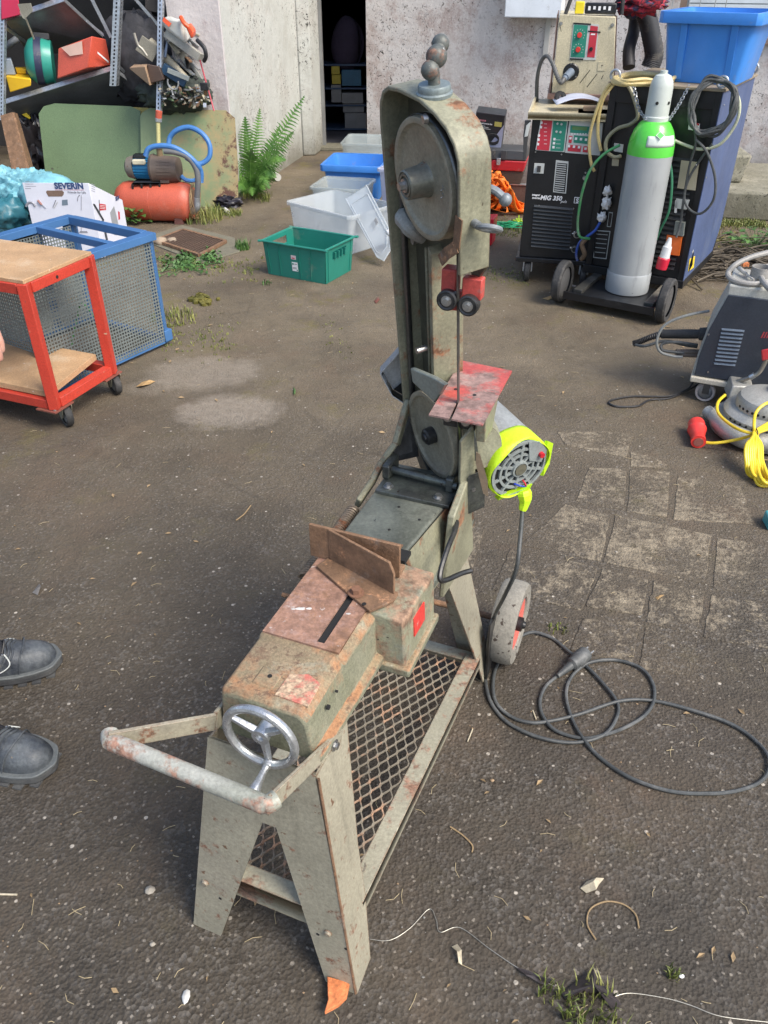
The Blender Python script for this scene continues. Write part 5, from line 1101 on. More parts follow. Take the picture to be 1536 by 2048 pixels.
a_=R(-88); m=MB(); zl2=z_g0+.094; rr=cr*.9; c=CM@V((rr*math.cos(a_),rr*math.sin(a_),zl2)); m.prism([(-.02,0),(0,-.02),(.02,0),(0,.02)],0,.001,fr(c+V((0,-.002,0)),(1,0,0),(0,.65,.75))); k=m.build('hazard_diamond',plain('diamond_white',(.6,.7,.6)),gc); m=MB(); m.prism([(-.017,0),(0,-.017),(.017,0),(0,.017)],0.001,.0016,fr(c+V((0,-.002,0)),(1,0,0),(0,.65,.75))); m.build('diamond_field',plain('diamond_green',(.05,.4,.06)),k)
# chains
def chain(p0,p1,sag,label,n=16):
    P=crv([p0,V(p0).lerp(V(p1),.5)-zz*sag,p1],n); ch=thing('chain',label,'chain',p0)
    for i in range(0,len(P)-1,2):
        a,b=P[i],P[min(i+2,len(P)-1)]; t=(b-a).normalized(); s_=t.cross(zz).normalized() if (i//2)%2 else t.cross(t.cross(zz)).normalized(); c=(a+b)/2; L_=(b-a).length*.62
        m=MB(); m.tube([c+t*L_*math.cos(q)+s_*.0075*math.sin(q) for q in [2*math.pi*j/12 for j in range(12)]],.0024,5,closed=True); m.build('chain_link',M['galv'],ch)
kp3=lambda x,y,o=0: (kf.pt(x,y,o))
chain(kp3(1268,165,.01),cyc+V((-.05,-.03,zc-cyc.z+.02)),.03,'left steel chain holding the cylinder cap to the cabinet')
chain(kp3(1380,170,.01),cyc+V((.05,-.03,zc-cyc.z+.02)),.01,'right steel chain running up from the cylinder cap to the cabinet')
# blue bin on top
B0=KM_@V((.26,.10,.99)); 
def bin_(Mx,L_,Wd,h,tp,name,mt,label,cat,rim=.02,rh=.03,th=.003,ribs=0,notch=False,hole=None,par_extra=None):
    """open tapered box, L along x, Wd along y, centred, with a rim. walls, floor and rim are parts"""
    root=thing(name,label,cat,Mx@V((0,0,0)))
    bx,by=L_/2-tp,Wd/2-tp; tx,ty=L_/2,Wd/2
    def ring(x,y,z): 
        c=min(x,y)*.10; 
        return [(x-c,-y,z),(x,-y+c,z),(x,y-c,z),(x-c,y,z),(-x+c,y,z),(-x,y-c,z),(-x,-y+c,z),(-x+c,-y,z)]
    m=MB(); o0,o1=ring(bx,by,0),ring(tx,ty,h); i0,i1=ring(bx-th,by-th,th),ring(tx-th,ty-th,h)
    vs=o0+o1+i0+i1; fs=[tuple(range(7,-1,-1)),tuple(range(16,24))]
    for k in range(8):
        l=(k+1)%8; fs+=[(k,l,8+l,8+k),(16+l,16+k,24+k,24+l),(8+k,8+l,24+l,24+k)]
    m.add(vs,fs,Mx); m.build('shell',mt,root,smooth=50)
    m=MB(); a,b=ring(tx+rim,ty+rim,h),ring(tx+rim,ty+rim,h-rh); c,d=ring(tx-.001,ty-.001,h+.001),ring(tx+rim-th,ty+rim-th,h-rh)
    a=[(p[0],p[1],h+.001) for p in a]; vs=a+b+c+d; fs=[]
    for k in range(8):
        l=(k+1)%8; fs+=[(k,l,16+l,16+k),(8+k,8+l,l,k),(24+l,24+k,8+k,8+l)]
    m.add(vs,fs,Mx); m.build('rim',mt,root,bevel=.0015,smooth=50)
    return root
bluep=plastic('blue_bin_plastic',(.05,.24,.68),.35,var=.1,vs=5); 
bb_=bin_(KM_@Matrix.Translation((.375,.32,.989)),.40,.46,.28,.04,'blue_bin',bluep,'bright blue plastic bin standing on top of the tall black and blue cabinet','storage bin',.022,.045)
m=MB(); BM_=KM_@Matrix.Translation((.375,.32,.989))
for x in (-.12,.10): m=MB(); m.hexa([BM_@V((x,-.194,.01)),BM_@V((x+.03,-.194,.01)),BM_@V((x+.03,-.18,.01)),BM_@V((x,-.18,.01))],[BM_@V((x,-.236,.24)),BM_@V((x+.03,-.236,.24)),BM_@V((x+.03,-.22,.24)),BM_@V((x,-.22,.24))]); m.build('wall_rib',bluep,bb_,bevel=.002)
# hoses and cables on the cabinet
yh=mat('yellowed_hose',(.60,.47,.20),.4,var=.15); 
def coil(pts,n,r,jit,seed,mtx,label,name='hose_coil',cat='hose',fn=None,closed=True,res=6):
    rg=random.Random(seed); th_=thing(name,label,cat,pts[0])
    for i in range(n):
        P=[V(p)+V((rg.gauss(0,jit),rg.gauss(0,jit*.6),rg.gauss(0,jit))) for p in pts]
        m=MB(); m.tube(crv(P,res,closed),r,8,closed=closed); m.build('hose_loop' if 'hose' in name else 'cable_loop',mtx,th_)
    return th_
tp=lambda x,y,z=1.0: gz(x,y,z)
coil([tp(1232,158),tp(1262,150),tp(1310,150),tp(1345,156),tp(1330,164),tp(1290,166),tp(1250,166)],6,.009,.006,1,yh,'pale yellow hose coiled on top of the black and blue cabinet')
def kcab(pts,r,mtx,label,name='hose',cat='hose',n=8):
    P=[kf.pt(x,y,o) for x,y,o in pts]; m=MB(); m.tube(crv(P,n),r,8); return m.build(name,mtx,label=label,cat=cat,loc=P[0])
kcab([(1232,158,.0),(1215,178,.03),(1200,215,.04),(1188,255,.04),(1184,290,.04),(1188,325,.04),(1193,340,.03)],.008,yh,'pale yellow hose hanging over the left edge of the black and blue cabinet, outer strand')
kcab([(1236,160,.0),(1214,190,.03),(1203,225,.03),(1200,265,.03),(1206,300,.03)],.008,yh,'pale yellow hose hanging over the left edge of the cabinet, inner strand')
kcab([(1240,158,.0),(1262,172,.03),(1275,200,.04),(1282,230,.05),(1268,245,.05),(1240,255,.04),(1220,275,.04),(1218,298,.04),(1232,312,.03),(1246,310,.03)],.009,mat('olive_hose',(.33,.31,.2),.45),'olive hose looping down left of the gas cylinder cap')
kcab([(1326,240,.12),(1345,268,.08),(1380,288,.05),(1410,295,.05),(1445,285,.05),(1470,255,.04),(1482,225,.04),(1480,195,.03),(1462,168,.02),(1442,160,.02)],.007,mat('pale_green_hose',(.45,.47,.33),.45),'pale hose looping from behind the cylinder up to the right lifting eye')
kcab([(1256,282,.12),(1225,300,.13),(1200,330,.14),(1185,370,.14),(1176,410,.13),(1172,440,.12),(1176,462,.12),(1190,470,.08)],.0065,plastic('green_hose',(.06,.28,.10)),'green gas hose curving down left of the gas cylinder')
kcab([(1342,300,.06),(1350,340,.06),(1350,380,.06),(1343,420,.05),(1325,455,.03),(1315,478,.02)],.006,plastic('green_hose2',(.05,.22,.12)),'green hose curving down right of the gas cylinder')
th_=coil([kf.pt(x,y,o) for x,y,o in [(1438,158,.03),(1412,170,.05),(1392,200,.06),(1390,235,.06),(1404,262,.06),(1430,262,.06),(1458,245,.05),(1475,205,.05),(1466,172,.04)]],8,.0065,.009,4,M['cable'],'coil of dark grey cable hung on the right lifting eye of the cabinet',name='cable_coil',cat='cable')
kcab([(1400,180,.05),(1392,230,.06),(1398,280,.06),(1384,330,.05),(1372,400,.05),(1366,440,.04),(1358,470,.05)],.006,M['cable'],'grey supply cable running from the coil down to the red and white connector',name='supply_cable',cat='cable')
kcab([(1398,275,.06),(1420,300,.06),(1435,350,.05),(1432,395,.05),(1408,422,.05),(1385,415,.05),(1374,390,.05),(1385,350,.05),(1410,310,.05),(1430,285,.05)],.006,M['cable'],'grey cable loop hanging low in front of the blue side',name='supply_cable',cat='cable')
a=kf.pt(1347,470,.06); b=kf.pt(1330,530,.07); cn=thing('power_connector','red and white power connector hanging right of the gas cylinder','connector',a); ax_=(b-a)
m=MB(); m.tube([a,a+ax_*.1,a+ax_*.25,a+ax_*.28,a+ax_*.55,a+ax_*.62],[.008,.012,.017,.022,.024,.026],16); m.build('connector_body',plastic('connector_white',(.6,.62,.62)),cn)
m=MB(); m.tube([a+ax_*.62,a+ax_*.66,a+ax_*.97,b],[.026,.030,.028,.027],16); m.build('connector_collar',plastic('connector_red',(.6,.02,.05)),cn)
# white knotted rags and blue/brown leads left of the cylinder
rag=plastic('white_rag',(.75,.73,.7)); rt_=thing('knotted_rag','white knotted plastic rag hanging on the black cabinet left of the cylinder','rag',kf.pt(1217,400,.03))
for i,(x,y,r) in enumerate([(1219,380,.024),(1217,405,.030),(1207,432,.026)]): clothblob(kf.pt(x,y,.03),r,r*.8,r*1.1,'knot',rag,None,None,i,.5,3,14,10,parent=rt_)
kcab([(1205,440,.03),(1198,455,.05),(1186,465,.07),(1170,478,.08),(1162,500,.07),(1163,515,.06)],.007,plastic('blue_lead',(.03,.08,.35)),'blue lead bent below the green hose',name='lead',cat='cable')
kcab([(1186,468,.08),(1176,480,.09),(1180,500,.08),(1172,512,.07)],.012,mat('brown_clamp',(.2,.13,.08),.6,metal=.3),'brown brass clamp connectors beside the blue lead',name='clamp',cat='clamp')
# --- third welder, right edge ---
W0=gz(1388,752,.1); W0.z=0; WM3=rotz(W0,-24); wf3=Face(WM3)
tw_=thing('welding_machine','small dark blue-grey welder with louvred side and pale top at the right edge','welding machine',W0)
dk=mat('dark_slate_panel',(.035,.043,.058),.4,var=.12,bump=.04,dust=.08,dcol=(.09,.1,.12)); palem=mat('pale_grey_cover',(.42,.42,.38),.5,var=.15,dust=.3,rust=.08)
prof=[(.0,.105),(.0,.18),(.014,.293),(.052,.435),(.60,.435),(.60,.105)]
def ext(P,y0,y1,mtx,name,par,bev=.002):
    m=MB(); n=len(P); m.add([(a,y0,b) for a,b in P]+[(a,y1,b) for a,b in P],[tuple(range(n)),tuple(range(2*n-1,n-1,-1))]+[(i,n+i,n+(i+1)%n,(i+1)%n) for i in range(n)],WM3); return m.build(name,mtx,par,bevel=bev,smooth=0)
ext(prof,0,.012,dk,'side_panel',tw_); 
ext([(-.006,.105),(-.006,.18),(.008,.295),(.046,.437),(.045,.470),(.60,.470),(.60,.105)],.012,.235,palem,'housing',tw_,.006)
ext([(a,b) for a,b in [(.0,.105),(.0,.18),(.014,.293),(.052,.435),(.60,.435),(.60,.105)]],.235,.245,dk,'side_panel',tw_)
m=MB(); m.box((-.012,-.012,.078),(.62,.26,.10),WM3); m.build('base_board',mat('cream_base',(.55,.5,.4),.6,dust=.2),tw_,bevel=.004)
for i in range(10):
    y0=655+i*0; a=wf3.px(1443-i*1.7,657+i*7.6); b=wf3.px(1489-i*2.0,661+i*7.6); m=MB()
    m.add([(a[0],-.0005,a[1]+.002),(b[0],-.0005,b[1]+.002),(b[0]-.003,-.006,b[1]-.004),(a[0]+.003,-.006,a[1]-.004),(b[0],-.0005,b[1]-.007),(a[0],-.0005,a[1]-.007)],[(0,1,2,3),(3,2,4,5),(0,3,5),(1,4,2)],WM3); m.build('vent_louvre',mat('louvre_slate',(.12,.15,.19),.35) if i==0 else bpy.data.materials['louvre_slate'],tw_,smooth=0)
for i in range(4): wf3.poly([(1521+i*5.5,676),(1527+i*5.5,664),(1530+i*5.5,664),(1524+i*5.5,676)],'red_slash',plain('slash_red',(.4,.05,.06)) if i==0 else bpy.data.materials['slash_red'],tw_,.001)
for x,y in ((1417,669),(1416,744)): wf3.knob(x,y,.004,.003,'screw',M['steel'],tw_)
for x,y in ((.055,.0),(.055,.21),(.5,.0)):
    wheel(WM3@Matrix.Translation((x,y+.01,.038))@Matrix.Rotation(math.pi/2,4,'X'),.038,.026,'caster',tw_,mat('white_caster',(.42,.38,.36),.5,var=.2,dust=.3) if x<.1 and y<.1 else bpy.data.materials['white_caster'],M['galv']); m=MB(); m.box((x-.012,y-.012,.038),(x+.014,y-.006,.078),WM3); m.build('caster_fork',M['rubber'],tw_)
# torch connector sticking out to the left
fl=lambda x,y,yy=.12: gp(x,y,WM3@V((0,yy,0)),WM3.to_3x3()@V((0,1,0)))
c0,c1=fl(1412,668,.10),fl(1322,668,.10)
m=MB(); ax_=(c1-c0); P=[c0-ax_*.08,c0,c0+ax_*.13,c0+ax_*.15]; m.tube(P,[.026,.026,.025,.022],16); P=[c0+ax_*t for t in (.13,.4,.7,.98,1.0)]; m.tube(P,[.018,.019,.018,.018,.014],14); m.build('torch_plug',M['rubber'],tw_)
cc_=crv([c1,fl(1300,675,.10),fl(1280,683,.09),fl(1266,688,.08)],12); m=MB(); m.tube(cc_,[.014 if i%2 else .011 for i in range(len(cc_))],10); m.build('spring_sleeve',M['blackcable'],tw_)
m=MB(); m.tube(crv([fl(1266,688,.08),fl(1290,692,.06),fl(1330,682,.08),fl(1370,690,.1),fl(1395,694,.1)],8),.006,8); m.build('torch_lead',M['cable'],tw_)
m=MB(); m.tube(crv([fl(1418,622,.08),fl(1370,632,.04),fl(1330,650,.03),fl(1314,680,.02),fl(1320,703,.02),fl(1345,712,.03),fl(1365,714,.04)],8),.0055,8); m.build('return_lead',mat('grey_lead',(.22,.23,.22),.5),tw_)
m=MB(); m.tube(crv([fl(1395,690,.08),fl(1350,684,.05),fl(1325,688,.04),fl(1325,700,.03),fl(1350,704,.04),fl(1368,706,.05)],8),.006,8); m.build('return_lead',M['cable'],tw_)
for dy in (0,6):
    p=fl(1352,703+dy,.06); q=fl(1398,704+dy,.10); m=MB(); m.cyl(p,q,.009,.011,12); m.build('dinse_plug',mat('brown_plug',(.15,.12,.10),.6) if dy==0 else bpy.data.materials['brown_plug'],tw_)
m=MB(); m.tube([gz(x,y,.006) for x,y in []] or crv([fl(1386,764,.08),gz(1375,778,.02),gz(1340,792,.005),gz(1300,793,.005),gz(1262,793,.005),gz(1228,799,.005),gz(1218,806,.005),gz(1235,813,.005),gz(1275,812,.005),gz(1300,800,.005),gz(1340,796,.005),gz(1380,778,.01),gz(1400,766,.03)],8),.0042,8); m.build('mains_lead',M['blackcable'],label='thin black lead looping on the asphalt in front of the small welder',cat='cable',loc=gz(1225,806))
# things lying on its top
ct=mat('grey_cable_light',(.30,.29,.27),.5,dust=.2)
m=MB(); T=lambda x,y,z=.49: gz(x,y,z); m.tube(crv([T(1536,505,.55),T(1500,515,.54),T(1470,530,.52),T(1456,548,.49),T(1470,562,.48),T(1510,568,.48),T(1560,562,.48)],8),.010,10); m.build('torch_cable',ct,label='thick grey torch cable looped on top of the small welder',cat='cable',loc=T(1456,548))
m=MB(); m.tube(crv([T(1560,528),T(1530,535),T(1522,552),T(1536,575),T(1560,590)],8),.010,10); m.build('torch_cable',ct,label='second grey cable bend at the right edge on the small welder',cat='cable',loc=T(1530,552))
m=MB(); RM=fr(T(1520,552,.485),(1,0,0),(0,1,0)); m.lathe([(.028,0),(.036,0),(.036,.035),(.033,.035),(.033,.004),(.028,.004)],RM,28,cap=False); m.build('wire_ring',ct,label='grey ring lying on top of the small welder',cat='ring',loc=T(1520,552))
m=MB(); m.cyl(T(1478,536,.49),T(1492,548,.485),.008,.007,10); m.cyl(T(1492,548,.485),T(1508,560,.482),.004,n=8); m.build('electrode_clamp',mat('pale_clamp',(.55,.52,.47),.5,metal=.3),label='pale metal clamp lying inside the cable loop on the small welder',cat='clamp',loc=T(1478,536))
m=MB(); m.box((T(1486,532,.485).x,T(1486,532,.485).y,.482),(T(1498,532,.485).x,T(1498,532,.485).y+.02,.495)); m.build('brick_bit',brk,label='small orange bit behind the clamp on the small welder',cat='scrap',loc=T(1486,532))
# welding torch hanging in front
tr=thing('welding_torch','red and grey welding torch lying across the base of the small welder','welding torch',fl(1500,735,-.05))
m=MB(); m.tube(crv([fl(1468,765,-.03),fl(1500,755,-.05),fl(1518,745,-.05),fl(1530,725,-.05),fl(1536,712,-.05)],8),.008,10); m.build('swan_neck',mat('neck_metal',(.3,.28,.24),.4,metal=.7),tr)
m=MB(); m.cyl(fl(1500,755,-.05),fl(1509,750,-.05),.011,n=12); m.build('neck_nut',M['alu'],tr)
m=MB(); m.hexa([fl(1524,722,-.04),fl(1540,718,-.04),fl(1540,718,-.07),fl(1524,722,-.07)],[fl(1522,700,-.04),fl(1542,696,-.04),fl(1542,696,-.07),fl(1522,700,-.07)]); m.build('torch_grip',plastic('torch_red',(.55,.04,.05)),tr,bevel=.004)
# aluminium machine with yellow cable
vc=gz(1528,850,.03); vm=thing('cast_machine','dusty cast aluminium machine with vent holes and round body at the right edge','machine',V((vc.x,vc.y,0)))
VM=Matrix.Translation((vc.x,vc.y,0)); k_=.92
m=MB(); m.lathe([(.17,.0),(.19,.012),(.196,.028),(.19,.045),(.17,.058),(.15,.064)],VM,48,cap=True); m.build('base_bowl',mat('dusty_aluminium',(.42,.42,.39),.5,metal=.35,var=.15,dust=.45,dcol=(.34,.32,.27),bump=.3),vm)
al2=bpy.data.materials['dusty_aluminium']
m=MB(); m.lathe([(.15,.062),(.155,.085),(.14,.098),(.10,.105)],VM,48); m.build('middle_ring',al2,vm)
m=MB(); m.lathe([(.118,.10),(.118,.128),(.108,.145),(.07,.158),(.0,.160)],VM,48); m.build('upper_housing',al2,vm)
m=MB(); m.lathe([(.0,.155),(.045,.155),(.045,.172),(.042,.176),(.0,.178)],VM@Matrix.Translation((.04,.02,0)),36); m.build('cap',al2,vm)
m=MB(); c=V((vc.x+.02,vc.y-.0,.18)); m.cyl(c,c+V((.005,0,.03)),.012,.014,14); m.build('knob',al2,vm)
for i in range(18):
    a_=R(180+8+i*10); c=VM@V((.1185*math.cos(a_),.1185*math.sin(a_),.116)); d=V((math.cos(a_),math.sin(a_),0)); m=MB(); m.cyl(c,c+d*.001,.0052,n=10); m.build('vent_hole',M['darkvoid'],vm)
for i in range(14):
    a_=R(180+14+i*9); c=VM@V((.1535*math.cos(a_),.1535*math.sin(a_),.076)); d=V((math.cos(a_),math.sin(a_),0)); m=MB(); m.cyl(c,c+d*.003,.0042,n=10); m.build('vent_hole',M['darkvoid'],vm)
a=gz(1422,828,.05); m=MB(); m.tube(crv([a,gz(1440,848,.05),gz(1462,865,.045),gz(1495,880,.04),gz(1540,888,.04)],6),[.020,.021,.021,.022,.024,.026,.027,.028,.029,.03,.031,.032,.033,.033,.034,.034,.035,.035,.035,.035,.035,.035,.035,.035,.035],18); m.build('outlet_pipe',al2,vm)
m=MB(); m.cyl(gz(1415,822,.052),gz(1424,830,.05),.023,n=20); m.build('pipe_collar',al2,vm)
m=MB(); q=gz(1455,800,.07); m.hexa([q,q+V((.09,-.01,0)),q+V((.12,.10,0)),q+V((.02,.10,0))],[q+V((.01,.01,.055)),q+V((.085,.0,.055)),q+V((.11,.10,.055)),q+V((.03,.10,.055))]); m.build('terminal_box',al2,vm,bevel=.005)
yc=plastic('yellow_cable',(.80,.58,.03),.4,var=.1)
yb_=thing('yellow_cable','yellow cable tied in a bundle over the aluminium machine, with red plug','cable',gz(1505,890))
def yt(pts,name='cable_run'):
    m=MB(); m.tube(crv(pts,8),.0055,8); return m.build(name,yc,yb_)
tie=gz(1510,868,.10)
yt([gz(1450,790,.11),gz(1436,805,.10),gz(1436,825,.09),gz(1455,845,.09),gz(1480,860,.10),tie]); yt([gz(1402,884,.02),gz(1430,886,.03),gz(1470,880,.05),gz(1496,873,.08),tie])
yt([tie,gz(1508,850,.13),gz(1512,825,.15),gz(1530,808,.17),gz(1560,800,.17)])
rg=random.Random(8)
for i in range(9):
    w=i/8; x0=1494+30*w; bot=gz(1500+46*w,958+rg.uniform(-10,6)+14*w,.008+.01*(i%3))
    yt([tie+V((rg.uniform(-.01,.01),0,.01*(i%2))),gz(x0-1,890,.09),gz(x0-2+4*w,925,.05),bot,gz(1545+40*w,962,.012),gz(1575+20*w,925,.04),gz(1560,890,.08)],'cable_loop')
for i in range(4): yt([tie+V((0,0,.005*i)),gz(1525,862-3*i,.11),gz(1560,850-6*i,.12)])
m=MB(); m.tube([tie+V((.0,math.cos(t)*.022,math.sin(t)*.02)) for t in [2*math.pi*j/14 for j in range(14)]],.002,5,closed=True); m.build('tie_wire',M['blackcable'],yb_)
a=gz(1393,852,.035); b=gz(1397,884,.028); ax_=b-a; a=a-ax_*.2
m=MB(); ax_=(b-a); m.tube([a,a+ax_*.05,a+ax_*.35,a+ax_*.38,a+ax_*.42,a+ax_*.8,a+ax_*.86,b],[.024,.030,.031,.034,.031,.023,.026,.026],20); m.build('red_plug',plastic('plug_red',(.75,.05,.04),.35),yb_)
m=MB(); m.cyl(b,b+ax_.normalized()*.003,.017,n=16); m.build('plug_gland',mat('gland_brown',(.3,.1,.08),.5),yb_)
# teal object at right edge
m=MB(); q=gz(1535,1062); m.hexa([q,q+V((.06,0,0)),q+V((.06,.06,0)),q+V((.004,.06,0))],[q+V((-.004,.0,.04)),q+V((.06,0,.05)),q+V((.06,.05,.055)),q+V((.0,.05,.045))]); m.build('teal_container',plastic('teal_clear',(.08,.35,.36),.3),label='teal plastic container cut off by the right edge of the paving',cat='container',loc=q,bevel=.005)
# ---- toolbox, product box, straps on the ledge ----
T0=gz(925,364,.15); TMx=rotz(V((T0.x,T0.y,.154)),math.degrees(math.atan2(ld.y,ld.x))); tw0=(gz(1046,366,.15)-T0).length
tf_=Face(TMx); tbx=thing('toolbox','black and red plastic toolbox on the brown ledge beside the black welder','toolbox',TMx@V((0,0,0)))
dkg=plastic('dark_grey_plastic',(.045,.047,.05),.5); rdp=plastic('toolbox_red',(.42,.02,.03),.45)
m=MB(); m.hexa([TMx@V(p) for p in ((0.0,0,.0),(tw0-.02,0,.0),(tw0-.02,.2,.0),(.0,.2,.0))],[TMx@V(p) for p in ((0,0,.085),(tw0,0,.085),(tw0,.2,.085),(0,.2,.085))]); m.build('base',mat('brown_black_plastic',(.06,.05,.04),.6),tbx,bevel=.004)
m=MB(); m.hexa([TMx@V(p) for p in ((-.01,-.01,.086),(tw0-.005,-.01,.086),(tw0-.005,.21,.086),(-.01,.21,.086))],[TMx@V(p) for p in ((-.01,-.015,.155),(tw0+.01,-.015,.155),(tw0+.01,.215,.155),(-.01,.215,.155))]); m.build('red_tray',rdp,tbx,bevel=.008)
m=MB(); m.hexa([TMx@V(p) for p in ((-.01,-.016,.156),(tw0+.01,-.016,.156),(tw0+.01,.215,.156),(-.01,.215,.156))],[TMx@V(p) for p in ((-.0,.0,.225),(tw0,.0,.225),(tw0,.2,.225),(0,.2,.225))]); m.build('lid',dkg,tbx,bevel=.010)
for x0,x1 in ((.0,.10),(.17,.22),(.26,.30)): m=MB(); m.box((x0,-.022,.16),(x1,-.012,.22),TMx); m.build('lid_rib',dkg,tbx,bevel=.003)
m=MB(); m.box((.235,-.026,.125),(.262,-.016,.17),TMx); m.build('latch',M['alu'],tbx,bevel=.002)
m=MB(); m.box((-.0,-.03,.105),(.12,-.016,.125),TMx); m.build('carry_handle',dkg,tbx,bevel=.004)
# product box leaning on the toolbox
PB=fr(TMx@V((.05,.06,.226)),TMx.to_3x3()@V((1,.0,-.08)),TMx.to_3x3()@V((0,1,.25)))
pbx=thing('product_box','black carton with a yellow corner and printed hose coil, standing on the toolbox','box',PB@V((0,0,0)))
m=MB(); m.box((0,0,0),(.20,.10,.235),PB); m.build('carton',mat('black_carton',(.03,.032,.035),.4,var=.2),pbx,bevel=.002)
pf=Face(PB)
def pr(x0,z0,x1,z1,n,mt,o=.001,par=pbx): m=MB(); m.box((x0,-o,z0),(x1,.0002,z1),PB); return m.build(n,mt,par,smooth=0)
pr(.0,.0,.20,.022,'yellow_band',yel); m=MB(); m.prism([(.10,0.0),(.20,0.0),(.20,.17),(.13,.05)],-.0,.0012,PB@Matrix.Rotation(math.pi/2,4,'X')); m.build('pale_field',plain('pale_field',(.4,.42,.55)),pbx)
pr(.0,.23,.20,.235,'top_edge',plain('grey_edge',(.1,.1,.11))); pr(.135,.155,.185,.185,'badge',plain('badge_yellow',(.5,.45,.12)),.002)
T=lambda x,z,o=.0015: PB@Matrix.Translation((x,-o,z))@Matrix.Rotation(math.pi/2,4,'X')
text('PARKSIDE',T(.012,.178),.014,plain('pink_print',(.7,.25,.3)),pbx,bold=.0003); text('Rohrreinigungs-Set',T(.012,.160),.014,white,pbx,bold=.0003)
for i,(w_,z) in enumerate(((.06,.146),(.085,.138),(.10,.128))): pr(.012,z,.012+w_,z+.003,'print_line',lgrey,.0016)
for k in range(4):
    m=MB(); c=(.135,-.003-.001*k,.058+.006*k); m.tube([PB@V((c[0]+.042*math.cos(t),c[1],c[2]+.03*math.sin(t))) for t in [2*math.pi*j/28 for j in range(28)]],.003,6,closed=True); m.build('printed_coil',M['rubber'],pbx)
pr(.012,.06,.06,.11,'picture',plain('picture_grey',(.14,.15,.16)))
# orange straps, green rope, red bin behind the saw
sc=gz(985,425); ost=thing('strap_heap','tangled heap of bright orange straps on the ground below the toolbox','straps',sc)
orm=plastic('orange_strap',(.95,.22,.02),.6,var=.15)
rg=random.Random(14)
for i in range(46):
    c=sc+V((rg.gauss(-.0,.085),rg.gauss(.04,.05),0)); n=7; a0=rg.uniform(0,6.28); rad=rg.uniform(.06,.16); P=[]
    for j in range(n): t=a0+j*rg.uniform(.5,.9); P.append(V((c.x+rad*math.cos(t),c.y+rad*.6*math.sin(t),max(.01,.02+.24*rg.random()*max(0,1-(rad*math.cos(t)+c.x-sc.x)**2/.03)))))
    m=MB(); pts=crv(P,5); w_=.016; vs=[]
    for j,p in enumerate(pts): t=(pts[min(j+1,len(pts)-1)]-pts[max(j-1,0)]).normalized(); s_=t.cross(V((math.sin(j*.12+i),math.cos(i),.8))).normalized(); vs+=[p-s_*w_,p+s_*w_]
    m.add(vs,[(2*j,2*j+1,2*j+3,2*j+2) for j in range(len(pts)-1)]); m.build('strap_loop',orm,ost,solid=.002)
def ropeheap(c,n,sx,sy,h,r,mtx,label,name,seed):
    rg=random.Random(seed); root=thing(name,label,'rope',c)
    for i in range(n):
        P=[V((c.x+rg.gauss(0,sx),c.y+rg.gauss(0,sy),.006+abs(rg.gauss(0,h)))) for j in range(7)]
        m=MB(); m.tube(crv(P,5),r,6); m.build('rope_strand',mtx,root)
ropeheap(gz(1010,455),9,.06,.025,.015,.0045,plastic('green_rope',(.03,.38,.16)),'green rope lying below the orange straps','green_rope',1)
ropeheap(gz(1038,450),5,.02,.02,.015,.004,plastic('yellow_green_rope',(.45,.65,.05)),'yellow-green rope end beside the black welder','green_rope',2)
q=gz(984,492); m=MB(); m.hexa([q+V((-.16,0,0)),q+V((-.005,0,0)),q+V((.035,.13,0)),q+V((-.12,.13,0))],[q+V((-.16,0,.16)),q+V((-.0,0,.16)),q+V((.04,.13,.16)),q+V((-.12,.13,.16))]); m.build('red_box',plastic('red_bin',(.75,.02,.04),.35),label='bright red plastic box half hidden behind the saw column',cat='box',loc=q,bevel=.006)
# ================= LEFT SIDE =================
# ---- crates in the middle ----
def clearmat(name,col,al,rough=.25):
    m=mat(name,col,rough,var=.06,bump=.08,bs=12,grain=.04); b=m.node_tree.nodes['Principled BSDF']; b.inputs['Alpha'].default_value=al; b.inputs['Subsurface Weight'].default_value=0; return m
clr=clearmat('clear_plastic',(.60,.65,.68),.42,.15); clr2=clearmat('lilac_clear_plastic',(.56,.58,.72),.75); clrd=clearmat('frosted_plastic',(.5,.56,.56),.38,.15)
def framed(pL,pR): 
    a,b=gz(*pL),gz(*pR); return rotz(a,math.degrees(math.atan2((b-a).y,(b-a).x))),(b-a).length
GM,gw=framed((537,548),(652,569)); teal=plastic('teal_crate_plastic',(.018,.19,.145),.4,var=.1,vs=4)
gd=.275; gh=.188; gr=thing('crate','dark green plastic crate with two white stickers, nearest of the plastic boxes','crate',GM@V((0,0,0)))
X=lambda p:GM@V(p)
th=.004; W_=gw
def wallp(a,b,hole=None,name='side_wall'):
    """wall from a to b (xy), height gh with slight outward flare and optional hand hole"""
    a=V((*a,0));b=V((*b,0)); d=(b-a).normalized(); nx=V((d.y,-d.x,0)); L_=(b-a).length; m=MB(); fl=.012
    def P(s,z,o): 
        return X(a+d*s*L_ + d*(s-.5)*2*fl*(z/gh) + nx*(fl*z/gh+o)+V((0,0,z)))
    segs=[(0,1,0.002,gh)] if not hole else [(0,1,.002,hole[2]),(0,hole[0],hole[2],hole[3]),(hole[1],1,hole[2],hole[3]),(0,1,hole[3],gh)]
    for s0,s1,z0,z1 in segs: m.hexa([P(s0,z0,-th),P(s1,z0,-th),P(s1,z0,0),P(s0,z0,0)],[P(s0,z1,-th),P(s1,z1,-th),P(s1,z1,0),P(s0,z1,0)])
    return m,P
m,Pf=wallp((0,0),(W_,0)); m.build('side_wall',teal,gr,smooth=0)
m,Pr=wallp((W_,0),(W_,gd),(.25,.75,.115,.16)); m.build('side_wall',teal,gr,smooth=0)
m,_=wallp((W_,gd),(0,gd)); m.build('side_wall',teal,gr,smooth=0)
m,Pl=wallp((0,gd),(0,0),(.25,.75,.125,.165)); m.build('side_wall',teal,gr,smooth=0)
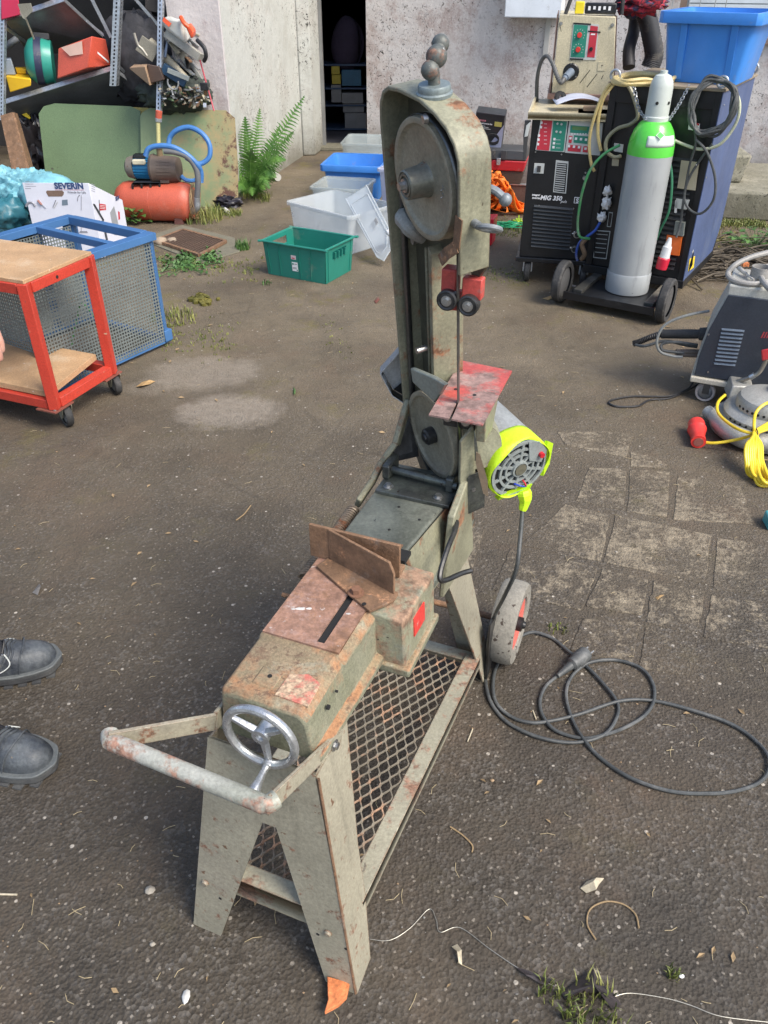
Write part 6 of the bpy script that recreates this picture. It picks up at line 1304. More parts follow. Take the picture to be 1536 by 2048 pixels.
m=MB(); m.box((0,0,.001),(W_,gd,.006),GM); m.build('floor_panel',teal,gr)
m=MB(); c=[Pf(0,gh,.006),Pf(1,gh,.006),Pr(1,gh,.006),Pl(0,gh,.006)]; m.tube(crv([c[0].lerp(c[1],.03),c[0].lerp(c[1],.97),c[1].lerp(c[2],.05),c[1].lerp(c[2],.95),c[2].lerp(c[3],.03),c[2].lerp(c[3],.97),c[3].lerp(c[0],.05),c[3].lerp(c[0],.95)],4,True),.0065,8,closed=True); m.build('rim',teal,gr)
for s in (.06,.24,.58,.76):
    m=MB(); m.hexa([Pf(s,.01,0),Pf(s+.008,.01,0),Pf(s+.008,.01,.004),Pf(s,.01,.004)],[Pf(s,gh,0),Pf(s+.008,gh,0),Pf(s+.008,gh,.004),Pf(s,gh,.004)]); m.build('rib',teal,gr)
for s in (.08,.9):
    m=MB(); m.hexa([Pr(s,.01,0),Pr(s+.02,.01,0),Pr(s+.02,.01,.004),Pr(s,.01,.004)],[Pr(s,gh,0),Pr(s+.02,gh,0),Pr(s+.02,gh,.004),Pr(s,gh,.004)]); m.build('rib',teal,gr)
for s in (.3,.42,.54,.66): m=MB(); m.hexa([Pr(s,.118,0),Pr(s+.03,.118,0),Pr(s+.03,.118,.01),Pr(s,.118,.01)],[Pr(s,.155,0),Pr(s+.03,.155,0),Pr(s+.03,.155,.01),Pr(s,.155,.01)]); m.build('grip_rib',teal,gr)
for (s0,s1,z0,z1,mt) in ((.44,.52,.110,.132,plain('pink_sticker',(.6,.5,.5))),(.445,.54,.045,.095,white)):
    m=MB(); m.hexa([Pf(s0,z0,0.0),Pf(s1,z0,0.0),Pf(s1,z0,.0015),Pf(s0,z0,.0015)],[Pf(s0,z1,0.0),Pf(s1,z1,0.0),Pf(s1,z1,.0015),Pf(s0,z1,.0015)]); st=m.build('sticker',mt,gr,smooth=0)
for (s0,s1,z0,z1,mt) in ((.455,.50,.114,.120,redp),(.452,.475,.080,.090,greenp),(.485,.53,.084,.087,M['rubber']),(.455,.52,.064,.066,M['rubber']),(.455,.52,.058,.060,M['rubber']),(.52,.535,.048,.056,greenp)):
    m=MB(); m.hexa([Pf(s0,z0,.001),Pf(s1,z0,.001),Pf(s1,z0,.002),Pf(s0,z0,.002)],[Pf(s0,z1,.001),Pf(s1,z1,.001),Pf(s1,z1,.002),Pf(s0,z1,.002)]); m.build('print_mark',mt,st,smooth=0)
def cbin(pL,pR,depth,h,mt,label,name='clear_box',rim=.012,rh=.02,tp=.02):
    Mx,w=framed(pL,pR); Q=Mx@Matrix.Translation((w/2,depth/2,.001)); return bin_(Q,w+tp*2,depth+tp*2,h,tp,name,mt,label,'storage box',rim,rh)
cbin((588,478),(700,510),.36,.23,clr,'clear plastic box directly behind the dark green crate')
cbin((632,434),(720,440),.30,.20,clrd,'flat clear box mostly hidden behind the front clear box and below the blue bin')
bm2=plastic('blue_tub_plastic',(.05,.22,.62),.4,var=.12,vs=5)
cbin((660,404),(752,408),.36,.26,bm2,'open blue plastic tub behind the clear boxes','blue_tub',.02,.04,.035)
cbin((690,352),(800,355),.40,.25,clrd,'clear plastic box at the back beside the doorway')
cbin((765,440),(850,450),.34,.33,clr2,'tall milky lilac box between the blue tub and the saw column')
# leaning lid
ldp=[gy(733,371,4.95),gy(782,466,4.68),gy(780,502,4.62),gy(768,522,4.6),gy(755,515,4.62),gy(692,398,5.0)]
m=MB(); m.slab(ldp,.004); lo_=m.build('clear_cover',clr,label='clear plastic lid leaning at an angle against the boxes',cat='lid',loc=ldp[0])
n_=(ldp[1]-ldp[0]).cross(ldp[5]-ldp[0]).normalized(); n_=n_ if n_.y<0 else -n_
m=MB()
lc=sum(ldp,V())/6; inn=[lc+(p-lc)*.8+n_*.006 for p in ldp]; m.tube(inn,.004,6,closed=True); m.tube([p+n_*.002 for p in ldp],.005,6,closed=True); m.build('lid_edge',clr,lo_)
m=MB(); q=[gp(x,y,lc,n_) for x,y in ((742,449),(753,436),(757,445),(748,460))]; m.slab([p+n_*.004 for p in q],.002); m.build('lid_grip',mat('grip_shadow',(.3,.3,.3),.6),lo_)
m=MB(); q=gy(782,465,4.6); m.blob(q,.03,(1,.6,.7),12,.1,3); m.build('white_scrap',white,label='small white plastic piece beside the saw column at the lid',cat='scrap',loc=q)
# pipe by the fern
m=MB(); m.cyl(gz(520,335,.03),gz(556,355,.03),.028,n=20); m.build('pipe',plastic('white_pipe',(.5,.5,.46)),label='short white plastic pipe lying under the fern',cat='pipe',loc=gz(540,350))
# ---- leaning green sheets ----
gsm=mat('green_sheet_paint',(.115,.175,.085),.5,var=.1,vs=3,rust=.08,rs=16,spot=.14,ss=16,scol=(.06,.06,.04),bump=.1,dust=.15,dcol=(.25,.27,.18))
def rsheet():
    t=NT('rusty_green_sheet'); X=t.sep(); c=t.mix(t.mr(t.noise(3,5),.3,.7),(.15,.21,.11),(.24,.29,.15)); k=t.math('ADD',t.noise(5,8,.72),t.mr(X[0],-.5,.35,-.2,.22)); c=t.mix(t.mr(k,.5,.66),c,(.30,.24,.12)); c=t.mix(t.mr(t.math('ADD',t.noise(9,9,.8),t.mr(X[0],-.5,.35,-.25,.08)),.55,.62),c,(.10,.045,.03)); t.L.new(c,t.b.inputs['Base Color']); t.b.inputs['Roughness'].default_value=.6; t.L.new(t.bump(t.noise(90,6),.3,.003),t.b.inputs['Normal']); return t.m
def sheetpts(pts,Yb,lean):   # plane leaning back, foot line at Yb
    b=V((0,Yb,0)); n=V((0,-1,lean)).normalized(); return [gp(x,y,b,n) for x,y in pts]
P=sheetpts([(98,405),(290,430),(288,330),(281,222),(262,213),(110,207),(88,213),(78,228)],6.02,.35)
m=MB(); m.slab(P,-.006); g1_=m.build('green_sheet',gsm,label='larger clean green metal sheet with cut corners, leaning behind the red tank',cat='metal sheet',loc=V((sum(p.x for p in P)/8,6.0,0)))
P=sheetpts([(284,418),(477,412),(476,330),(470,236),(452,221),(300,216),(284,226),(281,232)],5.98,.33)
m=MB(); m.slab(P,-.006); m.build('green_sheet',rsheet(),label='rust-stained green metal sheet leaning against the wall pillar beside the fern',cat='metal sheet',loc=V((sum(p.x for p in P)/8,5.95,0)))
P=sheetpts([(262,214),(300,216),(280,233)],6.05,.34); m=MB(); m.slab(P,-.004); m.build('yellow_corner',mat('mustard',(.4,.33,.08),.6),label='mustard corner showing between the two green sheets',cat='metal sheet',loc=P[0])
m=MB(); c=gz(458,412); 
clothblob(c+V((0,-.03,.03)),.11,.05,.05,'black_bag',mat('black_plastic_bag',(.02,.018,.025),.35),'crumpled black bag at the foot of the rusty sheet','bag',5,.5,5)
leaf([(446,418),(450,416),(462,428),(458,432),(450,426)],'white plastic scrap in front of the rusty sheet',white)
# ---- pump with red tank ----
tc_=gz(310,440); tr_=.125; ax=V((1,-.10,0)).normalized(); 
pt_=thing('water_pump','rusty brown pump with blue motor mounted on an orange-red pressure tank','pump',tc_)
redt=mat('orange_red_tank',(.50,.10,.055),.5,var=.12,vs=5,rust=.1,rs=14,rcol=(.3,.16,.12),dust=.2,dcol=(.45,.2,.15),bump=.15)
TC=gy(309,402,5.62); La=.27; TMt=fr(TC,V((0,0,1)),(0,-1,0),ax)
m=MB(); m.lathe([(0,-La),(tr_*.35,-La+.004),(tr_*.7,-La+.03),(tr_*.93,-La+.07),(tr_,-La+.11),(tr_,-.002),(tr_*1.012,0),(tr_,.002),(tr_,La-.06),(tr_*.93,La-.025),(tr_*.8,La-.01),(tr_*.75,La)],TMt,48); m.build('tank',redt,pt_)
m=MB(); m.lathe([(.0,La+.004),(.07,La+.004),(.095,La-.004),(.098,La-.012)],TMt,32,cap=False); m.build('tank_flange',M['rust'],pt_)
for s in (-.13,.17):
    q=TC+ax*s; m=MB(); m.hexa([V((q.x-.03,q.y-.09,0.001)),V((q.x+.03,q.y-.09,0.001)),V((q.x+.03,q.y+.09,0.001)),V((q.x-.03,q.y+.09,0.001))],[V((q.x-.02,q.y-.09,TC.z-.07)),V((q.x+.02,q.y-.09,TC.z-.07)),V((q.x+.02,q.y+.09,TC.z-.07)),V((q.x-.02,q.y+.09,TC.z-.07))]); m.build('tank_foot',mat('foot_brown',(.14,.06,.05),.6) if s<0 else bpy.data.materials['foot_brown'],pt_)
ptz=TC.z+tr_; pb_=mat('pump_brown',(.10,.075,.06),.6,var=.25,rust=.25,rs=12,bump=.2)
m=MB(); a,b=TC-ax*.11,TC+ax*.07
for z0,z1 in ((ptz-.045,ptz-.037),(ptz-.005,ptz+.004)): m.box((a.x,a.y-.085,z0),(b.x,a.y-.075,z1))
for s in range(4): x=a.x+(b.x-a.x)*s/3; m.box((x-.006,a.y-.086,ptz-.045),(x+.006,a.y-.074,ptz))
m.box((a.x,a.y-.085,ptz-.004),(b.x,a.y+.085,ptz+.004)); m.build('pump_bracket',M['dark'],pt_)
pz=gy(300,338,5.62).z; PC=gy(330,338,5.62); PMt=fr(PC,V((0,0,1)),(0,-1,0),ax)
m=MB(); m.lathe([(0,-.085),(.088,-.085),(.092,-.07),(.086,-.06),(.080,.06),(.074,.095),(.04,.104),(0,.104)],PMt,36); m.build('pump_body',pb_,pt_)
for i in range(5):
    t=R(-20+i*14); m=MB(); e=PMt@V((.083*math.cos(t+1.2),.083*math.sin(t+1.2),-.03)); f=PMt@V((.079*math.cos(t+1.2),.079*math.sin(t+1.2),.06)); m.cyl(e,f,.004,.003,6); m.build('body_rib',pb_,pt_)
m=MB(); m.box((PC.x-.03,PC.y-.06,ptz),(PC.x+.03,PC.y+.06,PC.z-.05)); m.build('pump_foot',pb_,pt_,bevel=.003)
bm=plastic('blue_motor',(.02,.17,.33),.5,var=.2); 
m=MB(); m.lathe([(0,-.20),(.060,-.20),(.060,-.085),(0,-.085)],PMt@Matrix.Translation((.006,0,0)),30); m.build('motor',bm,pt_)
for i in range(22):
    t=2*math.pi*i/22; e=V((math.cos(t),math.sin(t),0)); m=MB(); s_=V((-e.y,e.x,0))*.002; Mq=PMt@Matrix.Translation((.006,0,0))
    m.hexa([Mq@(e*.058+s_+V((0,0,-.195))),Mq@(e*.058-s_+V((0,0,-.195))),Mq@(e*.069-s_+V((0,0,-.195))),Mq@(e*.069+s_+V((0,0,-.195)))],[Mq@(e*.058+s_+V((0,0,-.09))),Mq@(e*.058-s_+V((0,0,-.09))),Mq@(e*.069-s_+V((0,0,-.09))),Mq@(e*.069+s_+V((0,0,-.09)))]); m.build('cooling_fin',bm,pt_)
m=MB(); m.lathe([(0,-.262),(.04,-.260),(.062,-.245),(.072,-.21),(.074,-.197),(0,-.197)],PMt@Matrix.Translation((.006,0,0)),30); m.build('fan_cowl',mat('cowl_brown',(.16,.14,.115),.6,rust=.15),pt_)
q=PC-ax*.145; m=MB(); m.box((q.x-.05,q.y-.03,q.z+.066),(q.x+.03,q.y+.03,q.z+.09)); m.build('terminal_box',M['black'],pt_,bevel=.004); m=MB(); m.box((q.x-.05,q.y-.075,q.z+.035),(q.x+.035,q.y-.045,q.z+.068)); m.build('capacitor',plastic('cream_capacitor',(.55,.5,.36)),pt_,bevel=.008)
m=MB(); c=PC-ax*.02+zz*.075; m.cyl(c,c+zz*.05,.022,.018,14); m.cyl(c+zz*.05,c+zz*.07,.026,.026,8); m.build('valve',mat('brass_dull',(.22,.16,.09),.5,metal=.4),pt_)
c2_=c+zz*.07; m=MB(); m.cyl(c2_,gy(316,240,5.66),.014,n=12); m.build('sight_tube',mat('yellowed_tube',(.45,.42,.18),.4),pt_)
m=MB(); m.cyl(gy(317,243,5.66),gy(317,236,5.66),.022,n=14); m.build('clamp_band',M['alu'],pt_); m=MB(); m.cyl(gy(317,236,5.66),gy(318,222,5.66),.021,n=14); m.build('red_fitting',redt,pt_)
hs=lambda L_,Y=5.5: [gy(x,y,Y+k) for x,y,k in L_]
bh=plastic('blue_hose',(.05,.17,.42),.45)
m=MB(); cc_=crv(hs([(291,312,0),(297,298,0),(315,292,0),(345,294,0),(375,310,0),(395,330,0),(402,345,.02),(402,365,.02)]),14); m.tube(cc_,[.017 if i%2 else .0155 for i in range(len(cc_))],10); m.build('blue_hose',bh,label='blue suction hose arching over the brown pump body',cat='hose',loc=cc_[0])
m=MB(); cc_=crv(hs([(337,296,.2),(340,275,.22),(355,260,.22),(380,255,.22),(405,268,.2),(419,290,.18),(418,315,.16),(400,328,.14),(385,322,.1),(372,315,.1)]),12); m.tube(cc_,[.017 if i%2 else .0155 for i in range(len(cc_))],10); m.build('blue_hose',bh,label='big loop of blue hose standing against the rusty green sheet',cat='hose',loc=cc_[0])
m=MB(); m.tube(crv(hs([(362,352,.1),(372,360,.1),(388,361,.12),(398,352,.12),(402,340,.12)]),6),.014,8); m.build('blue_hose',bh,label='short blue hose bend right of the pump body',cat='hose',loc=gy(372,360,5.6))
m=MB(); m.tube(crv(hs([(328,302,0),(350,304,0),(375,314,0),(391,335,0),(396,360,0),(394,395,0)]),8),.019,12); m.build('grey_hose',mat('grey_rubber_hose',(.14,.145,.15),.5,dust=.2),label='thick grey hose curving from the pump down to the tank elbow',cat='hose',loc=gy(350,304,5.5))
m=MB(); m.cyl(gy(394,395,5.5),gy(394,404,5.5),.021,n=14); m.tube(crv([gy(394,404,5.5),gy(394,414,5.5),gy(388,421,5.52),gy(376,422,5.55)],5),.022,12); m.build('elbow',M['galv'],pt_)
for i in range(5): m=MB(); c=TC+ax*(La+.004*i); rr=.10+.006*i; m.tube([c+(zz*math.cos(t)+V((0,-1,0))*math.sin(t))*rr*(1+.06*math.sin(3*t+i))+ax*.012*math.sin(2*t+i) for t in [2*math.pi*j/24 for j in range(24)]],.0022,5,closed=True); m.build('wire_ring',mat('tan_wire',(.3,.2,.1),.6) if i==0 else bpy.data.materials['tan_wire'],pt_)
# ---- collapsed metal rack ----
_gy=gy
def gy(x,y,Y): return _gy(x,y,Y+.45)
rk=thing('shelf_rack','galvanised metal shelf rack leaning back at an angle, loaded with scrap','shelving',gz(150,400))
def perf(p0,p1,wdir,w,name,par,n,slot=.55,mt=None):
    """perforated strip: two side bands plus bridges between slots"""
    p0,p1,wdir=V(p0),V(p1),V(wdir).normalized(); L_=p1-p0; m=MB(); nn=L_.cross(wdir).normalized()
    def q(t,s): return p0+L_*t+wdir*w*s
    for s0,s1 in ((0,.36),(.62,1)): m.slab([q(0,s0),q(1,s0),q(1,s1),q(0,s1)],.002)
    for i in range(n+1):
        t0=max(0,i/n-(1-slot)/2/n); t1=min(1,i/n+(1-slot)/2/n); m.slab([q(t0,.36),q(t1,.36),q(t1,.62),q(t0,.62)],.002)
    return m.build(name,mt or M['galv'],par,smooth=0)
def upright(px0,py0,px1,py1,Y0,Y1,w,n):
    a,b=gy(px0,py0,Y0),gy(px1,py1,Y1); perf(a,b,(1,0,0),w,'upright',rk,n); perf(a+V((w,0,0)),b+V((w,0,0)),(.35,1,0),w*.8,'upright',rk,n)
upright(228,-30,219,172,5.75,5.7,.045,26); upright(316,-30,312,228,5.72,5.5,.030,30); upright(0,-30,-2,240,5.75,5.6,.030,34)
def tray(fl,frr,br,bl,Yf,Yb,th_=.03,dy=-.0):
    A_,B_,C_,D_=gy(*fl,Yf),gy(*frr,Yf),gy(*br,Yb),gy(*bl,Yb)
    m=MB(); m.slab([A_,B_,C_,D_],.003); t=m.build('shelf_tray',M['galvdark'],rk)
    nn=(B_-A_).cross(D_-A_).normalized(); nn=nn if nn.z>0 else -nn
    for a,b in ((A_,B_),(B_,C_),(C_,D_),(D_,A_)):
        m=MB(); m.slab([a-nn*.003,b-nn*.003,b+nn*th_,a+nn*th_],.002); m.build('tray_lip',M['galv'],t)
    return A_,B_,C_,D_,nn
t1=tray((8,208),(226,140),(318,205),(85,262),5.75,6.15)
t2=tray((12,42),(128,2),(228,95),(60,112),5.75,6.2)
t3=tray((232,-20),(310,-25),(318,50),(250,85),5.95,6.35)
def strut(x0,y0,x1,y1,Y0,Y1,w=.022): m=MB(); m.bar(gy(x0,y0,Y0),gy(x1,y1,Y1),w,.003,up=(0,1,0)); m.build('brace',M['galv'],rk)
strut(182,-5,222,75,5.85,5.85); strut(148,22,218,78,5.95,5.95,.014); strut(268,-5,318,52,5.9,5.9,.02); strut(228,122,262,158,5.8,5.9,.018); strut(262,130,316,112,5.95,5.95,.012); strut(10,55,60,90,5.8,6.0)
m=MB(); m.cyl(gy(248,78,6.1),gy(328,60,6.1),.022,n=16); m.build('rack_tube',M['dark'],rk)
gy0=_gy
# rusty beam
m=MB(); m.slab([gy(2,232,5.5),gy(26,225,5.5),gy(58,345,5.35),gy(28,352,5.35)],.01); m.slab([gy(26,225,5.5),gy(33,228,5.6),gy(66,340,5.5),gy(58,345,5.35)],.008); m.build('rusty_beam',M['rust'],label='rusty steel channel beam slanting below the rack at the far left',cat='beam',loc=gy(20,240,5.5))
# items on the rack
c=gy(83,122,5.85); HMx=fr(c,(.12,.1,1),(.3,-1,0),(-.98,-.25,.1))
gtl=thing('hose_reel','teal green round plastic case with dark band on the middle shelf','reel',c); tealp=plastic('teal_case',(.03,.27,.21),.35)
m=MB(); m.lathe([(0,.105),(.07,.10),(.125,.07),(.145,.035),(.147,.03),(0,.03)],HMx,32); m.build('front_shell',tealp,gtl); m=MB(); m.lathe([(0,-.075),(.13,-.075),(.142,-.03),(.142,-.012),(0,-.012)],HMx,32); m.build('rear_shell',tealp,gtl)
m=MB(); m.lathe([(0,-.014),(.150,-.014),(.150,.032),(0,.032)],HMx,32); m.build('dark_band',plastic('navy_band',(.03,.035,.07)),gtl); m=MB(); m.box((.13,-.04,-.07),(.17,.04,.03),HMx); m.build('carry_handle',dkg,gtl,bevel=.006)
m=MB(); rb=[gy(115,155,5.78),gy(178,150,5.74),gy(222,128,5.72),gy(122,158,5.72)]
bx_=[gy(115,160,5.72),gy(175,132,5.6),gy(222,130,5.8),gy(160,140,6.0)]; tp_=[gy(116,97,5.72),gy(184,71,5.6),gy(214,76,5.82),gy(150,85,6.0)]
redc=mat('red_orange_carton',(.62,.10,.06),.35,var=.1,coat=.3); m.hexa([gy(114,158,5.74),gy(176,136,5.66),gy(222,131,5.82),gy(160,150,5.95)],[gy(116,97,5.74),gy(184,72,5.66),gy(212,78,5.82),gy(150,92,5.95)]); rcx=m.build('red_carton',redc,label='crumpled orange-red carton with a white label on the middle shelf',cat='box',loc=gy(160,130,5.8),bevel=.006)
m=MB(); m.slab([gy(122,95,5.715),gy(164,82,5.672),gy(166,108,5.672),gy(140,112,5.70)],.001); m.build('print_patch',plain('peach_print',(.75,.5,.4)),rcx)
m=MB(); m.slab([gy(195,103,5.70),gy(217,122,5.785),gy(217,126,5.785),gy(195,107,5.70)],.001); m.build('print_strip',white,rcx)
def pbox(bot,top,name,mt,label,cat='box',bev=.005): 
    m=MB(); m.hexa([gy(*p) for p in bot],[gy(*p) for p in top]); return m.build(name,mt,label=label,cat=cat,loc=gy(*bot[0]),bevel=bev)
yel2=plastic('yellow_bin_plastic',(.80,.48,.02))
pbox([(20,185,5.75),(62,172,5.7),(60,165,5.95),(25,178,5.95)],[(12,152,5.75),(62,158,5.7),(58,148,5.95),(16,145,5.95)],'yellow_bin',yel2,'yellow bin at the left end of the middle shelf')
pbox([(8,150,5.8),(32,150,5.8),(32,145,5.95),(8,145,5.95)],[(8,118,5.8),(22,118,5.8),(22,115,5.95),(8,115,5.95)],'grey_case',mat('grey_case',(.3,.35,.4),.4),'pale grey case behind the yellow bin on the middle shelf')
pbox([(34,148,5.9),(52,148,5.9),(52,145,6.0),(34,145,6.0)],[(30,135,5.9),(52,138,5.9),(52,134,6.0),(30,134,6.0)],'small_yellow_box',yel2,'small yellow box just behind the yellow bin')
pbox([(2,40,5.7),(40,30,5.7),(40,25,5.9),(2,35,5.9)],[(2,-10,5.7),(36,-10,5.7),(36,-12,5.9),(2,-12,5.9)],'red_canister',plastic('magenta_red',(.5,.03,.08)),'pinkish red canister on the top shelf at the left edge')
m=MB(); m.slab([gy(36,8,5.62),gy(62,6,5.6),gy(66,22,5.6),gy(50,38,5.62),(gy(46,36,5.62))],.004); m.tube([gy(52,38,5.62),gy(68,78,5.7)],.006,6); m.build('small_shovel',mat('shovel_metal',(.4,.38,.3),.4,metal=.4),label='small hand shovel hanging from the top shelf',cat='shovel',loc=gy(50,30,5.62),bevel=0)
m=MB(); m.cyl(gy(2,100,5.9),gy(36,76,6.1),.022,n=14); m.build('grey_tube',M['galv'],label='grey tube lying across the left end of the middle shelf',cat='tube',loc=gy(20,90,6.0))
pbox([(70,0,5.72),(92,-6,5.72),(92,-10,5.8),(70,-4,5.8)],[(66,-30,5.72),(88,-30,5.72),(88,-32,5.8),(66,-32,5.8)],'striped_carton',mat('pink_white',(.6,.35,.35),.6),'pink striped carton on the top shelf')
pbox([(5,205,5.9),(60,240,5.9),(60,236,6.0),(5,200,6.0)],[(30,200,5.9),(62,235,5.9),(62,231,6.0),(30,196,6.0)],'yellow_board',yel,'yellow panel glimpsed beneath the lower shelf')
clothblob(gy(72,290,5.95),.14,.12,.26,'black_sacks',mat('black_sack',(.025,.022,.025),.3),'pile of black plastic sacks between the rusty beam and the green sheet','sack',7,.6,4)
def gy(x,y,Y): return _gy(x,y,Y-.10)
# scrap pile right of the rack
def scrap(kind,pts,r,mt,label,name,cat,n=6,flat=None):
    m=MB(); P=[gy(*p) for p in pts]
    if kind=='t': m.tube(crv(P,n) if len(P)>2 else P,r,12)
    else:
        for a,b in zip(P[:-1],P[1:]): m.bar(a,b,r,flat or r*.5,up=(0,1,0))
    return m.build(name,mt,label=label,cat=cat,loc=P[0],bevel=.002 if kind=='b' else 0)
pvc=mat('cream_pvc',(.42,.38,.28),.5,dust=.3)
scrap('t',[(300,82,6.3),(350,135,6.25),(400,188,6.2)],.026,pvc,'long cream plastic pipe slanting down through the scrap heap','plastic_pipe','pipe')
scrap('b',[(352,90,6.35),(412,180,6.25)],.05,mat('grey_alu_profile',(.3,.3,.27),.5,metal=.3),'long grey metal profile leaning behind the cream pipe','metal_profile','profile',flat=.015)
scrap('b',[(330,75,6.4),(402,185,6.3)],.03,M['dark'],'dark bar leaning between pipe and grey profile','metal_bar','bar',flat=.015)
scrap('b',[(335,140,6.1),(378,158,6.1)],.03,mat('pale_ruler',(.35,.38,.36),.4,metal=.3),'pale flat bar on the blue-green case in the scrap heap','flat_bar','bar',flat=.01)
scrap('b',[(326,135,6.15),(372,165,6.15)],.06,plastic('petrol_blue',(.02,.06,.12)),'dark blue-green case under the pale flat bar','blue_case','case',flat=.05)
scrap('b',[(334,66,6.15),(402,116,6.05)],.050,mat('cast_grey',(.3,.29,.25),.6,var=.3,bump=.5,bs=30),'ribbed grey cast housing hanging over the scrap heap','cast_housing','machine part',flat=.05)
cs=thing('cutoff_saw','white and orange power cutter on top of the scrap heap','power tool',gy(360,70,6.2))
whp=plastic('white_tool',(.55,.55,.50),.5,var=.2); orp=plastic('orange_tool',(.75,.10,.03),.4)
m=MB(); m.hexa([gy(*p) for p in ((326,55,6.1),(372,90,6.05),(384,78,6.3),(335,50,6.3))],[gy(*p) for p in ((328,32,6.1),(362,38,6.05),(382,55,6.3),(340,30,6.3))]); m.build('tool_body',whp,cs,bevel=.02)
m=MB(); m.slab([gy(328,34,6.09),gy(343,47,6.07),gy(338,54,6.07),gy(325,42,6.09)],.002); m.build('orange_label',orp,cs)
m=MB(); m.hexa([gy(*p) for p in ((372,58,6.0),(382,80,5.95),(392,74,6.05),(380,55,6.1))],[gy(*p) for p in ((376,46,6.0),(388,62,5.95),(392,58,6.05),(382,44,6.1))]); m.build('orange_guard',orp,cs,bevel=.012)
m=MB(); m.tube(crv([gy(362,35,6.05),gy(368,46,6.0),gy(378,55,6.0)],5),.014,8); m.build('orange_handle',orp,cs)
m=MB(); m.tube(crv([gy(394,80,5.95),gy(408,95,5.92),gy(412,112,5.92),(gy(408,122,5.95))],6),.013,10); m.build('rear_handle',M['blackcable'],cs)
scrap('t',[(330,20,6.4),(345,8,6.4),(358,18,6.4),(352,32,6.4)],.022,M['rubber'],'black rubber ring behind the power cutter','rubber_ring','tyre')
scrap('b',[(348,8,6.4),(388,18,6.4)],.045,mat('brass_part',(.35,.28,.15),.5,metal=.4,var=.3),'brass coloured fitting at the top of the scrap heap','brass_fitting','fitting',flat=.05)
scrap('b',[(352,2,6.5),(376,2,6.5)],.04,M['galv'],'silver ribbed part at the very top of the scrap heap','silver_part','machine part',flat=.05)
scrap('b',[(292,5,6.5),(388,22,6.5)],.09,mat('dark_clutter',(.05,.045,.04),.7,var=.5),'dark machine frame behind the power cutter','machine_frame','machine part',flat=.05)
scrap('t',[(268,66,6.0),(276,90,6.0),(284,98,6.0),(294,112,6.0)],.009,mat('bent_handle',(.35,.33,.28),.4,metal=.5),'bent metal handle hanging beside the rack upright','bent_handle','handle')
scrap('b',[(278,85,6.2),(312,110,6.2)],.10,mat('grey_board',(.22,.21,.17),.7),'grey-green board end behind the rack upright','board','board',flat=.02)
card=mat('brown_cardboard',(.36,.24,.15),.8)
pbox([(262,140,6.1),(300,172,6.0),(312,168,6.2),(275,135,6.3)],[(258,144-8,6.1),(290,132,6.0),(300,128,6.2),(268,128,6.3)],'cardboard_box',card,'brown cardboard box lying behind the rack upright')
pbox([(298,168,6.05),(328,160,6.05),(336,155,6.3),(300,160,6.3)],[(294,128,6.05),(318,132,6.05),(330,140,6.3),(296,128,6.3)],'brown_case',mat('dark_brown_case',(.07,.045,.035),.6),'dark brown case beside the cardboard box in the scrap heap')
clothblob(gy(352,185,6.25),.28,.12,.13,'scrap_heap',mat('green_black_scrap',(.03,.04,.032),.7,var=.7,vs=20,bump=1,bs=30),'dark heap of small scrap above the rusty green sheet','scrap heap',9,.28,7)
clothblob(gy(285,120,6.5),.30,.12,.30,'scrap_heap',mat('dark_heap',(.03,.03,.035),.7,var=.6,vs=14,bump=1,bs=30),'dark tangle of scrap behind the rack uprights','scrap heap',10,.25,6)
rg=random.Random(77)
MS={}
for i in range(90):
    x,y=rg.uniform(322,412),rg.uniform(170,208); a_=rg.uniform(0,3.14); L_=rg.uniform(5,16); mt=rg.choice([M['galv'],M['dark'],M['rust'],pvc,M['alu'],bpy.data.materials['green_sheet_paint']])
    MS.setdefault(mt.name,MB()).bar(gy(x,y,6.05+rg.random()*.1),gy(x+L_*math.cos(a_),y+L_*math.sin(a_)*.8,6.0+rg.random()*.15),rg.uniform(.006,.022),rg.uniform(.004,.012))
for i in range(40):
    x,y=rg.uniform(322,372),rg.uniform(40,150); a_=rg.gauss(.95,.35); L_=rg.uniform(20,60); mt=rg.choice([M['galv'],M['dark'],M['rust'],pvc,M['dark'],M['alu'],bpy.data.materials['grey_board'],bpy.data.materials['grey_alu_profile']])
    MS.setdefault(mt.name,MB()).bar(gy(x,y,6.3+rg.random()*.12),gy(min(x+L_*math.cos(a_),398),y+L_*math.sin(a_),6.2+rg.random()*.12),rg.uniform(.006,.03),rg.uniform(.004,.012))
for i in range(26):
    x,y=rg.uniform(240,312),rg.uniform(75,180); a_=rg.uniform(-.5,1.2); L_=rg.uniform(10,40); mt=rg.choice([M['galv'],M['dark'],M['rust'],pvc,M['alu'],bpy.data.materials['dark_brown_case'],bpy.data.materials['petrol_blue']])
    MS.setdefault(mt.name,MB()).bar(gy(x,y,6.5+rg.random()*.12),gy(x+L_*math.cos(a_),y+L_*math.sin(a_),6.45+rg.random()*.12),rg.uniform(.006,.04),rg.uniform(.004,.014))
for k_,mb_ in MS.items(): mb_.build('metal_offcuts',bpy.data.materials[k_],kind='stuff')
m=MB(); m.tube([gy(346,165,6.0)+V((.035*math.cos(t),0,.04*math.sin(t))) for t in [R(150+20*i) for i in range(12)]],.005,6); m.build('steel_hook',M['alu'],label='bright curved steel hook in the scrap heap',cat='hook',loc=gy(346,170,6.0))
scrap('t',[(400,120,5.95),(408,150,5.95),(418,185,5.93),(428,222,5.9)],.005,plastic('pink_red_rod',(.5,.08,.1)),'thin red rod leaning against the pillar edge','red_rod','rod')
m=MB(); q=gy(409,172,5.92); m.box((q.x-.025,q.y-.02,q.z-.025),(q.x+.025,q.y+.02,q.z+.02)); m.build('black_clip',M['black'],label='small black clip on the red rod by the pillar',cat='clip',loc=q,bevel=.004)
gy=_gy
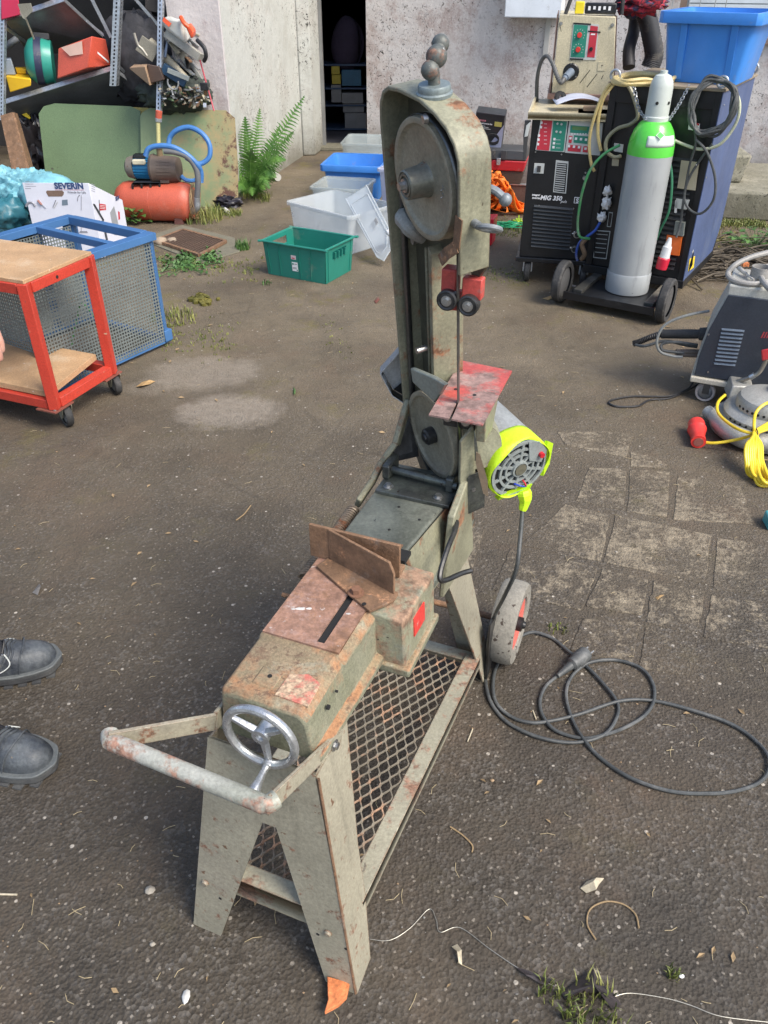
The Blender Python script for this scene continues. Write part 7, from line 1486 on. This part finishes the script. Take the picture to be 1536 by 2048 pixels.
# ---- teal tarp ----
tarp=plastic('light_blue_sheet',(.17,.40,.47),.5,var=.3,vs=9,bump=.8,bs=22)
clothblob(gy(20,390,5.2)+V((0,.1,-.06)),.36,.22,.20,'blue_tarp',tarp,'crumpled light blue plastic sheet heaped behind the white carton at the left','plastic sheet',3,.24,3.6,110,80)
clothblob(gy(100,392,5.15),.19,.14,.135,'blue_tarp',tarp,'smooth rounded light blue bag bulging above the white carton','plastic sheet',4,.06,2.5,60,40)
m=MB(); clothblob(gy(15,425,5.0),.12,.12,.10,'teal_bag',plastic('dark_teal_bag',(.03,.14,.18),.4),'dark teal bag in the shadow left of the white carton','bag',8,.3,4)
# ---- carton ----
S0=gz(46,520); S0=V((S0.x,4.78,0)); SMx=rotz(gy(48,520,4.78)*1,-1)
q0=gy(44,365,4.78); q1=gy(178,363,4.78); q2=gy(243,398,5.12); sz=q0.z
SMx=rotz(V((q0.x,4.78,0)),-2); sw_=(q1-q0).length
sv_=thing('carton','white printed vacuum cleaner carton standing behind the blue frame','box',V((q0.x+.2,4.9,0)))
whc=mat('white_carton',(.62,.64,.72),.5,var=.05,bump=.05,grain=.08)
m=MB(); SD=V((math.cos(R(78)),math.sin(R(78)),0)); P0_=SMx@V((0,0,0)); P1_=SMx@V((sw_,0,0)); L_=.34
m.hexa([P0_,P1_,P1_+SD*L_,P0_+SD*L_],[P0_+zz*sz,P1_+zz*sz,P1_+SD*L_+zz*(q2.z+.0),P0_+SD*L_+zz*(q2.z-.01)]); 
m.build('carton_body',whc,sv_,bevel=.002)
sf1=Face(SMx); sf2=Face(fr(P1_,SD,(-SD.y,SD.x,0)))
navy=plain('navy_print',(.03,.06,.16)); gry=plain('grey_print',(.25,.26,.3)); 
sf1.txt('SEVERIN',110,377,.046,navy,sv_,bold=.0016,sx=.98); sf1.txt('Friends for Life',136,386,.017,gry,sv_); sf1.rect(110,379.5,168,380.3,'print_line',redp,sv_,.001)
sf1.poly([(94,388),(92,384),(94,381),(124,381),(128,384),(127,390),(124,393),(97,393)],'hand_hole',mat('cardboard_hole',(.18,.12,.09),.8),sv_,.001)
for i,(w_) in enumerate((18,17,22,12)): sf1.rect(50,363+i*4.4,50+w_,364+i*4.4,'print_line',gry,sv_,.001)
def arc(face,cx,cy,rx,ry,a0,a1,r,mt,par,name='printed_picture'):
    m=MB(); m.tube([face.pt(cx+rx*math.cos(R(t)),cy-ry*math.sin(R(t)),.001) for t in range(a0,a1+1,15)],r,5); m.build(name,mt,par)
arc(sf1,61,416,9,12,15,165,.006,gry,sv_); 
for (x0,y0,x1,y1,r,mt) in ((76,400,84,409,.014,plain('print_brown',(.25,.12,.1))),(84,409,92,416,.005,gry),(112,400,106,414,.006,gry),(116,403,108,416,.004,lgrey),(163,390,163,420,.003,gry),(163,440,163,465,.003,gry)):
    m=MB(); m.tube([sf1.pt(x0,y0,.001),sf1.pt(x1,y1,.001)],r,6,flat=.3); m.build('printed_picture',mt,sv_)
sf1.poly([(124,400),(135,399),(136,410),(124,411)],'printed_picture',plain('print_slate',(.15,.2,.25)),sv_,.001)
arc(sf1,160,402,5,12,90,180,.002,gry,sv_); sf1.poly([(160,462),(174,462),(176,466),(158,466)],'printed_nozzle',gry,sv_,.001)
for i in range(4): 
    sf2.poly([(183,367+i*4.5),(190,370+i*4.5),(190,371+i*4.5),(183,368+i*4.5)],'print_line',gry,sv_,.001)
sf2.poly([(198,407),(211,409),(212,420),(199,421)],'red_badge',redp,sv_,.001)
for i in range(3): sf2.poly([(200,410+i*3),(210,411.5+i*3),(210,412.3+i*3),(200,410.9+i*3)],'print_line',white,sv_,.002)
for (x0,y0,x1,y1,r) in ((186,408,205,440,.012),(198,400,199,425,.005),(205,440,214,480,.016)): m=MB(); m.tube([sf2.pt(x0,y0,.001),sf2.pt(x1,y1,.001)],r,6,flat=.2); m.build('printed_picture',plain('print_dark',(.06,.07,.08)) if x0==186 else bpy.data.materials['print_dark'],sv_)
sf2.poly([(220,425),(228,412),(236,445),(238,470),(228,470)],'printed_picture',plain('print_grey2',(.3,.32,.34)),sv_,.001)
sf2.poly([(236,422),(239,424),(240,438),(237,440)],'red_badge',redp,sv_,.001); sf2.txt('SEV',231,402,.03,navy,sv_,bold=.001)
# ---- blue perforated frame ----
FBm=plastic('blue_frame_paint',(.055,.15,.33),.4,var=.12)
bf=thing('blue_cage','blue steel frame cage with perforated grey metal panels','cage',gz(245,725))
Bz=.492
Rr_=gz(325,690,0.0); 
# near panel plane: bottom corners (700px region) measured from the photograph
b0=gz(238,728,.02); b1=gz(322,690,.02); dB=(b1-b0).normalized()
FPm=fr(b0,dB,(-dB.y,dB.x,0)); pfc=Face(FPm)
# front panel corners
pTL,pTR,pBR,pBL=pfc.px(128,500),pfc.px(300,470),pfc.px(316,705),pfc.px(150,770)
def perfpanel(Mx,x0,z0,x1,z1,pitch,hole,name,mt,par,y=0):
    m=MB(); nx,nz=int((x1-x0)/pitch),int((z1-z0)/pitch); hx=(x1-x0)/nx; hz_=(z1-z0)/nz; h=hole/2
    vs=[];fs=[]
    for i in range(nx):
        for j in range(nz):
            a,b=x0+i*hx,z0+j*hz_; c,d=a+hx/2,b+hz_/2; k=len(vs)
            vs+=[(a,y,b),(a+hx,y,b),(a+hx,y,b+hz_),(a,y,b+hz_),(c-h,y,d-h),(c+h,y,d-h),(c+h,y,d+h),(c-h,y,d+h)]
            fs+=[(k,k+1,k+5,k+4),(k+1,k+2,k+6,k+5),(k+2,k+3,k+7,k+6),(k+3,k,k+4,k+7)]
    m.add(vs,fs,Mx); return m.build(name,mt,par,smooth=0,solid=.0015)
pgm=mat('perforated_steel',(.20,.23,.225),.45,metal=.3,var=.15,vs=5,dust=.3,dcol=(.33,.34,.28))
xL=-.34; xR=pTR[0]
perfpanel(FPm,xL,.01,xR,Bz-.03,.0142,.0088,'perforated_panel',pgm,bf,.0)
dpt=V((-dB.y,dB.x,0))
# depth of the cage from the top corner on the photograph
tq=gz(303,462,Bz); tp2=gz(150,412,Bz); Dd=max(.3,(tp2-tq).dot(dpt))
def cb(p0,p1,w=.035,h=.035,name='frame_bar'):
    m=MB(); m.bar(FPm@V(p0),FPm@V(p1),w,h); return m.build(name,FBm,bf,bevel=.0015)
zt=Bz-.02
Dd=.52
cb((xL-.02,.01,zt),(xR+.02,.01,zt),.05,.03); cb((xL-.02,Dd,zt),(xR+.02,Dd,zt),.05,.03)
cb((xR,.036,zt),(xR,Dd-.026,zt)); xm=(FPm.inverted()@gz(92,470,zt)).x; cb((xm,.036,zt-.002),(xm,Dd-.026,zt-.002),.03,.03); cb((xm,Dd,0),(xm,Dd,zt-.02),.03,.03)
cb((xR+.0,.02,0.0),(xR+.0,.02,zt-.02)); cb((xR,Dd,0),(xR,Dd,zt-.02),.05,.05); cb((xL,.02,0),(xL,.02,zt-.02)); cb((xL,.036,.012),(xL,Dd,.012),.02,.03)
cb((xL,.012,.012),(xR+.03,.012,.012),.02,.03); cb((xR,.03,.012),(xR,Dd,.012),.03,.02)
cb((xL,Dd,.012),(xR,Dd,.012),.02,.03)
m=MB(); m.box((xR-.012,-.006,.005),(xR+.032,.02,.055),FPm); m.build('corner_foot',FBm,bf,bevel=.002)
perfpanel(FPm,xL,.03,xR-.02,zt-.02,.0142,.0088,'perforated_panel',pgm,bf,Dd-.028)
PX=fr(FPm@V((xL,0,0)),dpt,-dB); perfpanel(PX,.02,.03,Dd-.03,zt-.02,.0142,.0088,'perforated_panel',pgm,bf,.0)
m=MB(); q=FPm@V((.0,.3,.02)); m.tube(crv([q,q+V((.05,.0,.12)),q+V((.1,-.03,.2)),q+V((.16,-.05,.12)),q+V((.2,-.06,.0))],6),.004,6); m.build('green_wire',plastic('wire_green',(.1,.4,.1)),label='thin green and yellow wire inside the blue cage',cat='wire',loc=q)
m=MB(); q=gy(130,470,4.0); m.blob(q,.018,(1,.7,1.2),10,.2,2); m.build('red_plug',plastic('small_red',(.6,.03,.03)),label='small red connector inside the blue cage',cat='connector',loc=q)
# ---- red trolley ----
redf=mat('trolley_red',(.50,.05,.03),.42,edge=.004,ecol=(.10,.045,.035),var=.1,vs=6,rust=.2,rs=24,rcol=(.14,.05,.04),bump=.1,spot=.08,ss=40,scol=(.5,.3,.2))
wood=mat('chipboard',(.44,.28,.15),.7,var=.16,vs=9,dust=.25,dcol=(.55,.43,.3),spot=.16,ss=80,scol=(.6,.5,.4),bump=.3,bs=200)
wedge=mat('chipboard_edge',(.12,.08,.05),.9,var=.5,vs=60,bump=.8)
c0=gz(108,805,.12); c1=gz(222,735,.12)   # near right corner, far right corner at bottom frame
t0_=gz(112,532+8,.545); t1_=gz(592//3.072+0,0) if False else gz(196,515,.545)
tt=thing('trolley','red steel frame trolley with two chipboard shelves at the left edge','trolley',V((c0.x,c0.y,0)))
dT=(c1-c0); dT.z=0; Tw=dT.length; dT.normalize(); pT=V((-dT.y,dT.x,0)) # pT to the left
TF=fr(V((c0.x,c0.y,0)),dT,pT); Lt=.85; H0,H1=.115,.545; b_=.036
def tb2(a,b,w=b_,h=b_,nm='frame_bar'): m=MB(); m.bar(TF@V(a),TF@V(b),w,h); return m.build(nm,redf,tt,bevel=.002)
g_=b_/2
for x in (0,Tw): 
    for y in (0,Lt): tb2((x,y,H0-g_),(x,y,H1+g_),nm='post')
for z in (H0,H1):
    for y in (0,Lt): tb2((g_,y,z),(Tw-g_,y,z))
    for x in (0,Tw): tb2((x,g_,z),(x,Lt-g_,z))
m=MB(); m.box((-.01,-.012,H1+g_),(Tw+.01,Lt+.01,H1+g_+.014),TF); m.build('top_board',wood,tt,bevel=.002)
m=MB(); m.hexa([TF@V(p) for p in ((-.0,.015,H0+.022),(Tw-.03,.035,H0+.045),(Tw-.03,Lt-.03,H0+.045),(0,Lt-.03,H0+.022))],[TF@V(p) for p in ((.0,.015,H0+.045),(Tw-.03,.035,H0+.068),(Tw-.03,Lt-.03,H0+.068),(0,Lt-.03,H0+.045))]); m.build('lower_board',wood,tt,bevel=.001)
for x,y in ((.02,.02),(Tw-.02,.02),(.02,Lt-.03),(Tw-.02,Lt-.03)):
    m=MB(); m.box((x-.05,y-.045,H0-g_-.006),(x+.05,y+.045,H0-g_-.001),TF); pl2=m.build('caster_plate',mat('plate_brown_red',(.22,.07,.05),.6,rust=.4) if (x,y)==(.02,.02) else bpy.data.materials['plate_brown_red'],tt)
    for dx in (-.035,.035): m=MB(); m.bolt(TF@V((x+dx,y-.03,H0-g_-.001)),zz,.004,.004); m.build('bolt',M['steel'],pl2)
    wx,wy=x+.03,y-.012; CMx=TF@Matrix.Translation((wx,wy,.045))@Matrix.Rotation(R(62),4,'Z')@Matrix.Rotation(math.pi/2,4,'X')
    wo_=wheel(CMx,.045,.026,'caster',tt,M['rubber'],M['galv'],.3)
    for s in (-1,1):
        m=MB(); m.prism([(-.035,.046),(.02,.046),(.012,-.008),(-.0,-.012),(-.012,-.004)],s*.018-.0015,s*.018+.0015,CMx); m.build('fork',mat('fork_olive',(.3,.29,.22),.5,metal=.2,rust=.3) if 'fork_olive' not in bpy.data.materials else bpy.data.materials['fork_olive'],tt)
for (y,z) in ((0,H0+.27),(0,H0+.19)):
    m=MB(); c=TF@V((-.0185,y+.0,z)); 
for x,z in ((Tw*.42,H1),): m=MB(); c=TF@V((x,-g_-.0005,z)); m.cyl(c,c-pT*.001,.006,n=10); m.build('hole',M['darkvoid'],tt)
# ---- person at the left edge ----
bootm=mat('worn_navy_leather',(.022,.027,.036),.5,var=.5,vs=22,dust=.8,dcol=(.15,.165,.17),bump=.7,bs=70,spot=.22,ss=26,scol=(.19,.155,.11)); solem=mat('dark_sole',(.05,.052,.055),.7,dust=.4,dcol=(.14,.14,.13),bump=.3)
trm=mat('work_trousers',(.05,.06,.08),.9,bump=.4,bs=200); jkm=mat('work_jacket',(.07,.09,.12),.9,bump=.4,bs=200)
t=NT('skin'); t.L.new(t.mix(t.mr(t.noise(40,4),.35,.65),(.50,.25,.19),(.64,.36,.28)),t.b.inputs['Base Color']); t.b.inputs['Roughness'].default_value=.5; t.b.inputs['Subsurface Weight'].default_value=.1; t.b.inputs['Subsurface Radius'].default_value=(.01,.004,.002); skin=t.m
pn_=thing('person','person in dark work shoes standing at the left edge with one hand hanging down','person',(-1.08,1.22,0))
def shoe(toe,ang,L_=.31,W0=.105):
    Mx=rotz(toe,ang)   # +x points to the toe tip at the origin
    sec_=[(0,.0),(-.012,.032),(-.035,.043),(-.07,.050),(-.11,.051),(-.15,.046),(-.20,.040),(-.25,.038),(-.285,.032),(-.31,.012)]
    hts=[.030,.062,.074,.080,.088,.100,.115,.125,.125,.120]
    m=MB(); n=16; rings=[]
    for (x,w),h in zip(sec_,hts):
        for k in range(n):
            a=2*math.pi*k/n; y=w*math.copysign(abs(math.cos(a))**.75,math.cos(a)); z=.026+(h-.026)*(math.sin(a) if math.sin(a)>0 else .12*math.sin(a)); rings.append((x,y*(1-.45*max(0,math.sin(a))**3*(1 if x<-.13 else .3)),max(.018,z)))
    fs=[(i*n+k,i*n+(k+1)%n,(i+1)*n+(k+1)%n,(i+1)*n+k) for i in range(len(sec_)-1) for k in range(n)]+[tuple(range(n)),tuple((len(sec_)-1)*n+k for k in range(n))[::-1]]
    m.add(rings,fs,Mx); sh=m.build('shoe',bootm,pn_,sub=2)
    out=[(x+(.006 if i==0 else 0),w+.006) for i,(x,w) in enumerate(sec_)]; P=crv([V((x,w,0)) for x,w in out],4); P2=[(p.x,p.y) for p in P]+[(p.x,-p.y) for p in P[::-1]]
    m=MB(); m.prism(P2,.004,.026,Mx); m.build('sole',solem,sh,bevel=.005)
    m=MB(); m.prism([(x*1.0+.002,y*1.03) for x,y in P2],.0245,.031,Mx); m.build('welt',mat('shoe_welt',(.11,.12,.12),.6) if 'shoe_welt' not in bpy.data.materials else bpy.data.materials['shoe_welt'],sh,bevel=.002)
    for i in range(9):
        for s in (-1,1):
            x=-.02-.032*i; w=.036 if i==0 else .05-(.0 if i<5 else (i-4)*.004); m=MB(); m.box((x-.010,s*w-.012,.0),(x+.010,s*w+.008,.0045),Mx); m.build('tread_block',solem,sh)
    m=MB(); m.tube(crv([Mx@V((-.085,-.052,.034)),Mx@V((-.078,-.040,.066)),Mx@V((-.070,-.02,.082)),Mx@V((-.068,0,.0855)),Mx@V((-.070,.02,.082)),Mx@V((-.078,.040,.066)),Mx@V((-.085,.052,.034))],5),.002,6); m.build('toe_seam',bootm,sh)
    for cx_,ch_ in ((-.096,.0835),(-.104,.0865),(-.112,.0885)):
        m=MB(); m.tube(crv([Mx@V((cx_-.012,-.046,ch_-.030)),Mx@V((cx_+.004,-.026,ch_-.006)),Mx@V((cx_,.0,ch_+.001)),Mx@V((cx_+.005,.026,ch_-.006)),Mx@V((cx_-.010,.046,ch_-.030))],6),[.001+.0022*math.sin(math.pi*k_/24) for k_ in range(25)],6); m.build('crease',bootm,sh)
    m=MB(); m.grid(lambda u,v_:Mx@V((-.105-.10*u,(-.028+.056*v_)*(1-.1*u),.088+.033*u-.012*(2*v_-1)**2)),8,6); m.build('tongue',mat('black_tongue',(.015,.016,.02),.8),sh,solid=.004)
    for i in range(4):
        x=-.115-.022*i; z=.094+.009*i; m=MB(); m.tube(crv([Mx@V((x,-.022,z-.012)),Mx@V((x+.006,0,z+.006)),Mx@V((x-.008,.022,z-.012))],5),.0022,6); m.build('lace',M['blackcable'],sh)
        for s in (-1,1): m=MB(); c=Mx@V((x,s*.026,z-.014)); m.blob(c,.0035,(1,1,.8),8); m.build('eyelet',M['steel'],sh)
    m=MB(); m.tube(crv([Mx@V((-.11,-.028,.083)),Mx@V((-.10,-.045,.062)),Mx@V((-.13,-.052,.045)),Mx@V((-.18,-.048,.04))],5),.0016,5); m.tube(crv([Mx@V((-.11,.028,.083)),Mx@V((-.10,.045,.062)),Mx@V((-.13,.052,.045)),Mx@V((-.18,.048,.04))],5),.0016,5); m.build('stitching',lgrey,sh)
    return Mx
s1_=shoe(gz(122,1326)+V((.0,.0,0)),14); s2_=shoe(gz(107,1550)+V((.0,.01,0)),-14)
# body grown from a skeleton with the skin modifier
def skinned(name,verts,edges,rad,mtx,par,sub=2,root=0):
    me=bpy.data.meshes.new(name); o0=V(pn_.location); me.from_pydata([tuple(V(v)-o0) for v in verts],edges,[]); o=bpy.data.objects.new(name,me); COL.objects.link(o); o.parent=par; me.materials.append(mtx)
    sk=o.modifiers.new('skin','SKIN'); 
    for i,r in enumerate(rad): me.skin_vertices[0].data[i].radius=(r,r) if not isinstance(r,tuple) else r
    me.skin_vertices[0].data[root].use_root=True; sk.use_smooth_shade=True; s=o.modifiers.new('s','SUBSURF'); s.levels=sub; s.render_levels=sub; return o
A1=s1_@V((-.23,0,0)); A2=s2_@V((-.23,0,0)); hip=V((-1.17,1.25,.92))
hL=hip+V((0,.10,0)); hR=hip+V((0,-.10,0)); 
kn1=V((A1.x*.5+hL.x*.5+.02,A1.y*.5+hL.y*.5,.50)); kn2=V((A2.x*.5+hR.x*.5+.02,A2.y*.5+hR.y*.5,.50))
sh=hip+V((0,0,.50)); nk=sh+V((.01,0,.07)); hd=nk+V((.03,0,.15))
wr=gy(-22,640,1.28); wr=V((-.76,1.27,1.035)); el=V((-.95,1.12,1.08)); sr=sh+V((0,-.19,-.02)); sl_=sh+V((0,.19,-.02)); el2=sl_+V((.0,.06,-.28)); wr2=el2+V((.05,.0,-.25))
V_=[hip,hip+V((0,0,.22)),sh,nk,hd,hL,kn1,V((A1.x,A1.y,.12)),hR,kn2,V((A2.x,A2.y,.12)),sr,el,wr,sl_,el2,wr2,V((A1.x+.06,A1.y,.05)),V((A2.x+.06,A2.y,.05))]
E_=[(0,1),(1,2),(2,3),(3,4),(0,5),(5,6),(6,7),(0,8),(8,9),(9,10),(2,11),(11,12),(12,13),(2,14),(14,15),(15,16),(7,17),(10,18)]
R_=[(.14,.11),(.13,.10),(.14,.10),.055,.095,.08,.055,.038,.08,.055,.038,.055,.042,.028,.055,.042,.028,.03,.03]
skinned('body',V_,E_,R_,skin,pn_)
skinned('trousers',[hip+V((0,0,.06)),hL-V((0,0,.05)),kn1,V((A1.x,A1.y,.11)),hR-V((0,0,.05)),kn2,V((A2.x,A2.y,.11))],[(0,1),(1,2),(2,3),(0,4),(4,5),(5,6)],[(.165,.13),.095,.075,.065,.095,.075,.065],trm,pn_)
skinned('jacket',[hip,hip+V((0,0,.22)),sh,sr,el,el.lerp(wr,.7),sl_,el2,el2.lerp(wr2,.9)],[(0,1),(1,2),(2,3),(3,4),(4,5),(2,6),(6,7),(7,8)],[(.175,.14),(.16,.125),(.15,.115),.072,.056,.045,.072,.056,.045],jkm,pn_,root=0)
# hand near the left edge, hanging, fingers slightly curled
hq=V((-.748,1.27,1.02)); hx=V((.75,-.1,-.62)).normalized(); hy=V((.1,.99,0)).normalized(); hz2=hx.cross(hy)
def H(a,b,c): return hq+hx*a+hy*b+hz2*c
skinned('palm',[wr,H(.02,0,0),H(.055,.0,0),H(.085,.022,0),H(.085,-.022,0)],[(0,1),(1,2),(2,3),(2,4)],[.027,(.034,.020),(.040,.019),.015,.015],skin,pn_)
for i,(b,L_) in enumerate(((.033,.068),(.011,.078),(-.011,.073),(-.032,.056))):
    skinned('finger',[H(.06,b*.8,0),H(.085,b,.0),H(.085+L_*.45,b,-.008),H(.085+L_*.75,b,-.026),H(.085+L_*.9,b,-.042)],[(0,1),(1,2),(2,3),(3,4)],[.009,.0105,.0095,.0085,.007],skin,pn_)
skinned('thumb',[H(.02,.025,-.005),H(.05,.048,-.012),H(.078,.054,-.022),H(.10,.052,-.032)],[(0,1),(1,2),(2,3)],[.014,.0125,.011,.009],skin,pn_)
# head details
for s in (-1,1):
    m=MB(); m.blob(hd+V((.088,.033*s,.01)),.012,n=10); m.build('eye',plain('eye_white',(.7,.7,.68)) if s<0 else bpy.data.materials['eye_white'],pn_); m=MB(); m.blob(hd+V((-.005,.095*s,0)),.028,(.6,.25,1),10); m.build('ear',skin,pn_)
m=MB(); m.blob(hd+V((.10,0,-.02)),.016,(1.2,.8,1.4),10); m.build('nose',skin,pn_); m=MB(); m.blob(hd+V((.085,0,-.055)),.02,(.6,1.2,.3),10); m.build('mouth',plain('lips',(.4,.14,.12)),pn_); m=MB(); m.blob(hd+V((-.018,0,.035)),.105,(1,.98,.9),16,.03,2); m.build('hair',plain('hair_grey',(.12,.1,.08),.9),pn_)
